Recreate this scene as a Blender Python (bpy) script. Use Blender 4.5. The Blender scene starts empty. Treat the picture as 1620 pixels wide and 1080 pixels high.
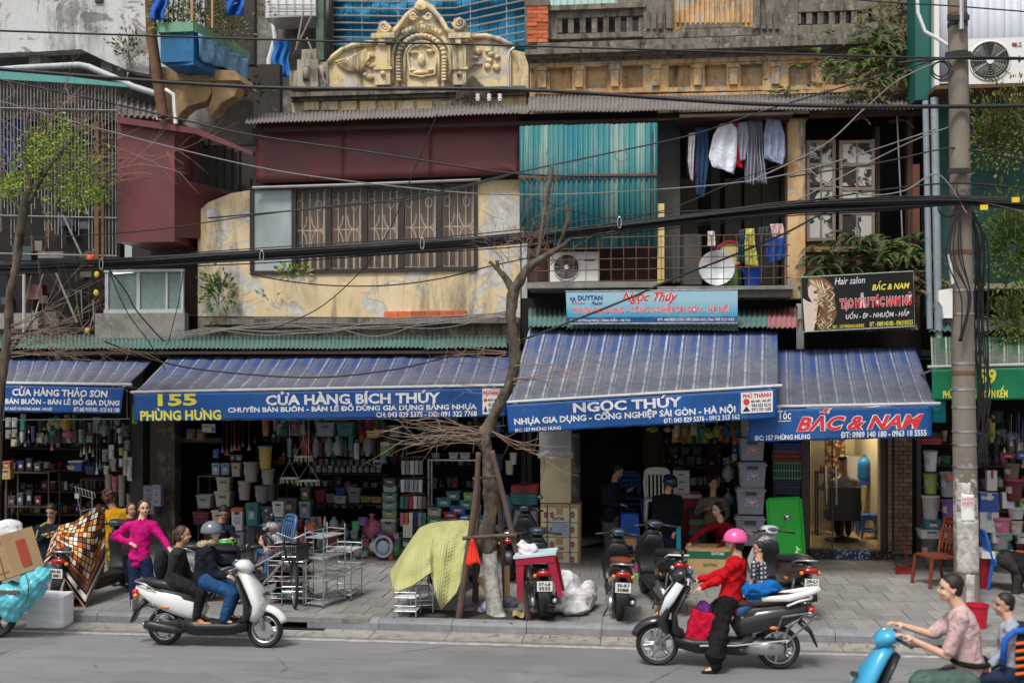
import bpy,math,random
import numpy as np
from mathutils import Vector,Matrix,noise
R=random.Random(7)
PI=math.pi
sc=bpy.context.scene
COL=sc.collection
CAM_H,YH,F,TH=3.4,590.0,1750.0,math.radians(6.6)
CS,SN=math.cos(TH),math.sin(TH)
cd=bpy.data.cameras.new('camera');cam=bpy.data.objects.new('camera',cd);COL.objects.link(cam)
cam.location=(0,0,CAM_H);cam.rotation_euler=(PI/2,0,TH)
cd.sensor_width=36;cd.lens=F/1620*36;cd.shift_y=(YH-540)/1620;cd.clip_end=500;cd.clip_start=.1;cd.dof.use_dof=True;cd.dof.focus_distance=17.5;cd.dof.aperture_fstop=1.0
sc.camera=cam
wd=bpy.data.worlds.new('World');sc.world=wd;wd.use_nodes=True
_t=wd.node_tree;_bg=_t.nodes['Background']
_sky=_t.nodes.new('ShaderNodeTexSky');_sky.sky_type='NISHITA';_sky.sun_disc=False
SUN_EL,SUN_AZ=math.radians(58),math.radians(200)
_sky.sun_elevation=SUN_EL;_sky.sun_rotation=SUN_AZ;_sky.air_density=1.0;_sky.dust_density=4.0;_sky.ozone_density=1.0
_hs=_t.nodes.new('ShaderNodeHueSaturation');_hs.inputs['Saturation'].default_value=.3
_t.links.new(_sky.outputs[0],_hs.inputs['Color']);_t.links.new(_hs.outputs[0],_bg.inputs[0]);_bg.inputs[1].default_value=.078
sl=bpy.data.lights.new('sun','SUN');sl.energy=1.5;sl.angle=math.radians(14);sl.color=(1,.97,.93)
sun=bpy.data.objects.new('sun',sl);COL.objects.link(sun)
_d=Vector((math.sin(SUN_AZ)*math.cos(SUN_EL),math.cos(SUN_AZ)*math.cos(SUN_EL),math.sin(SUN_EL)))
sun.rotation_euler=_d.to_track_quat('Z','Y').to_euler();sun.location=(0,0,30)
sc.view_settings.view_transform='Standard';sc.view_settings.look='None';sc.view_settings.gamma=1
sc.view_settings.use_curve_mapping=False;sc.view_settings.exposure=0.84
sc.cycles.max_bounces=6;sc.cycles.transparent_max_bounces=12
sc.cycles.use_denoising=True
def W(px,py,Y):
 c=(px-810)/F;t=Y/(CS+c*SN)
 return Vector((t*(-SN+c*CS),Y,CAM_H-(py-YH)/F*t))
def G(px,py,z=.13):
 c=(px-810)/F;t=(CAM_H-z)*F/(py-YH)
 return Vector((t*(-SN+c*CS),t*(CS+c*SN),z))
def X(px,Y):return W(px,YH,Y).x
def Z(px,py,Y):return W(px,py,Y).z
MM={}
def tag(o,label=None,cat=None,group=None,kind=None):
 if label:o['label']=label
 if cat:o['category']=cat
 if group:o['group']=group
 if kind:o['kind']=kind
 return o
def thing(name,label,cat,loc=(0,0,0),rz=0,group=None):
 o=bpy.data.objects.new(name,None);COL.objects.link(o);o.empty_display_size=.1
 o.location=loc;o.rotation_euler=(0,0,rz)
 MM[o.name]=Matrix.Translation(Vector(loc))@Matrix.Rotation(rz,4,'Z')
 return tag(o,label,cat,group)
def setting(name):
 o=bpy.data.objects.new(name,None);COL.objects.link(o);MM[o.name]=Matrix.Identity(4);o['kind']='structure'
 return o
class MB:
 def __init__(s):s.v=[];s.f=[];s.m=[];s.uv={};s.cur=0
 def face(s,idx,uv=None):
  if uv:s.uv[len(s.f)]=uv
  s.f.append(tuple(idx));s.m.append(s.cur)
 def pts(s,ps):
  n=len(s.v);s.v.extend([tuple(p)for p in ps]);return n
 def bx(s,x0,x1,y0,y1,z0,z1,M=None):
  p=[(x,y,z)for z in(z0,z1)for y in(y0,y1)for x in(x0,x1)]
  if M is not None:p=[M@Vector(q)for q in p]
  n=s.pts(p)
  for q in((0,2,3,1),(4,5,7,6),(0,1,5,4),(2,6,7,3),(0,4,6,2),(1,3,7,5)):s.face([n+i for i in q])
  return s
 def box(s,c,d,rz=0,M=None):
  m=Matrix.Translation(Vector(c))@Matrix.Rotation(rz,4,'Z')
  if M is not None:m=M@m
  return s.bx(-d[0]/2,d[0]/2,-d[1]/2,d[1]/2,-d[2]/2,d[2]/2,m)
 def rbox(s,x0,x1,y0,y1,z0,z1,r=.02,tx=0,ty=0,n=3):
  def ring(z,a,b):
   o=[]
   for cx,cy,a0 in((x1-a-r,y1-b-r,0),(x0+a+r,y1-b-r,1),(x0+a+r,y0+b+r,2),(x1-a-r,y0+b+r,3)):
    for k in range(n+1):
     t=(a0+k/n)*PI/2;o.append((cx+r*math.cos(t),cy+r*math.sin(t),z))
   return o
  A=s.pts(ring(z0,tx,ty));B=s.pts(ring(z1,0,0));m=4*(n+1)
  for i in range(m):s.face((A+i,A+(i+1)%m,B+(i+1)%m,B+i))
  s.face([A+i for i in range(m)][::-1]);s.face([B+i for i in range(m)])
  return s
 def tube(s,ps,r,n=6,caps=True,closed=False):
  ps=[Vector(p)for p in ps];L=len(ps)
  rs=r if isinstance(r,(list,tuple))else[r]*L
  a=None;rings=[]
  for i,p in enumerate(ps):
   if closed:d=ps[(i+1)%L]-ps[i-1]
   else:d=ps[min(i+1,L-1)]-ps[max(i-1,0)]
   if d.length<1e-9:d=Vector((0,0,1))
   d.normalize()
   if a is None:
    a=d.orthogonal().normalized()
    if abs(d.z)<.9:a=(Vector((0,0,1))-d*d.z).normalized()
   else:
    a=a-d*a.dot(d)
    a=a.normalized()if a.length>1e-6 else d.orthogonal().normalized()
   b=d.cross(a)
   rings.append(s.pts([p+(a*math.cos(2*PI*k/n)+b*math.sin(2*PI*k/n))*rs[i]for k in range(n)]))
  rg=range(L)if closed else range(L-1)
  for i in rg:
   A=rings[i];B=rings[(i+1)%L]
   for k in range(n):s.face((A+k,A+(k+1)%n,B+(k+1)%n,B+k))
  if caps and not closed:
   s.face([rings[0]+k for k in range(n)][::-1]);s.face([rings[-1]+k for k in range(n)])
  return s
 def lathe(s,prof,o=(0,0,0),n=16,axis='Z',M=None,sx=1,sy=1):
  o=Vector(o);rings=[]
  for r,h in prof:
   ps=[]
   for k in range(n):
    t=2*PI*k/n;a,b=r*math.cos(t)*sx,r*math.sin(t)*sy
    p=Vector((a,b,h))if axis=='Z' else(Vector((a,h,b))if axis=='Y' else Vector((h,a,b)))
    p=p+o
    if M is not None:p=M@p
    ps.append(p)
   rings.append(s.pts(ps))
  for A,B in zip(rings,rings[1:]):
   for k in range(n):s.face((A+k,A+(k+1)%n,B+(k+1)%n,B+k))
  s.face([rings[0]+k for k in range(n)][::-1]);s.face([rings[-1]+k for k in range(n)])
  return s
 def ball(s,c,r,n=10,m=6,M=None):
  rx,ry,rz=r if isinstance(r,(list,tuple))else(r,r,r)
  c=Vector(c);rings=[]
  for j in range(1,m):
   a=PI*j/m-PI/2
   ps=[Vector((rx*math.cos(a)*math.cos(2*PI*k/n),ry*math.cos(a)*math.sin(2*PI*k/n),rz*math.sin(a)))for k in range(n)]
   ps=[(M@p if M is not None else p)+c for p in ps]
   rings.append(s.pts(ps))
  lo=Vector((0,0,-rz));hi=Vector((0,0,rz))
  if M is not None:lo=M@lo;hi=M@hi
  a=s.pts([lo+c]);b=s.pts([hi+c])
  for A,B in zip(rings,rings[1:]):
   for k in range(n):s.face((A+k,A+(k+1)%n,B+(k+1)%n,B+k))
  for k in range(n):s.face((a,rings[0]+(k+1)%n,rings[0]+k));s.face((b,rings[-1]+k,rings[-1]+(k+1)%n))
  return s
 def prism(s,poly,y0,y1,M=None):
  n=len(poly)
  A=[Vector((p[0],y0,p[1]))for p in poly];B=[Vector((p[0],y1,p[1]))for p in poly]
  if M is not None:A=[M@p for p in A];B=[M@p for p in B]
  a=s.pts(A);b=s.pts(B)
  s.face([a+i for i in range(n)]);s.face([b+i for i in range(n)][::-1])
  for i in range(n):s.face((a+i,b+i,b+(i+1)%n,a+(i+1)%n))
  return s
 def grid(s,fn,nu,nv,thick=0):
  P=[[Vector(fn(i/nu,j/nv))for i in range(nu+1)]for j in range(nv+1)]
  a=s.pts([p for r in P for p in r]);w=nu+1
  for j in range(nv):
   for i in range(nu):
    k=a+j*w+i
    s.face((k,k+1,k+1+w,k+w),[(i/nu,j/nv),((i+1)/nu,j/nv),((i+1)/nu,(j+1)/nv),(i/nu,(j+1)/nv)])
  if thick:
   Q=[]
   for j in range(nv+1):
    for i in range(nu+1):
     du=P[j][min(i+1,nu)]-P[j][max(i-1,0)];dv=P[min(j+1,nv)][i]-P[max(j-1,0)][i]
     nn=du.cross(dv);nn=nn.normalized()if nn.length>1e-9 else Vector((0,0,1))
     Q.append(P[j][i]-nn*thick)
   b=s.pts(Q)
   for j in range(nv):
    for i in range(nu):
     k=b+j*w+i
     s.face((k,k+w,k+1+w,k+1),[(i/nu,j/nv),(i/nu,(j+1)/nv),((i+1)/nu,(j+1)/nv),((i+1)/nu,j/nv)])
   for i in range(nu):
    s.face((a+i,b+i,b+i+1,a+i+1));t=nv*w;s.face((a+t+i,a+t+i+1,b+t+i+1,b+t+i))
   for j in range(nv):
    k=j*w;s.face((a+k,a+k+w,b+k+w,b+k));k+=nu;s.face((a+k,b+k,b+k+w,a+k+w))
  return s
 def loft(s,secs,n=12,e=2.4,M=None,side=1):
  rings=[];L=len(secs)
  for i,q in enumerate(secs):
   x,z,hy,ht=q[:4];y0=q[5]if len(q)>5 else 0
   if len(q)>4 and q[4]is not None:ang=q[4]
   else:
    p0=secs[max(i-1,0)];p1=secs[min(i+1,L-1)];ang=math.atan2(p1[1]-p0[1],p1[0]-p0[0])
   ps=[]
   for k in range(n):
    t=2*PI*k/n;c,sn_=math.cos(t),math.sin(t)
    a=math.copysign(abs(c)**(2/e),c)*hy;b=math.copysign(abs(sn_)**(2/e),sn_)*ht
    p=Vector((x-math.sin(ang)*b,(y0+a)*side,z+math.cos(ang)*b))
    ps.append(M@p if M is not None else p)
   rings.append(s.pts(ps))
  for A,B in zip(rings,rings[1:]):
   for k in range(n):s.face((A+k,A+(k+1)%n,B+(k+1)%n,B+k))
  s.face([rings[0]+k for k in range(n)][::-1]);s.face([rings[-1]+k for k in range(n)])
  return s
 def mesh(s,name,mats,smooth=False):
  me=bpy.data.meshes.new(name);me.from_pydata(s.v,[],s.f)
  if not isinstance(mats,(list,tuple)):mats=[mats]
  for m in mats:me.materials.append(m)
  if len(mats)>1:me.polygons.foreach_set('material_index',s.m)
  if s.uv:
   ul=me.uv_layers.new(name='UVMap')
   for p in me.polygons:
    u=s.uv.get(p.index)
    if u:
     for li,c in zip(p.loop_indices,u):ul.data[li].uv=c
  if smooth:
   me.polygons.foreach_set('use_smooth',[True]*len(me.polygons))
   if smooth!='all':me.set_sharp_from_angle(angle=math.radians(42))
  me.update();return me
 def build(s,name,mats,parent=None,world=True,smooth=False,label=None,cat=None,group=None,kind=None):
  o_loc=None
  if parent is not None:
   if world:
    I=MM[parent.name].inverted();s.v=[tuple(I@Vector(p))for p in s.v]
  else:
   xs=[p[0]for p in s.v];ys=[p[1]for p in s.v];zs=[p[2]for p in s.v]
   o_loc=Vector(((min(xs)+max(xs))/2,(min(ys)+max(ys))/2,min(zs)))
   s.v=[(p[0]-o_loc.x,p[1]-o_loc.y,p[2]-o_loc.z)for p in s.v]
  o=bpy.data.objects.new(name,s.mesh(name,mats,smooth));COL.objects.link(o)
  if parent is not None:o.parent=parent;MM[o.name]=MM[parent.name]
  else:o.location=o_loc;MM[o.name]=Matrix.Translation(o_loc)
  return tag(o,label,cat,group,kind)
def kids(o):return[c for c in KIDS_CACHE.get(o.name,[])]
KIDS_CACHE={}
def copy_tree(o,loc=None,rz=None,label=None,group=None,scale=None,color=None,lab_color=None):
 def rec(a,par):
  c=a.copy();COL.objects.link(c)
  if par is not None:c.parent=par
  if color is not None and not a.get('keepcol'):c.color=color
  if lab_color is not None and a.name.split('.')[0]in('lid',):c.color=lab_color
  for ch in a.children:rec(ch,c)
  return c
 c=rec(o,None)
 if loc is not None:c.location=loc
 if rz is not None:c.rotation_euler=(0,0,rz)
 if scale is not None:c.scale=scale
 if label:c['label']=label
 if group:c['group']=group
 MM[c.name]=Matrix.Translation(c.location)@c.rotation_euler.to_matrix().to_4x4()@Matrix.Diagonal((*c.scale,1))
 return c
ORD=['first','second','third','fourth','fifth','sixth','seventh','eighth','ninth','tenth','eleventh','twelfth','thirteenth','fourteenth','fifteenth','sixteenth','seventeenth','eighteenth','nineteenth','twentieth','twenty-first','twenty-second','twenty-third','twenty-fourth','twenty-fifth','twenty-sixth','twenty-seventh','twenty-eighth','twenty-ninth','thirtieth']
class NT:
 def __init__(s,name):
  s.m=bpy.data.materials.new(name);s.m.use_nodes=True;s.t=s.m.node_tree
  s.p=s.t.nodes['Principled BSDF'];s._tc=None
 def n(s,typ,ins=None,**props):
  nd=s.t.nodes.new('ShaderNode'+typ)
  for k,v in props.items():setattr(nd,k,v)
  for k,v in(ins or{}).items():s.set(nd.inputs[k],v)
  return nd
 def set(s,sock,v):
  if isinstance(v,bpy.types.NodeSocket):s.t.links.new(v,sock)
  elif isinstance(v,(tuple,list))and len(v)==3 and sock.type=='RGBA':sock.default_value=(*v,1)
  else:sock.default_value=v
 def obj(s):
  if not s._tc:s._tc=s.n('TexCoord')
  return s._tc.outputs['Object']
 def uv(s):
  s.obj();return s._tc.outputs['UV']
 def map(s,scale=(1,1,1),vec=None,loc=(0,0,0)):
  return s.n('Mapping',{'Vector':vec or s.obj(),'Scale':scale,'Location':loc}).outputs[0]
 def noise(s,scale=4,detail=5,rough=.6,vec=None,dist=0):
  return s.n('TexNoise',{'Vector':vec or s.obj(),'Scale':scale,'Detail':detail,'Roughness':rough,'Distortion':dist}).outputs['Fac']
 def ramp(s,fac,a,b,ca=0.0,cb=1.0):
  return s.n('MapRange',{'Value':fac,'From Min':a,'From Max':b,'To Min':ca,'To Max':cb}).outputs[0]
 def math(s,op,a,b=0.0,c=0.0):
  nd=s.t.nodes.new('ShaderNodeMath');nd.operation=op
  s.set(nd.inputs[0],a);s.set(nd.inputs[1],b)
  if op in('MULTIPLY_ADD',):s.set(nd.inputs[2],c)
  return nd.outputs[0]
 def mix(s,fac,a,b,mode='MIX'):
  nd=s.t.nodes.new('ShaderNodeMix');nd.data_type='RGBA';nd.blend_type=mode
  s.set(nd.inputs[0],fac);s.set(nd.inputs[6],a);s.set(nd.inputs[7],b)
  return nd.outputs[2]
 def bump(s,h,strength=.3,dist=.01):
  s.set(s.p.inputs['Normal'],s.n('Bump',{'Height':h,'Strength':strength,'Distance':dist}).outputs[0])
 def out(s,col,rough=.7,metal=0,spec=.4):
  s.set(s.p.inputs['Base Color'],col);s.set(s.p.inputs['Roughness'],rough);s.p.inputs['Metallic'].default_value=metal
  s.p.inputs['Specular IOR Level'].default_value=spec
  return s.m
def M(name,col=(.5,.5,.5),rough=.6,metal=0,var=.15,sc_=5,bump=.1,bsc=40,dirt=0,dcol=(.03,.027,.024),dsc=2.5,streak=False,spec=.4,oc=False,rnd=0,alpha=None,trans=0,coat=0):
 t=NT(name)
 base=t.n('ObjectInfo').outputs['Color']if oc else None
 nz=t.noise(sc_,6,.65)
 v=t.ramp(nz,.25,.75,1-var,1+var)
 if rnd:v=t.math('MULTIPLY',v,t.ramp(t.n('ObjectInfo').outputs['Random'],0,1,1-rnd,1+rnd))
 vv=t.n('CombineColor',{0:v,1:v,2:v}).outputs[0]
 c=t.mix(1.0,base if oc else col,vv,'MULTIPLY')
 if dirt:
  vec=t.map((1,1,.25)if streak else(1,1,1))
  d=t.ramp(t.noise(dsc,8,.7,vec,.3),.62-dirt*.35,.78-dirt*.2,0,min(1,.5+dirt*.5))
  c=t.mix(d,c,dcol)
 r=t.ramp(t.noise(sc_*2,4),.3,.7,max(0,rough-.08),min(1,rough+.1))
 if bump:t.bump(t.noise(bsc,5),bump,.01)
 m=t.out(c,r,metal,spec)
 if alpha is not None:t.p.inputs['Alpha'].default_value=alpha
 if trans:t.p.inputs['Transmission Weight'].default_value=trans
 if coat:t.p.inputs['Coat Weight'].default_value=coat;t.p.inputs['Coat Roughness'].default_value=.08
 return m
def plaster(name,base,base2,peel,mould,pa=.5,ma=.5,sc_=.8,brick=None,bumps=.5,ztop=None):
 t=NT(name)
 n1=t.noise(sc_*1.3,8,.65,None,.4)
 c=t.mix(t.ramp(n1,.35,.65),base,base2)
 fine=t.noise(18,8,.7)
 c=t.mix(t.ramp(fine,.3,.75,.0,.22),c,tuple(x*.55 for x in base2))
 n2=t.noise(sc_*1.9,10,.68,t.map((1,1,1),None,(3,7,1)),.8)
 pk=t.ramp(n2,.66-pa*.3,.68-pa*.3)
 c=t.mix(pk,c,t.mix(t.ramp(t.noise(6,6),.3,.7),peel,tuple(x*.6 for x in peel)))
 if brick:
  n4=t.noise(sc_*1.6,10,.7,t.map((1,1,1),None,(9,2,5)),.6)
  c=t.mix(t.ramp(n4,.64,.665),c,brick)
 vec=t.map((1.6,1.6,.35),None,(1,4,0))
 n3=t.noise(sc_*1.4,10,.72,vec,.3)
 c=t.mix(t.ramp(n3,.68-ma*.35,.84-ma*.3,0,.93),c,mould)
 n5=t.noise(sc_*9,8,.75,t.map((1.2,1.2,.5)))
 c=t.mix(t.ramp(n5,.6,.75,0,.5*ma+.15),c,mould)
 h=t.math('SUBTRACT',t.math('MULTIPLY',t.noise(30,8,.7),.5),t.math('MULTIPLY',pk,.8))
 t.bump(h,bumps,.02)
 return t.out(c,.9,0,.2)
PL=M('coloured_plastic',oc=True,rough=.38,var=.1,bump=.05,sc_=3)
PLM=M('dull_plastic',oc=True,rough=.6,var=.2,bump=.1,sc_=4,dirt=.15)
t=None
def cloth():
 t=NT('plain_cloth');v=t.ramp(t.noise(6,6,.6),.3,.7,.78,1.18);c=t.mix(1.0,t.n('ObjectInfo').outputs['Color'],t.n('CombineColor',{0:v,1:v,2:v}).outputs[0],'MULTIPLY')
 h=t.math('ADD',t.math('MULTIPLY',t.noise(9,4,.55,t.map((1,1,.55)),1.6),1.6),t.math('MULTIPLY',t.noise(120,2),.12));t.bump(h,.8,.035);return t.out(c,.9,0,.12)
CLOTH=cloth()
PAINTM=M('gloss_paint',oc=True,rough=.22,var=.05,bump=.02,coat=.5)
CARD=M('cardboard',(.42,.27,.14),.85,var=.12,bump=.1)
STEEL=M('brushed_steel',(.55,.55,.56),.3,.9,var=.1)
CHROME=M('chrome',(.75,.75,.77),.16,1,var=.05,bump=0)
RUST=M('rusty_iron',(.16,.085,.05),.85,.2,var=.4,dirt=.35,dcol=(.05,.03,.02),dsc=8)
BLACK=M('black_rubber',(.018,.018,.019),.7,var=.3,bump=.2)
BLACKP=M('black_plastic',(.022,.022,.024),.42,var=.2,bump=.1)
DARKW=M('dark_wall',(.05,.045,.04),.9,var=.4,sc_=2,dirt=.4)  # dark grey wall colour with random darker patches
DARKWOOD=M('dark_wood',(.055,.032,.022),.7,var=.35,sc_=3,bump=.3)
CABLE=M('cable_sheath',(.014,.014,.016),.5,var=.2,bump=0)
CABLEG=M('grey_cable',(.2,.195,.185),.6,var=.2,bump=0)
WHITE=M('white_enamel',(.72,.72,.7),.4,var=.06,dirt=.1,dcol=(.3,.27,.22))
CONC=M('worn_concrete',(.24,.23,.21),.9,var=.25,sc_=3,bump=.5,bsc=25,dirt=.4,dcol=(.07,.065,.06))
CONCD=M('dark_concrete',(.1,.095,.085),.95,var=.4,sc_=2.5,bump=.6,bsc=20,dirt=.5)  # dark grey concrete with random darker patches
def flat(name,col,rough=.7,emis=0):
 t=NT(name);m=t.out(col,rough)
 if emis:t.p.inputs['Emission Color'].default_value=(*col,1);t.p.inputs['Emission Strength'].default_value=emis
 return m
LW=M('white_print',(.68,.69,.7),.7,dirt=.35,dcol=(.25,.27,.32),dsc=7,bump=0);LY=flat('yellow_print',(.75,.68,.08));LR=flat('red_print',(.6,.03,.04));LB=flat('dark_blue_print',(.02,.05,.25));LK=flat('black_print',(.02,.02,.02));LG=flat('green_print',(.02,.16,.08))
TMP=bpy.data.scenes.new('tmp');QUEUE=[]
def quadmap(c00,c10,c11,c01,off=.004,wave=None):
 c00,c10,c11,c01=map(Vector,(c00,c10,c11,c01))
 nn=(c10-c00).cross(c01-c00).normalized()
 def f(u,v,d=0):
  p=(c00*(1-u)+c10*u)*(1-v)+(c01*(1-u)+c11*u)*v
  return p+nn*(off+d+(wave(u,v)if wave else 0))
 return f
def text(body,parent,qm,u0,u1,v0,v1,m,bold=.02,shear=0,outline=None,name='lettering',th=.0015,space=1.0):
 I=MM[parent.name].inverted()
 bold=min(.036,bold*1.2)
 for k,(mt,b)in enumerate([(m,bold)]+([(outline,bold+.04)]if outline else[])):
  cu=bpy.data.curves.new(name,'FONT');cu.body=body.replace('Đ','Ð');cu.offset=b;cu.shear=shear;cu.extrude=.001;cu.resolution_u=2;cu.space_character=space
  src=bpy.data.objects.new('t',cu);TMP.collection.objects.link(src)
  me=bpy.data.meshes.new(name);o=bpy.data.objects.new(name if k==0 else 'lettering_outline',me);COL.objects.link(o);o.parent=parent;MM[o.name]=MM[parent.name]
  def post(ev,o=o,mt=mt,k=k,src=src):
   e=bpy.data.meshes.new_from_object(ev)
   vs=e.vertices
   if not len(vs):return
   xs=[v.co.x for v in vs];ys=[v.co.y for v in vs]
   x0,x1,y0,y1=min(xs),max(xs),min(ys),max(ys)
   pad=.045*.5 if k else 0
   for v in vs:
    uu=(v.co.x-x0-pad)/(x1-x0-2*pad+1e-9);ww=(v.co.y-y0-pad)/(y1-y0-2*pad+1e-9)
    v.co=I@qm(u0+(u1-u0)*uu,v0+(v1-v0)*ww,(th if v.co.z>0 else 0)if k==0 else(-.001 if v.co.z>0 else-.002))
   e.materials.clear();e.materials.append(mt);o.data=e
  QUEUE.append((src,post))
def blob(name,mb,mats,parent,voxel=.014,smooth=3,wr=0,wsc=9,paint=None,color=None,world=True,flat_=False,key=None,squash=None):
 me=bpy.data.meshes.new(name);me.from_pydata(mb.v,[],mb.f)
 src=bpy.data.objects.new('b',me);TMP.collection.objects.link(src)
 md=src.modifiers.new('r','REMESH');md.mode='VOXEL';md.voxel_size=voxel
 if smooth:sm=src.modifiers.new('s','SMOOTH');sm.iterations=smooth;sm.factor=.5
 if not isinstance(mats,(list,tuple)):mats=[mats]
 o=bpy.data.objects.new(name,bpy.data.meshes.new(name));COL.objects.link(o)
 if parent is not None:o.parent=parent;MM[o.name]=MM[parent.name];I=MM[parent.name].inverted()if world else Matrix.Identity(4)
 else:
  xs=[p[0]for p in mb.v];ys=[p[1]for p in mb.v];zs=[p[2]for p in mb.v]
  L=Vector(((min(xs)+max(xs))/2,(min(ys)+max(ys))/2,min(zs)));o.location=L;I=Matrix.Translation(-L);MM[o.name]=Matrix.Translation(L)
 if color is not None:o.color=color
 def post(ev):
  e=bpy.data.meshes.new_from_object(ev)
  if wr:
   n=len(e.vertices);P=np.empty(n*3);N=np.empty(n*3);e.vertices.foreach_get('co',P);e.vertices.foreach_get('normal',N);P=P.reshape(-1,3);N=N.reshape(-1,3)
   Q=P*wsc;wp=np.stack([np.sin(Q@np.array(k)*.6+i)for i,k in enumerate(((1.1,.7,-.9),(-.8,1.3,.6),(.5,-.9,1.2)))],1)*1.3;Q=Q+wp
   d=sum(a*(1-2*np.abs(np.sin(Q@np.array(k)))**.7)for a,k in((.5,(.9,.5,1.5)),(.4,(-1.3,1.1,1.0)),(.3,(1.6,-1.9,.8)),(.2,(3.1,2.2,-2.7))))
   e.vertices.foreach_set('co',(P+N*(d*wr*.8)[:,None]).ravel())
  e.materials.clear()
  for m in mats:e.materials.append(m)
  if paint:
   idx=[paint(p.center)for p in e.polygons];e.polygons.foreach_set('material_index',idx)
  e.transform(I);e.polygons.foreach_set('use_smooth',[not flat_]*len(e.polygons));o.data=e
 QUEUE.append((src,post));return o
def flush():
 vl=TMP.view_layers[0];vl.update();dg=vl.depsgraph
 for src,post in QUEUE:post(src.evaluated_get(dg))
 for src,_ in QUEUE:bpy.data.objects.remove(src)
 QUEUE.clear();bpy.data.scenes.remove(TMP)
# ================= SETTING: ground =================
def sheet(name,x0,x1,y0,y1,z,m,kind='structure'):
 b=MB();b.face([b.pts([(x0,y0,z),(x1,y0,z),(x1,y1,z),(x0,y1,z)])+i for i in range(4)])
 return b.build(name,m,kind=kind)
t=NT('asphalt')
n1=t.noise(.5,8,.6,t.map((.35,1.6,1)));n2=t.noise(160,4,.7);n3=t.noise(1.3,8,.7,t.map((.4,2,1),None,(5,1,0)))
c=t.mix(t.ramp(n1,.3,.7),(.215,.215,.218),(.285,.283,.28));c=t.mix(t.ramp(n2,.3,.7,.0,.55),c,(.08,.08,.08))
c=t.mix(t.ramp(t.noise(55,3,.7),.56,.66,0,.6),c,(.38,.38,.37));c=t.mix(t.ramp(t.noise(38,3,.7,t.map((1,1,1),None,(4,4,4))),.58,.68,0,.55),c,(.1,.1,.1));c=t.mix(t.ramp(n3,.52,.68,0,.65),c,(.1,.098,.095));c=t.mix(t.ramp(t.noise(2.2,3,.5,t.map((.06,3.2,1))),.5,.62,0,.22),c,(.14,.138,.135));cr_=t.n('TexVoronoi',{'Vector':t.map((.3,.45,1),None,(3,1,0)),'Scale':1.4,'Randomness':1.0},feature='DISTANCE_TO_EDGE').outputs['Distance'];c=t.mix(t.math('MULTIPLY',t.ramp(cr_,.0,.012,1,0),t.ramp(t.noise(.8,3),.5,.6)),c,(.04,.04,.04));c=t.mix(t.ramp(t.noise(.35,2,.5,t.map((1,1,1),None,(8,3,0))),.55,.56,0,.22),c,(.1,.1,.1))
t.bump(n2,.55,.008);ASPH=t.out(c,.82,0,.35)
sheet('ground',-150,150,-120,160,-.02,M('packed_earth',(.16,.14,.12),.95,var=.2,sc_=1))
sheet('road',-60,60,-9,13.86,0,ASPH)
LINEM=M('road_paint',(.5,.49,.47),.7,var=.15,dirt=.7,dcol=(.17,.168,.165),dsc=6,bump=.4)
b=MB();b.face([b.pts([(-60,13.69,.004),(60,13.69,.004),(60,13.79,.004),(-60,13.79,.004)])+i for i in range(4)]);b.build('edge_line',LINEM,kind='structure')
PAVM=None
t=NT('paver_stone')
rnd=t.n('ObjectInfo').outputs['Random'];nz=t.noise(3.2,9,.68,t.map((1,1,1)))
geo=t.n('NewGeometry').outputs['Position'];wn=t.noise(.9,7,.65,geo);w2=t.noise(5,8,.7,geo)
c=t.mix(t.ramp(rnd,0,1),(.22,.215,.205),(.31,.3,.285));c=t.mix(t.ramp(nz,.35,.7,0,.5),c,(.13,.125,.118))
c=t.mix(t.ramp(wn,.45,.68,0,.6),c,(.13,.122,.11));c=t.mix(t.ramp(w2,.58,.7,0,.6),c,(.1,.095,.088))
t.bump(t.noise(45,8,.7,geo),.5,.01);PAVM=t.out(c,.8,0,.35)
JOINT=M('dirty_joint',(.035,.032,.028),.95,var=.4)
pv=setting('pavement')
b=MB();b.bx(-35,30,14.55,25.5,-.019,.108);b.build('paving_bed',JOINT,pv)
PW,PD=.325,.62
bm0=MB();bm0 .rbox(-PW/2+.004,PW/2-.004,-PD/2+.004,PD/2-.004,0,.03,.012,n=1)
pmesh=bm0 .mesh('paver',PAVM)
def pit(x,y):return abs(x-X(770,15))<.95 and y<15.4
cand=[]
for j in range(10):
 for i in range(-42,36):
  x=i*PW+(PW/2 if j%2 else 0);y=14.56+PD/2+j*PD
  if pit(x,y):continue
  u=(x*CS+y*SN)/(y*CS-x*SN)*F+810
  cand.append((j,x,y,-80<u<1700))
vis=[q for q in cand if q[3]][:300];rest=[q for q in cand if q not in vis]
for j,x,y,_ in vis:
 o=bpy.data.objects.new('paver',pmesh);COL.objects.link(o);o.parent=pv
 o.location=(x,y,.1+R.uniform(-.003,.004));o.rotation_euler=(R.uniform(-.006,.006),R.uniform(-.01,.01),R.uniform(-.004,.004))
b=MB()
for j,x,y,_ in rest:b.bx(x-PW/2+.004,x+PW/2-.004,y-PD/2+.004,y+PD/2-.004,.1,.13+R.uniform(-.002,.002))
b.build('paver_field',PAVM,pv,kind='stuff')
SOIL=M('pit_soil',(.055,.042,.03),.95,var=.5,sc_=20,bump=1,bsc=50)
xc=X(770,15)
b=MB();b.grid(lambda u,v:(xc-1.02+2.0*u,14.53+.95*v,.11+.045*noise.noise(Vector((u*9,v*7,0)))),40,20);b.build('tree_pit_soil',SOIL,kind='structure',smooth=True)
kb=setting('kerb')
KERB=M('kerb_stone',(.2,.205,.215),.75,var=.3,sc_=5,bump=.5,dirt=.35,dcol=(.07,.068,.066),rnd=.15)
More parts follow.
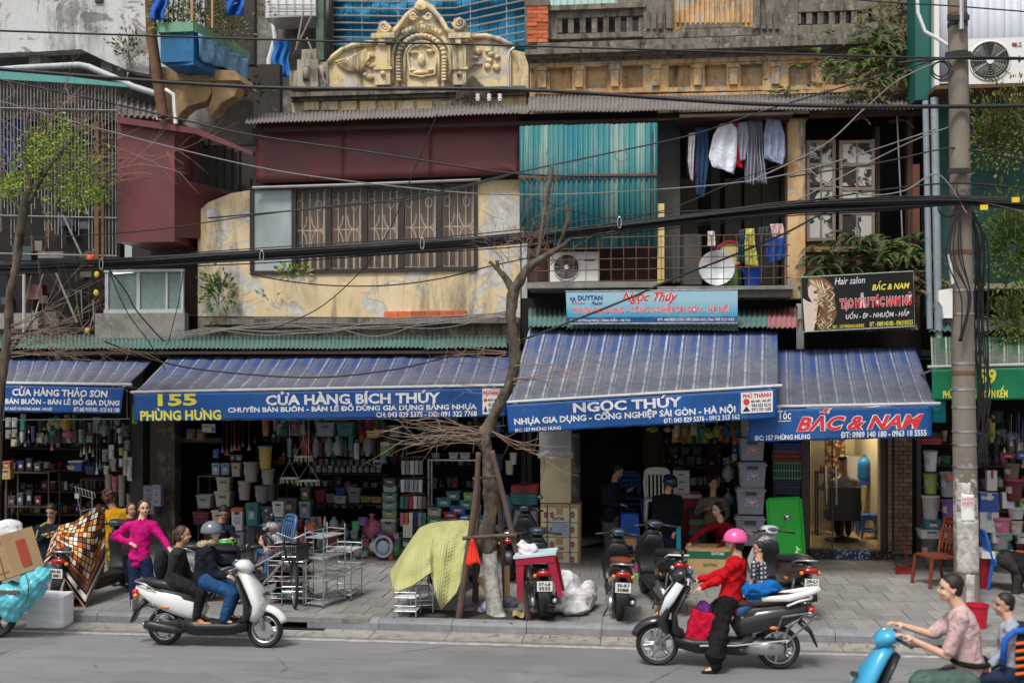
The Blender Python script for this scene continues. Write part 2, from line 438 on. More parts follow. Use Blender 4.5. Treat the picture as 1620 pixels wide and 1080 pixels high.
def kmesh(L):
 b=MB();h=L/2-.004
 b.prism([(-h,0),(h,0),(h,.095),(-h,.095)],0,.2)
 P=[(0,-.02),(.0,.095),(.025,.128),(.07,.14),(.2,.14),(.2,-.02)]
 b=MB();A=b.pts([(-h,p[0],p[1])for p in P]);B=b.pts([(h,p[0],p[1])for p in P]);n=len(P)
 for i in range(n):b.face((A+i,A+(i+1)%n,B+(i+1)%n,B+i)[::-1])
 b.face([A+i for i in range(n)]);b.face([B+i for i in range(n)][::-1])
 return b.mesh('kerb_stone',KERB)
km=kmesh(.98)
YK=14.33;xg=X(470,YK)
for i in range(-14,15):
 x=i*.98
 if abs(x-xg)<.55:continue
 o=bpy.data.objects.new('kerb_stone',km);COL.objects.link(o);o.parent=kb;o.location=(x,YK+R.uniform(-.006,.006),R.uniform(-.004,.004));o.rotation_euler=(0,0,R.uniform(-.006,.006))
si=thing('storm_drain','dark arched storm drain mouth in the kerb behind the white scooter','drain',(xg,YK,0))
b=MB();b.bx(xg-.98,xg+.98,YK,YK+.24,.085,.15);b.build('lintel',CONC,si)
b=MB();b.bx(xg-.98,xg-.5,YK+.01,YK+.22,-.01,.085);b.bx(xg+.5,xg+.98,YK+.01,YK+.22,-.01,.085);b.build('cheek',CONC,si)
b=MB();b.bx(xg-.5,xg+.5,YK+.18,YK+.22,-.01,.085);b.bx(xg-.44,xg+.4,YK-.13,YK-.005,-.012,.011);b.build('recess',flat('drain_dark',(.004,.004,.004),.9),si)
gt=setting('gutter')
GUT=M('gutter_concrete',(.29,.27,.245),.9,var=.25,sc_=4,bump=.5,dirt=.45,dcol=(.12,.11,.1),rnd=.12)
g=MB();g.bx(-.49,.49,13.875,YK-.01,-.018,.008);gm=g.mesh('gutter_slab',GUT)
for i in range(-14,15):
 o=bpy.data.objects.new('gutter_slab',gm);COL.objects.link(o);o.parent=gt;o.location=(i*.99,0,R.uniform(-.002,.002))
LEAFD=M('dry_leaf',(.3,.17,.07),.9,var=.4,rnd=.4)
b=MB()
for k in range(170):
 x=R.uniform(-8,9);y=R.choice([R.gauss(14.2,.09),R.gauss(14.1,.15),R.uniform(13.2,18)])
 if k%3==0:x=R.gauss(xc+1.1,.8);y=R.gauss(14.22,.08)
 if YK-.03<y<YK+.01:continue
 if y>YK:z=.144
 else:z=.014
 a=R.uniform(0,6.3);s_=R.uniform(.015,.042);h=R.uniform(.002,.02)
 ca,sa=math.cos(a)*s_,math.sin(a)*s_
 n=b.pts([(x-ca,y-sa,z+h),(x+sa*.4,y-ca*.4,z),(x+ca,y+sa,z+h*.6),(x-sa*.4,y+ca*.4,z+.004)]);b.face((n,n+1,n+2,n+3))
b.build('fallen_leaves',LEAFD,kind='stuff',label='dry brown fallen leaves scattered in the gutter along the kerb',cat='leaves')
p=G(1478,1019,.012)
gr=thing('drain_grate','slotted iron drain grate in the gutter behind the light blue scooter','grate',p)
b=MB();b.bx(p.x-.3,p.x+.3,p.y-.16,p.y+.16,.0085,.012);b.build('frame',flat('grate_hole',(.006,.006,.006)),gr)
for k in range(7):
 b=MB();b.bx(p.x-.29+k*.09,p.x-.25+k*.09,p.y-.15,p.y+.15,.012,.02);b.build('bar',RUST,gr)
p=G(448,964)
mh=thing('manhole_cover','round grey manhole cover flush in the pavement under the wire racks','manhole',p)
b=MB();b.lathe([(.3,0),(.3,.004),(.27,.005),(0,.005)],(p.x,p.y+.1,.131),32);b.build('lid',M('manhole_grey',(.2,.2,.2),.8,dirt=.4),mh,smooth=True)
b=MB();b.tube([(p.x+.32*math.cos(a*PI/16),p.y+.1+.32*math.sin(a*PI/16),.133)for a in range(32)],.012,4,closed=True);b.build('ring',CONC,mh)
# ================= FACADES =================
YF=20.2
YEL=plaster('yellow_render',(.72,.6,.41),(.66,.5,.27),(.64,.62,.57),(.09,.08,.065),.42,.5,.75,brick=(.33,.3,.26))
OCH=plaster('ochre_render',(.68,.49,.27),(.55,.31,.14),(.6,.52,.4),(.06,.055,.042),.42,.55,1.5,brick=(.3,.09,.04))
CREAM=plaster('cream_stucco',(.74,.65,.45),(.7,.52,.26),(.62,.58,.5),(.07,.06,.045),.42,.52,1.6)
WSTU=plaster('white_stucco',(.62,.62,.62),(.52,.52,.51),(.36,.35,.33),(.08,.085,.07),.34,.5,.7)
GSTU=plaster('grey_render',(.2,.19,.17),(.14,.13,.115),(.3,.28,.24),(.03,.03,.026),.4,.6,.8)
MOULD=plaster('black_moulded_stucco',(.24,.21,.17),(.15,.135,.11),(.36,.31,.24),(.03,.028,.024),.36,.6,3.2)
REDM=M('dark_red_sheet',(.14,.026,.03),.48,.0,var=.38,sc_=1.3,bump=.1,dirt=.55,dcol=(.09,.035,.03),dsc=1.4,streak=True,spec=.5)
TEAL=M('teal_steel',(.01,.115,.095),.5,var=.2,sc_=2,dirt=.3,dcol=(.03,.09,.075),streak=True)
t=NT('turquoise_sheet')
vx=t.map((2.2,.1,.12));s1=t.noise(1.6,4,.6,vx);s2=t.noise(3,6,.6,t.map((1.5,1,.3),None,(4,0,0)))
c=t.mix(t.ramp(s1,.38,.62),(.012,.14,.18),(.05,.19,.175));c=t.mix(t.ramp(s1,.56,.68,0,.7),c,(.24,.31,.28));c=t.mix(t.ramp(s2,.52,.7,0,.75),c,(.22,.25,.24))
TURQ=t.out(c,.5,0,.4)
ROOFG=M('green_corrugated_roof',(.075,.155,.135),.7,var=.3,sc_=1.2,dirt=.5,dcol=(.09,.11,.09),dsc=1.5)
ROOFW=M('weathered_roof_sheet',(.2,.175,.165),.85,var=.35,sc_=2,bump=.3,dirt=.5,dcol=(.06,.055,.05),dsc=2)
BRICK=M('orange_brick',(.5,.13,.05),.9,var=.25,sc_=6,bump=.4,bsc=30,rnd=.25)
MORT=M('pale_mortar',(.33,.3,.26),.95,var=.3)
GLASSD=NT('window_glass');GLASSD.p.inputs['Transmission Weight'].default_value=.0
GLASSD=GLASSD.out((.1,.13,.13),.08,0,.6);GLASSD.node_tree.nodes['Principled BSDF'].inputs['Alpha'].default_value=.14
def wallpoly(b,pix,Y,th=.25):
 P=[W(x,y,Y)for x,y in pix];b.prism([(p.x,p.z)for p in P],Y,Y+th)
def bxp(b,x0,y0,x1,y1,Y,th=.05,back=True):
 p,q=W(x0,y0,Y),W(x1,y1,Y);r=W(x0,y1,Y);s_=W(x1,y0,Y)
 b.bx(p.x,q.x,Y,Y+th,min((q.z+r.z)/2,(p.z+s_.z)/2),max((q.z+r.z)/2,(p.z+s_.z)/2));return b
def qd(pix,Y):return[W(x,y,Y)for x,y in pix]
def corr(b,tl,tr,br,bl,pitch=.075,amp=.016,nv=2,th=.004,sag=0):
 tl,tr,br,bl=map(Vector,(tl,tr,br,bl));L=(tr-tl).length;nr=max(2,int(L/pitch));nn=(tr-tl).cross(bl-tl).normalized()
 def fn(u,v):return(tl*(1-u)+tr*u)*(1-v)+(bl*(1-u)+br*u)*v+nn*(amp*math.cos(u*nr*2*PI))+Vector((0,0,-sag*math.sin(v*PI)+.02*noise.noise(Vector((u*L*.8,v*2,3)))))
 return b.grid(fn,nr*8,nv,th)
bd=thing('netted_building','tall building behind the stucco pediment wrapped in blue scaffold netting','building',(X(680,27),27.5,0))
NET=M('blue_net',(.02,.23,.42),.8,var=.35,sc_=1.5,bump=.4)
b=MB();bxp(b,440,-60,900,260,28,.5);b.build('wall',CONCD,bd)
def netf(u,v):
 p=W(512+330*u,-50+150*v+(35*u*u if v>.5 else 0),27);p.y+=.12*math.sin(u*40)+.15*math.sin(v*20+u*5);return p
b=MB();b.grid(netf,60,20,.01);b.build('netting',NET,bd,smooth='all')
for k in range(23):
 b=MB();x=515+k*14.3;b.tube([W(x,-60,26.75),W(x+1,92+(k>12)*8,26.75)],.012,5);b.build('scaffold_pole',STEEL if k%4==0 else CABLE,bd)
for k in range(9):
 y=-8+k*11.5;b=MB();b.tube([W(513,y-2,26.7),W(660,y,26.7),W(720,y-2,26.7),W(835,y-30+k,26.7)],.02,5);b.build('bamboo_rail',M('bamboo',(.36,.34,.28),.8)if k==0 else bpy.data.materials['bamboo'],bd)
gb=thing('grey_tower_house','grey stained house wall between the planter balcony and the pediment','building',(X(420,26),26.3,0))
b=MB();bxp(b,370,-40,520,240,26.3,.5);b.build('wall',GSTU,gb)
b=MB();b.tube([W(432,30,25.9),W(436,60,25.9),W(426,95,25.9),W(427,190,25.9)],.07,8);b.build('drainpipe',WHITE,gb,smooth=True)
b=MB();bxp(b,420,-20,499,27,25.2,.9);b.build('balcony_box',WHITE,gb)
for k in range(6):
 b=MB();b.tube([W(426+k*13,-10,25.15),W(426+k*13,22,25.15)],.012,5);b.build('railing_bar',STEEL,gb)
b=MB();b.tube([W(422,8,25.15),W(498,8,25.15)],.015,5);b.tube([W(422,19,25.15),W(498,19,25.15)],.015,5);b.build('rail',STEEL,gb)
b=MB();b.grid(lambda u,v:W(431+27*u+2*math.sin(v*9),64+58*v,25.6+.06*math.sin(u*14+v*4)),14,14,.01);b.build('blue_tarp',M('blue_tarp',(.02,.16,.48),.6,var=.3,bump=.3),gb,smooth='all')
b=MB();bxp(b,500,-30,512,95,25.3,.2);b.build('green_column',M('green_column',(.1,.15,.1),.8,dirt=.4),gb)
wh=thing('white_stained_house','white plastered house with black mould stains overhanging the left corner','house',(X(110,20.6),20.8,0))
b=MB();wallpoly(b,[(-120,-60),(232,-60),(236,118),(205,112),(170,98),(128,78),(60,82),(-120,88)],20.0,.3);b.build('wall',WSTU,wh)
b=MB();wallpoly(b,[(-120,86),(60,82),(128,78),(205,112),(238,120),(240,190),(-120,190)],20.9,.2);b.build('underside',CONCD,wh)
b=MB();bxp(b,150,-12,162,4,19.96,.05);b.build('window_slit',BLACKP,wh)
for x in(54,168):
 b=MB();bxp(b,x-8,86 if x<100 else 97,x+10,103 if x<100 else 114,20.2,.5);b.build('beam_end',CONC,wh)
b=MB();b.tube([W(-60,116,19.7),W(30,108,19.7),W(125,103,19.7),W(140,106,19.7),W(185,125,19.7),W(210,137,19.7),W(245,148,19.7),W(275,158,19.7),W(278,190,19.7)],.06,10);b.build('drainpipe',M('grey_pvc',(.42,.44,.44),.5,dirt=.2),wh,smooth=True)
b=MB();wallpoly(b,[(-40,108),(20,110),(195,132),(203,138),(150,134),(-40,123)],19.4,.06);b.build('teal_fascia',M('pale_teal',(.09,.3,.28),.6),wh)
lb=thing('caged_house','dark narrow house front behind the tall iron security cage at left','house',(X(90,21),21,0))
b=MB();bxp(b,-120,110,190,560,21.0,.2);b.build('wall',M('near_black_wall',(.018,.017,.016),.95,var=.5),lb)  # plain near-black wall behind the cage bars
b=MB();b.grid(lambda u,v:W(-10+60*u,185+90*v,20.9+.05*math.sin(u*20)),16,6,.01);b.build('hanging_tarp',M('navy_tarp',(.012,.03,.13),.7,var=.3),lb,smooth='all')
cg=thing('security_cage','tall grey iron bar cage covering the left balcony behind the green leaves','cage',(X(90,19.5),19.5,3))
BARM=M('cage_bar',(.26,.25,.24),.6,.3,var=.35,dirt=.3)
for k in range(37):
 x=-10+k*5.35;b=MB();y1=410 if x>140 else 300+R.uniform(0,100)
 b.tube([W(x,122+x*.05,19.5),W(x+1,y1,19.5)],.0095,4);b.build('cage_bar',BARM,cg)
b=MB();bxp(b,149,192,156,412,19.45,.04);bxp(b,160,195,164,412,19.45,.04);b.build('post',RUST,cg)
for y in(175,345,405):
 b=MB();b.tube([W(0,y-4,19.47),W(185,y,19.47)],.014,4);b.build('cross_rail',BARM,cg)
b=MB();b.tube([W(88,430,19.3),W(122,510,19.3)],.02,4);b.tube([W(100,340,19.4),W(130,405,19.4)],.02,4);b.build('brace',BARM,cg)
jm=thing('junk_stack','tangled stack of old bars and boards stored inside the cage bottom','scrap',(X(100,20.2),20.2,4.3))
for k in range(34):
 x,y=R.uniform(45,148),R.uniform(300,520);a=R.uniform(-1,1)*.5+1.57;L=R.uniform(15,55)
 b=MB();b.tube([W(x,y,20.1+R.random()*.5),W(x+L*math.cos(a),y+L*math.sin(a),20.1+R.random()*.5)],R.uniform(.008,.02),4);b.build('rod',R.choice([BARM,RUST,STEEL]),jm)
for k in range(16):
 x,y=R.uniform(-5,140),R.uniform(330,500)
 b=MB();bxp(b,x,y,x+R.uniform(8,35),y+R.uniform(6,24),20.3+R.random()*.5,.2);o=b.build('old_box',PLM,jm);o.color=(*R.choice([(.12,.04,.03),(.1,.1,.1),(.05,.07,.09),(.2,.19,.18),(.08,.07,.06),(.06,.05,.04),(.12,.1,.09)]),1)
for q in((60,398,100,408,19.9,.4),(-10,495,60,520,20.2,.3)):b=MB();bxp(b,*q);b.build('shelf_board',CONC,jm)
b=MB();b.tube([W(38,430,19.2),W(38,530,19.2)],.03,8);b.build('post',M('light_pipe',(.4,.4,.4),.5),jm)
o_=M('orange_cloth',(.75,.12,.03),.8)
fl=MB();fl.grid(lambda u,v:W(137+10*u+3*v,403+26*v,19.25+.03*math.sin(u*9)),6,6,.005);fl.build('red_flag',o_,label='small orange red cloth hanging from the cage corner',cat='cloth',smooth='all')
for k,(x,y)in enumerate([(153,434),(152,463),(138,523)]):
 b=MB();b.ball(W(x,y,19.2),(.05,.03,.06),8,5);b.build('yellow_lantern',M('lantern_yellow',(.6,.4,.04),.7)if k==0 else bpy.data.materials['lantern_yellow'],label=['upper of the yellow rags hanging beside the lit window','middle yellow rag hanging beside the lit window','lowest yellow rag lying on the green roof edge'][k],cat='rag')
wb=thing('window_bay','small glazed bay with a lit tube lamp above the left green roof','window',(X(220,20),20,3))
b=MB();bxp(b,150,495,292,548,19.9,.2);b.build('apron_wall',CONC,wb)
b=MB();bxp(b,150,425,292,500,21.2,.1);b.bx(X(150,20),X(292,20),20.1,21.2,Z(150,499,20),Z(150,498,20));b.build('room',M('dim_room',(.22,.25,.23),.9),wb)
for x0,x1 in((166,171),(216,221),(262,265),(286,290)):
 b=MB();bxp(b,x0,428,x1,493,19.95,.05);b.build('mullion',M('alu_frame',(.42,.44,.44),.5)if x0==166 else bpy.data.materials['alu_frame'],wb)
b=MB();bxp(b,164,489,290,495,19.93,.08);bxp(b,164,426,290,430,19.93,.08);b.build('frame_rail',bpy.data.materials['alu_frame'],wb)
for x0,x1 in((171,216),(221,262),(265,286)):
 b=MB();bxp(b,x0,430,x1,489,19.99,.006);b.build('pane',M('milky_glass',(.22,.31,.29),.25,alpha=.6,bump=0)if x0==171 else bpy.data.materials['milky_glass'],wb)
t=NT('tube_lamp');t.p.inputs['Emission Color'].default_value=(.85,1,.95,1);t.p.inputs['Emission Strength'].default_value=9;TUBE=t.out((.8,.8,.8))
b=MB();b.tube([W(178,432,20.4),W(212,429,20.4)],.025,8);b.build('tube_lamp',TUBE,wb)
b=MB();bxp(b,204,474,215,487,20.3,.2);o=b.build('orange_tub',PL,wb);o.color=(.6,.09,.02,1)
b=MB();bxp(b,290,425,316,548,20.6,.3);b.build('dark_post',DARKWOOD,wb)
rr=thing('red_metal_room','dark red sheet metal room jutting out beside the iron cage','room',(X(240,19.6),20.5,3))
b=MB();b.bx(X(185,19.5),X(276,19.5),19.5,22.5,Z(230,383,19.5),Z(230,190,19.5));b.build('front_panel',REDM,rr)
x1=X(276,19.5)
b=MB();A=[(x1+.002,19.5),(x1+.002+1.6,21.8)];zb,zt=Z(276,380,19.5),Z(276,195,19.5)
b.prism([(0,zb+.05),(2.3,zb+.25),(2.3,zb+1.15),(0,zb+1.15)],0,.05,Matrix.Translation((x1,19.5,0))@Matrix.Rotation(1.27,4,'Z'));b.build('side_panel',REDM,rr)
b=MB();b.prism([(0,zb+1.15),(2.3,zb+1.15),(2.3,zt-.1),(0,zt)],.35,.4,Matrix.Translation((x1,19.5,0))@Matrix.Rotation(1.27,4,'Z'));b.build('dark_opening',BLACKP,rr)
for k in range(9):
 b=MB();b.box((.2+k*.24,.15,zb+1.6),(.05,.03,1.0),0,Matrix.Translation((x1,19.5,0))@Matrix.Rotation(1.27,4,'Z'));b.build('slat',DARKWOOD,rr)
b=MB();wallpoly(b,[(183,184),(312,203),(400,240),(400,246),(310,212),(183,194)],19.35,.12);b.build('red_fascia',REDM,rr)
b=MB();corr(b,W(186,140,21.5),W(252,165,21.5),W(252,188,19.4),W(184,183,19.4),.12,.03);b.build('tin_roof',ROOFW,rr,smooth='all')
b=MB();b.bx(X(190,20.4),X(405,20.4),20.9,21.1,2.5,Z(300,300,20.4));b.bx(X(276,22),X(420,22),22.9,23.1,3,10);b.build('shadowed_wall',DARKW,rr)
b=MB();b.tube([W(237,-20,19.3),W(240,60,19.3),W(258,186,19.3)],.1,10);b.build('rusty_pipe',RUST,smooth=True,label='thick rust brown pipe rising beside the green planter balcony',cat='pipe')
bc=thing('planter_balcony','green rimmed balcony box with blue tarp sides and potted plants','balcony',(X(310,19.3),19.6,6))
GRN=M('mint_metal',(.16,.34,.22),.6,dirt=.3,dcol=(.08,.12,.08))
A=X(254,18.8);B=X(306,18.8);zt,zb=Z(280,37,18.8),Z(280,98,18.8)
Mr=Matrix.Translation((B,18.8,0))@Matrix.Rotation(1.4,4,'Z')
BT=M('balcony_tarp',(.01,.12,.27),.55,var=.35,sc_=3,bump=.3)
b=MB();b.bx(A,B,18.8,20.8,zb,zt-.15);b.bx(0,1.83,0,.5,zb-.06,zt-.15,Mr);b.build('tarp_side',BT,bc)
b=MB();b.bx(A-.04,B+.02,18.74,18.9,zt-.17,zt);b.bx(0,1.87,-.05,.1,zt-.17,zt,Mr);b.build('rim',GRN,bc)
b=MB();b.grid(lambda u,v:Mr@Vector((.05+1.7*u,-.06-.03*math.sin(u*26+v*2),zt-.18-(.42+.03*math.sin(u*9))*v)),24,8,.008);b.build('pale_sheet',M('pale_tarp',(.14,.28,.42),.5,var=.8,sc_=5),bc,smooth='all')
for k in range(7):
 b=MB();b.tube([(A+.05+k*.09,18.82,zt),(A+.05+k*.09,18.82,zt+1)],.01,5);b.build('railing_bar',RUST,bc)
for k in range(11):
 b=MB();b.tube([Mr@Vector((.08+k*.17,.02,zt)),Mr@Vector((.08+k*.17,.02,zt+1))],.01,5);b.build('railing_bar',RUST,bc)
b=MB();b.tube([W(304,35,18.75),W(304,-30,18.75)],.03,4);b.tube([W(336,45,18.9),W(336,-30,18.9)],.025,4);b.build('wooden_post',M('raw_timber',(.42,.25,.13),.8),bc)
b=MB();b.bx(A,B+.4,20.8,20.95,zt-.2,zt+2);b.build('back_wall',DARKW,bc)
br=thing('balcony_bracket','curved ochre masonry bracket carrying the planter balcony','bracket',(X(320,19.8),20,6))
for q in([(258,128),(330,118),(336,130),(334,148),(326,160),(312,164),(298,168),(288,176),(280,188),(262,190)],[(337,130),(374,128),(376,140),(370,152),(358,158),(348,164),(342,174),(334,182),(330,170),(335,155)]):b=MB();wallpoly(b,q,19.6,.35);b.build('console',bpy.data.materials['old_ochre']if 'old_ochre' in bpy.data.materials else M('old_ochre',(.42,.28,.14),.9,var=.3,dirt=.4),br)
b=MB();wallpoly(b,[(255,106),(372,112),(380,127),(255,127)],19.5,.9);b.build('soffit',M('old_ochre',(.42,.28,.14),.9,var=.3,dirt=.4)if False else bpy.data.materials['old_ochre'],br)
b=MB();bxp(b,255,160,400,230,20.8,.2);b.build('rear_wall',CONC,br)
b=MB();b.tube([W(262,142,19.3),W(275,150,19.3),W(278,196,19.3)],.04,8);b.build('white_pipe',WHITE,br,smooth=True)
yh=thing('yellow_house','flaking yellow house with a long window band over the wide blue awning','house',(X(565,YF),YF+.2,0))
Y0=YF
b=MB()
wallpoly(b,[(313,335),(330,320),(365,306),(400,300),(400,434),(313,434)],Y0,.25)
wallpoly(b,[(752,286),(823,284),(823,434),(752,428)],Y0,.25)
wallpoly(b,[(313,434),(400,434),(752,428),(823,434),(823,503),(313,500)],Y0,.25)
b.build('wall',YEL,yh)
b=MB();bxp(b,313,500,823,548,Y0+.01,.22);bxp(b,322,503,820,512,Y0-.14,.2);b.build('ledge',MOULD,yh)
b=MB();bxp(b,313,500,823,548,Y0+.3,.3);b.build('parapet_core',MOULD,yh)
for k in range(6):
 b=MB();x=608+k*21.6;bxp(b,x,492.5-k*.3,x+20.8,502.5-k*.3,Y0-.1,.12);b.build('brick',BRICK,yh)
CUR=NT('brown_curtain');cz=CUR.noise(3,4,.5,CUR.map((1,1,.2)));cc=CUR.mix(CUR.ramp(cz,.3,.7),(.36,.17,.11),(.55,.34,.24));CUR=CUR.out(cc,.9)
fr=M('brown_alu',(.045,.032,.028),.5,.2,var=.2)
WX=[(400,463),(466,515),(523,572),(580,630),(638,690),(698,750)]
def wt(x):return 299-(x-400)*.028
def wbm(x):return 434-(x-400)*.02
b=MB();b.grid(lambda u,v:W(464+290*u,300+130*v,Y0+.3+.03*math.sin(u*120)),150,2,.01);b.build('curtain',CUR,yh,smooth='all')
b=MB();bxp(b,400,290,466,436,Y0+.32,.02);b.build('screen',M('grey_screen',(.33,.38,.38),.7),yh)
b=MB();bxp(b,395,280,760,440,Y0+.8,.05);b.build('room_dark',DARKW,yh)
GRL=M('cream_grille',(.7,.6,.46),.6)
for k,(x0,x1)in enumerate(WX):
 f_=MB();yt,yb=wt(x0),wbm(x0);ed=4
 for(a,c_,d_,e_)in((x0-4,yt-6,x1+4,yt+1),(x0-4,yb-6,x1+4,yb),(x0-5,yt,x0+1,yb-5),(x1-1,yt,x1+5,yb-5)):bxp(f_,a,c_,d_,e_,Y0-.04-.001*k,.08)
 fo=f_.build('window',fr,yh)
 b=MB();bxp(b,x0+1,yt+1,x1-1,yb-6,Y0,.008)
 b.build('pane',GLASSD if k else M('frosted_pane',(.33,.38,.38),.3,var=.2,sc_=2),fo)
 if k:
  s_=MB()
  for yy in((yt+2,yt+2),):s_.tube([W(x0+1,yt+2,Y0-.01),W(x1-1,yt+2,Y0-.01),W(x1-1,yb-7,Y0-.01),W(x0+1,yb-7,Y0-.01)],.007,4,closed=True)
  s_.build('putty',WHITE,fo)
  g=MB();m_=(x0+x1)/2;w_=(x1-x0)/2
  for xx in(m_,m_-w_*.5,m_+w_*.5,x0+3,x1-3):g.tube([W(xx,yt+8,Y0+.1),W(xx,yb-8,Y0+.1)],.011,4)
  for xx in(x0+w_*.35,m_+w_*.55):
   for yy in(yt+68,):
    for sx in(-1,1):
     for sy in(-1,1):
      g.tube([W(xx+sx*w_*.45*math.sin(a*.157),yy+sy*(22-22*math.cos(a*.157)),Y0+.1)for a in range(11)],.012,4)
   g.tube([W(xx+5*math.cos(a*.63),yt+28+8*math.sin(a*.63),Y0+.1)for a in range(10)],.011,4,closed=True)
  g.tube([W(x0,yt+68,Y0+.1),W(x1,yt+68,Y0+.1)],.011,4)
  for q in range(4):
   xx=x0+6+q*12.5;g.tube([W(xx-5,yb-5,Y0+.2),W(xx-5,yb-40,Y0+.2),W(xx-3,yb-47,Y0+.2),W(xx,yb-50,Y0+.2),W(xx+3,yb-47,Y0+.2),W(xx+5,yb-40,Y0+.2),W(xx+5,yb-5,Y0+.2)],.007,4)
  g.build('grille',GRL,fo)
pts=[407,545,683,823]
for a,c_ in zip(pts,pts[1:]):
 b=MB();b.grid(lambda u,v,a=a,c_=c_:W(a-2+(c_-a+2.5)*u,190-14*((a+(c_-a)*u-407)/416)+(100-(a+(c_-a)*u-407)*.02+2*0)*v+v*8*((a+(c_-a)*u-407)/416),Y0-.12-.00008*a+.02*noise.noise(Vector((a+u*3,v*2,0)))),16,8,.02)
 b.build('sheet_panel',REDM,yh,smooth='all')
b=MB();b.tube([W(400,297,Y0-.15),W(560,292,Y0-.15),W(760,284,Y0-.15)],.025,4);b.build('trim',M('pale_trim',(.45,.42,.4),.6),yh)
b=MB();bxp(b,400,268,823,300,Y0+.02,.2);b.build('lintel',DARKW,yh)
rf=thing('corrugated_roof','long weathered corrugated roof strip under the stucco pediment and parapet','roof',(X(900,20),20.3,7.5))
for k,(a,c_)in enumerate([(388,540),(538,690),(688,840),(836,1000),(998,1160),(1158,1310),(1308,1458)]):
 def ty(x):return 178-(x-388)*.038 if x<840 else 160-(x-840)*.013
 def by(x):return 196-(x-388)*.038 if x<840 else 178-(x-840)*.0
 b=MB();q=.01*(k%2)
 if k>2:corr(b,W(a,153-(k-3)*1,20.75),W(c_,152-(k-3)*1,20.75),W(c_,176-(k-3)*1.4,19.5),W(a,177-(k-3)*1.4,19.5),.075,.016)
 else:corr(b,W(a,ty(a)+4,20.75),W(c_,ty(c_)+4,20.75),W(c_,by(c_),19.5),W(a,by(a),19.5),.075,.016)
 b.build('roof_sheet',ROOFW,rf,smooth='all')
b=MB();b.bx(X(400,19.8),X(1458,19.8),19.75,19.83,Z(600,205,19.8),Z(600,199,19.8));b.build('rafter',DARKWOOD,rf)
pd=thing('stucco_pediment','cream baroque stucco pediment with scrolls, wings and niche above the red panels','pediment',(X(650,21),21.3,8))
YP=21.2
b=MB();bxp(b,462,148,832,185,YP,.5);b.build('base_wall',CREAM,pd)
b=MB();bxp(b,458,141,832,148,YP-.22,.75);bxp(b,460,148,832,155,YP-.12,.3);b.build('base_ledge',MOULD,pd)
for k in range(10):
 b=MB();bxp(b,480+k*30,160,504+k*30,174,YP-.06,.1);b.build('block',CREAM,pd)
b=MB();wallpoly(b,[(520,140),(521,97),(535,84),(552,74),(575,70),(600,69),(600,140)],YP,.35);b.build('left_wing',CREAM,pd)
b=MB();wallpoly(b,[(738,140),(738,58),(768,57),(790,62),(808,72),(808,140)],YP,.35);wallpoly(b,[(806,140),(806,78),(836,84),(836,140)],YP+.1,.3);b.build('right_wing',CREAM,pd)
def mould(name,pix,r,m=CREAM,y=None,n=8,closed=False):
 b=MB();b.tube([W(x,yy,(y or YP-.03))for x,yy in pix],r,n,closed=closed);b.build(name,m,pd,smooth='all')
mould('wing_moulding',[(520,100),(527,90),(540,80),(558,72),(577,69),(598,68)],.055)
mould('wing_moulding',[(738,59),(768,57),(790,62),(810,73)],.05)
for k in range(13):
 a=-2.5+k*.16;x0,y0=558,108
 L=24+9*math.sin(k*.5);xe,ye=556+L*math.cos(a+.9)*1.0,100-L*.8*math.sin(a+3.2)
 b=MB();b.tube([W(577,84,YP-.03),W((577+x0-8+k*2)/2+2,92+k*.6,YP-.06),W(531+k*3.6,98+k*1.6+6*math.sin(k*.35),YP-.04)],[.02,.04,.03],6);b.build('feather',CREAM,pd,smooth='all')
for k in range(9):
 b=MB();b.tube([W(580+k*.6,78+k*1.4,YP-.05),W(556+k*1.5,92+k*3,YP-.08),W(541+k*4.2,105+k*1.6,YP-.05)],[.02,.035,.02],6);b.build('feather',CREAM,pd,smooth='all')
RR=random.Random(3)
for k in range(26):
 x,y=(RR.uniform(570,592),RR.uniform(85,128))if k<12 else(RR.uniform(742,792),RR.uniform(80,108))
 b=MB();b.ball(W(x,y,YP-.02),(RR.uniform(.04,.09),.05,RR.uniform(.03,.07)),8,5);b.build('leaf_relief',CREAM,pd,smooth='all')
b=MB();wallpoly(b,[(596,140),(596,62),(612,54),(628,38),(640,22),(652,12),(664,3),(672,1),(684,8),(696,22),(708,44),(722,55),(742,62),(742,140)],YP-.12,.5);b.build('gable',CREAM,pd)
for x0,x1 in((594,617),(716,737)):
 b=MB();bxp(b,x0,72,x1,134,YP-.3,.2);bxp(b,x0+4,80,x1-4,106,YP-.32,.05);bxp(b,x0-3,106,x1+3,110,YP-.34,.2);b.build('pilaster',CREAM,pd)
 b=MB();bxp(b,x0-7,52,x1+7,60,YP-.42,.4);bxp(b,x0-3,60,x1+3,66,YP-.36,.3);bxp(b,x0+4,60,x1-8,70,YP-.4,.1);b.build('capital',CREAM,pd)
 b=MB();b.ball(W((x0+x1)/2,117,YP-.32),.055,8,6);b.build('boss',CREAM,pd,smooth='all')
def spiral(cx,cy,r,turns,sgn,rt=.035,y=YP-.3,a0=0,name='volute'):
 n=int(turns*14);b=MB()
 b.tube([W(cx+sgn*r*(1-i/n*.85)*math.cos(a0+i/14*2*PI),cy+r*(1-i/n*.85)*math.sin(a0+i/14*2*PI),y)for i in range(n+1)],[rt*(1-.5*i/n)for i in range(n+1)],7);b.build(name,CREAM,pd,smooth='all')
spiral(608,43,9,1.6,1);spiral(727,37,10,1.6,-1);spiral(654,26,6.5,1.6,1,.03);spiral(677,26,6.5,1.6,-1,.03)
b=MB();wallpoly(b,[(596,52),(600,34),(610,33),(619,42),(618,52)],YP-.25,.2);wallpoly(b,[(716,52),(718,30),(727,27),(737,34),(738,52)],YP-.25,.2);b.build('volute_block',CREAM,pd)
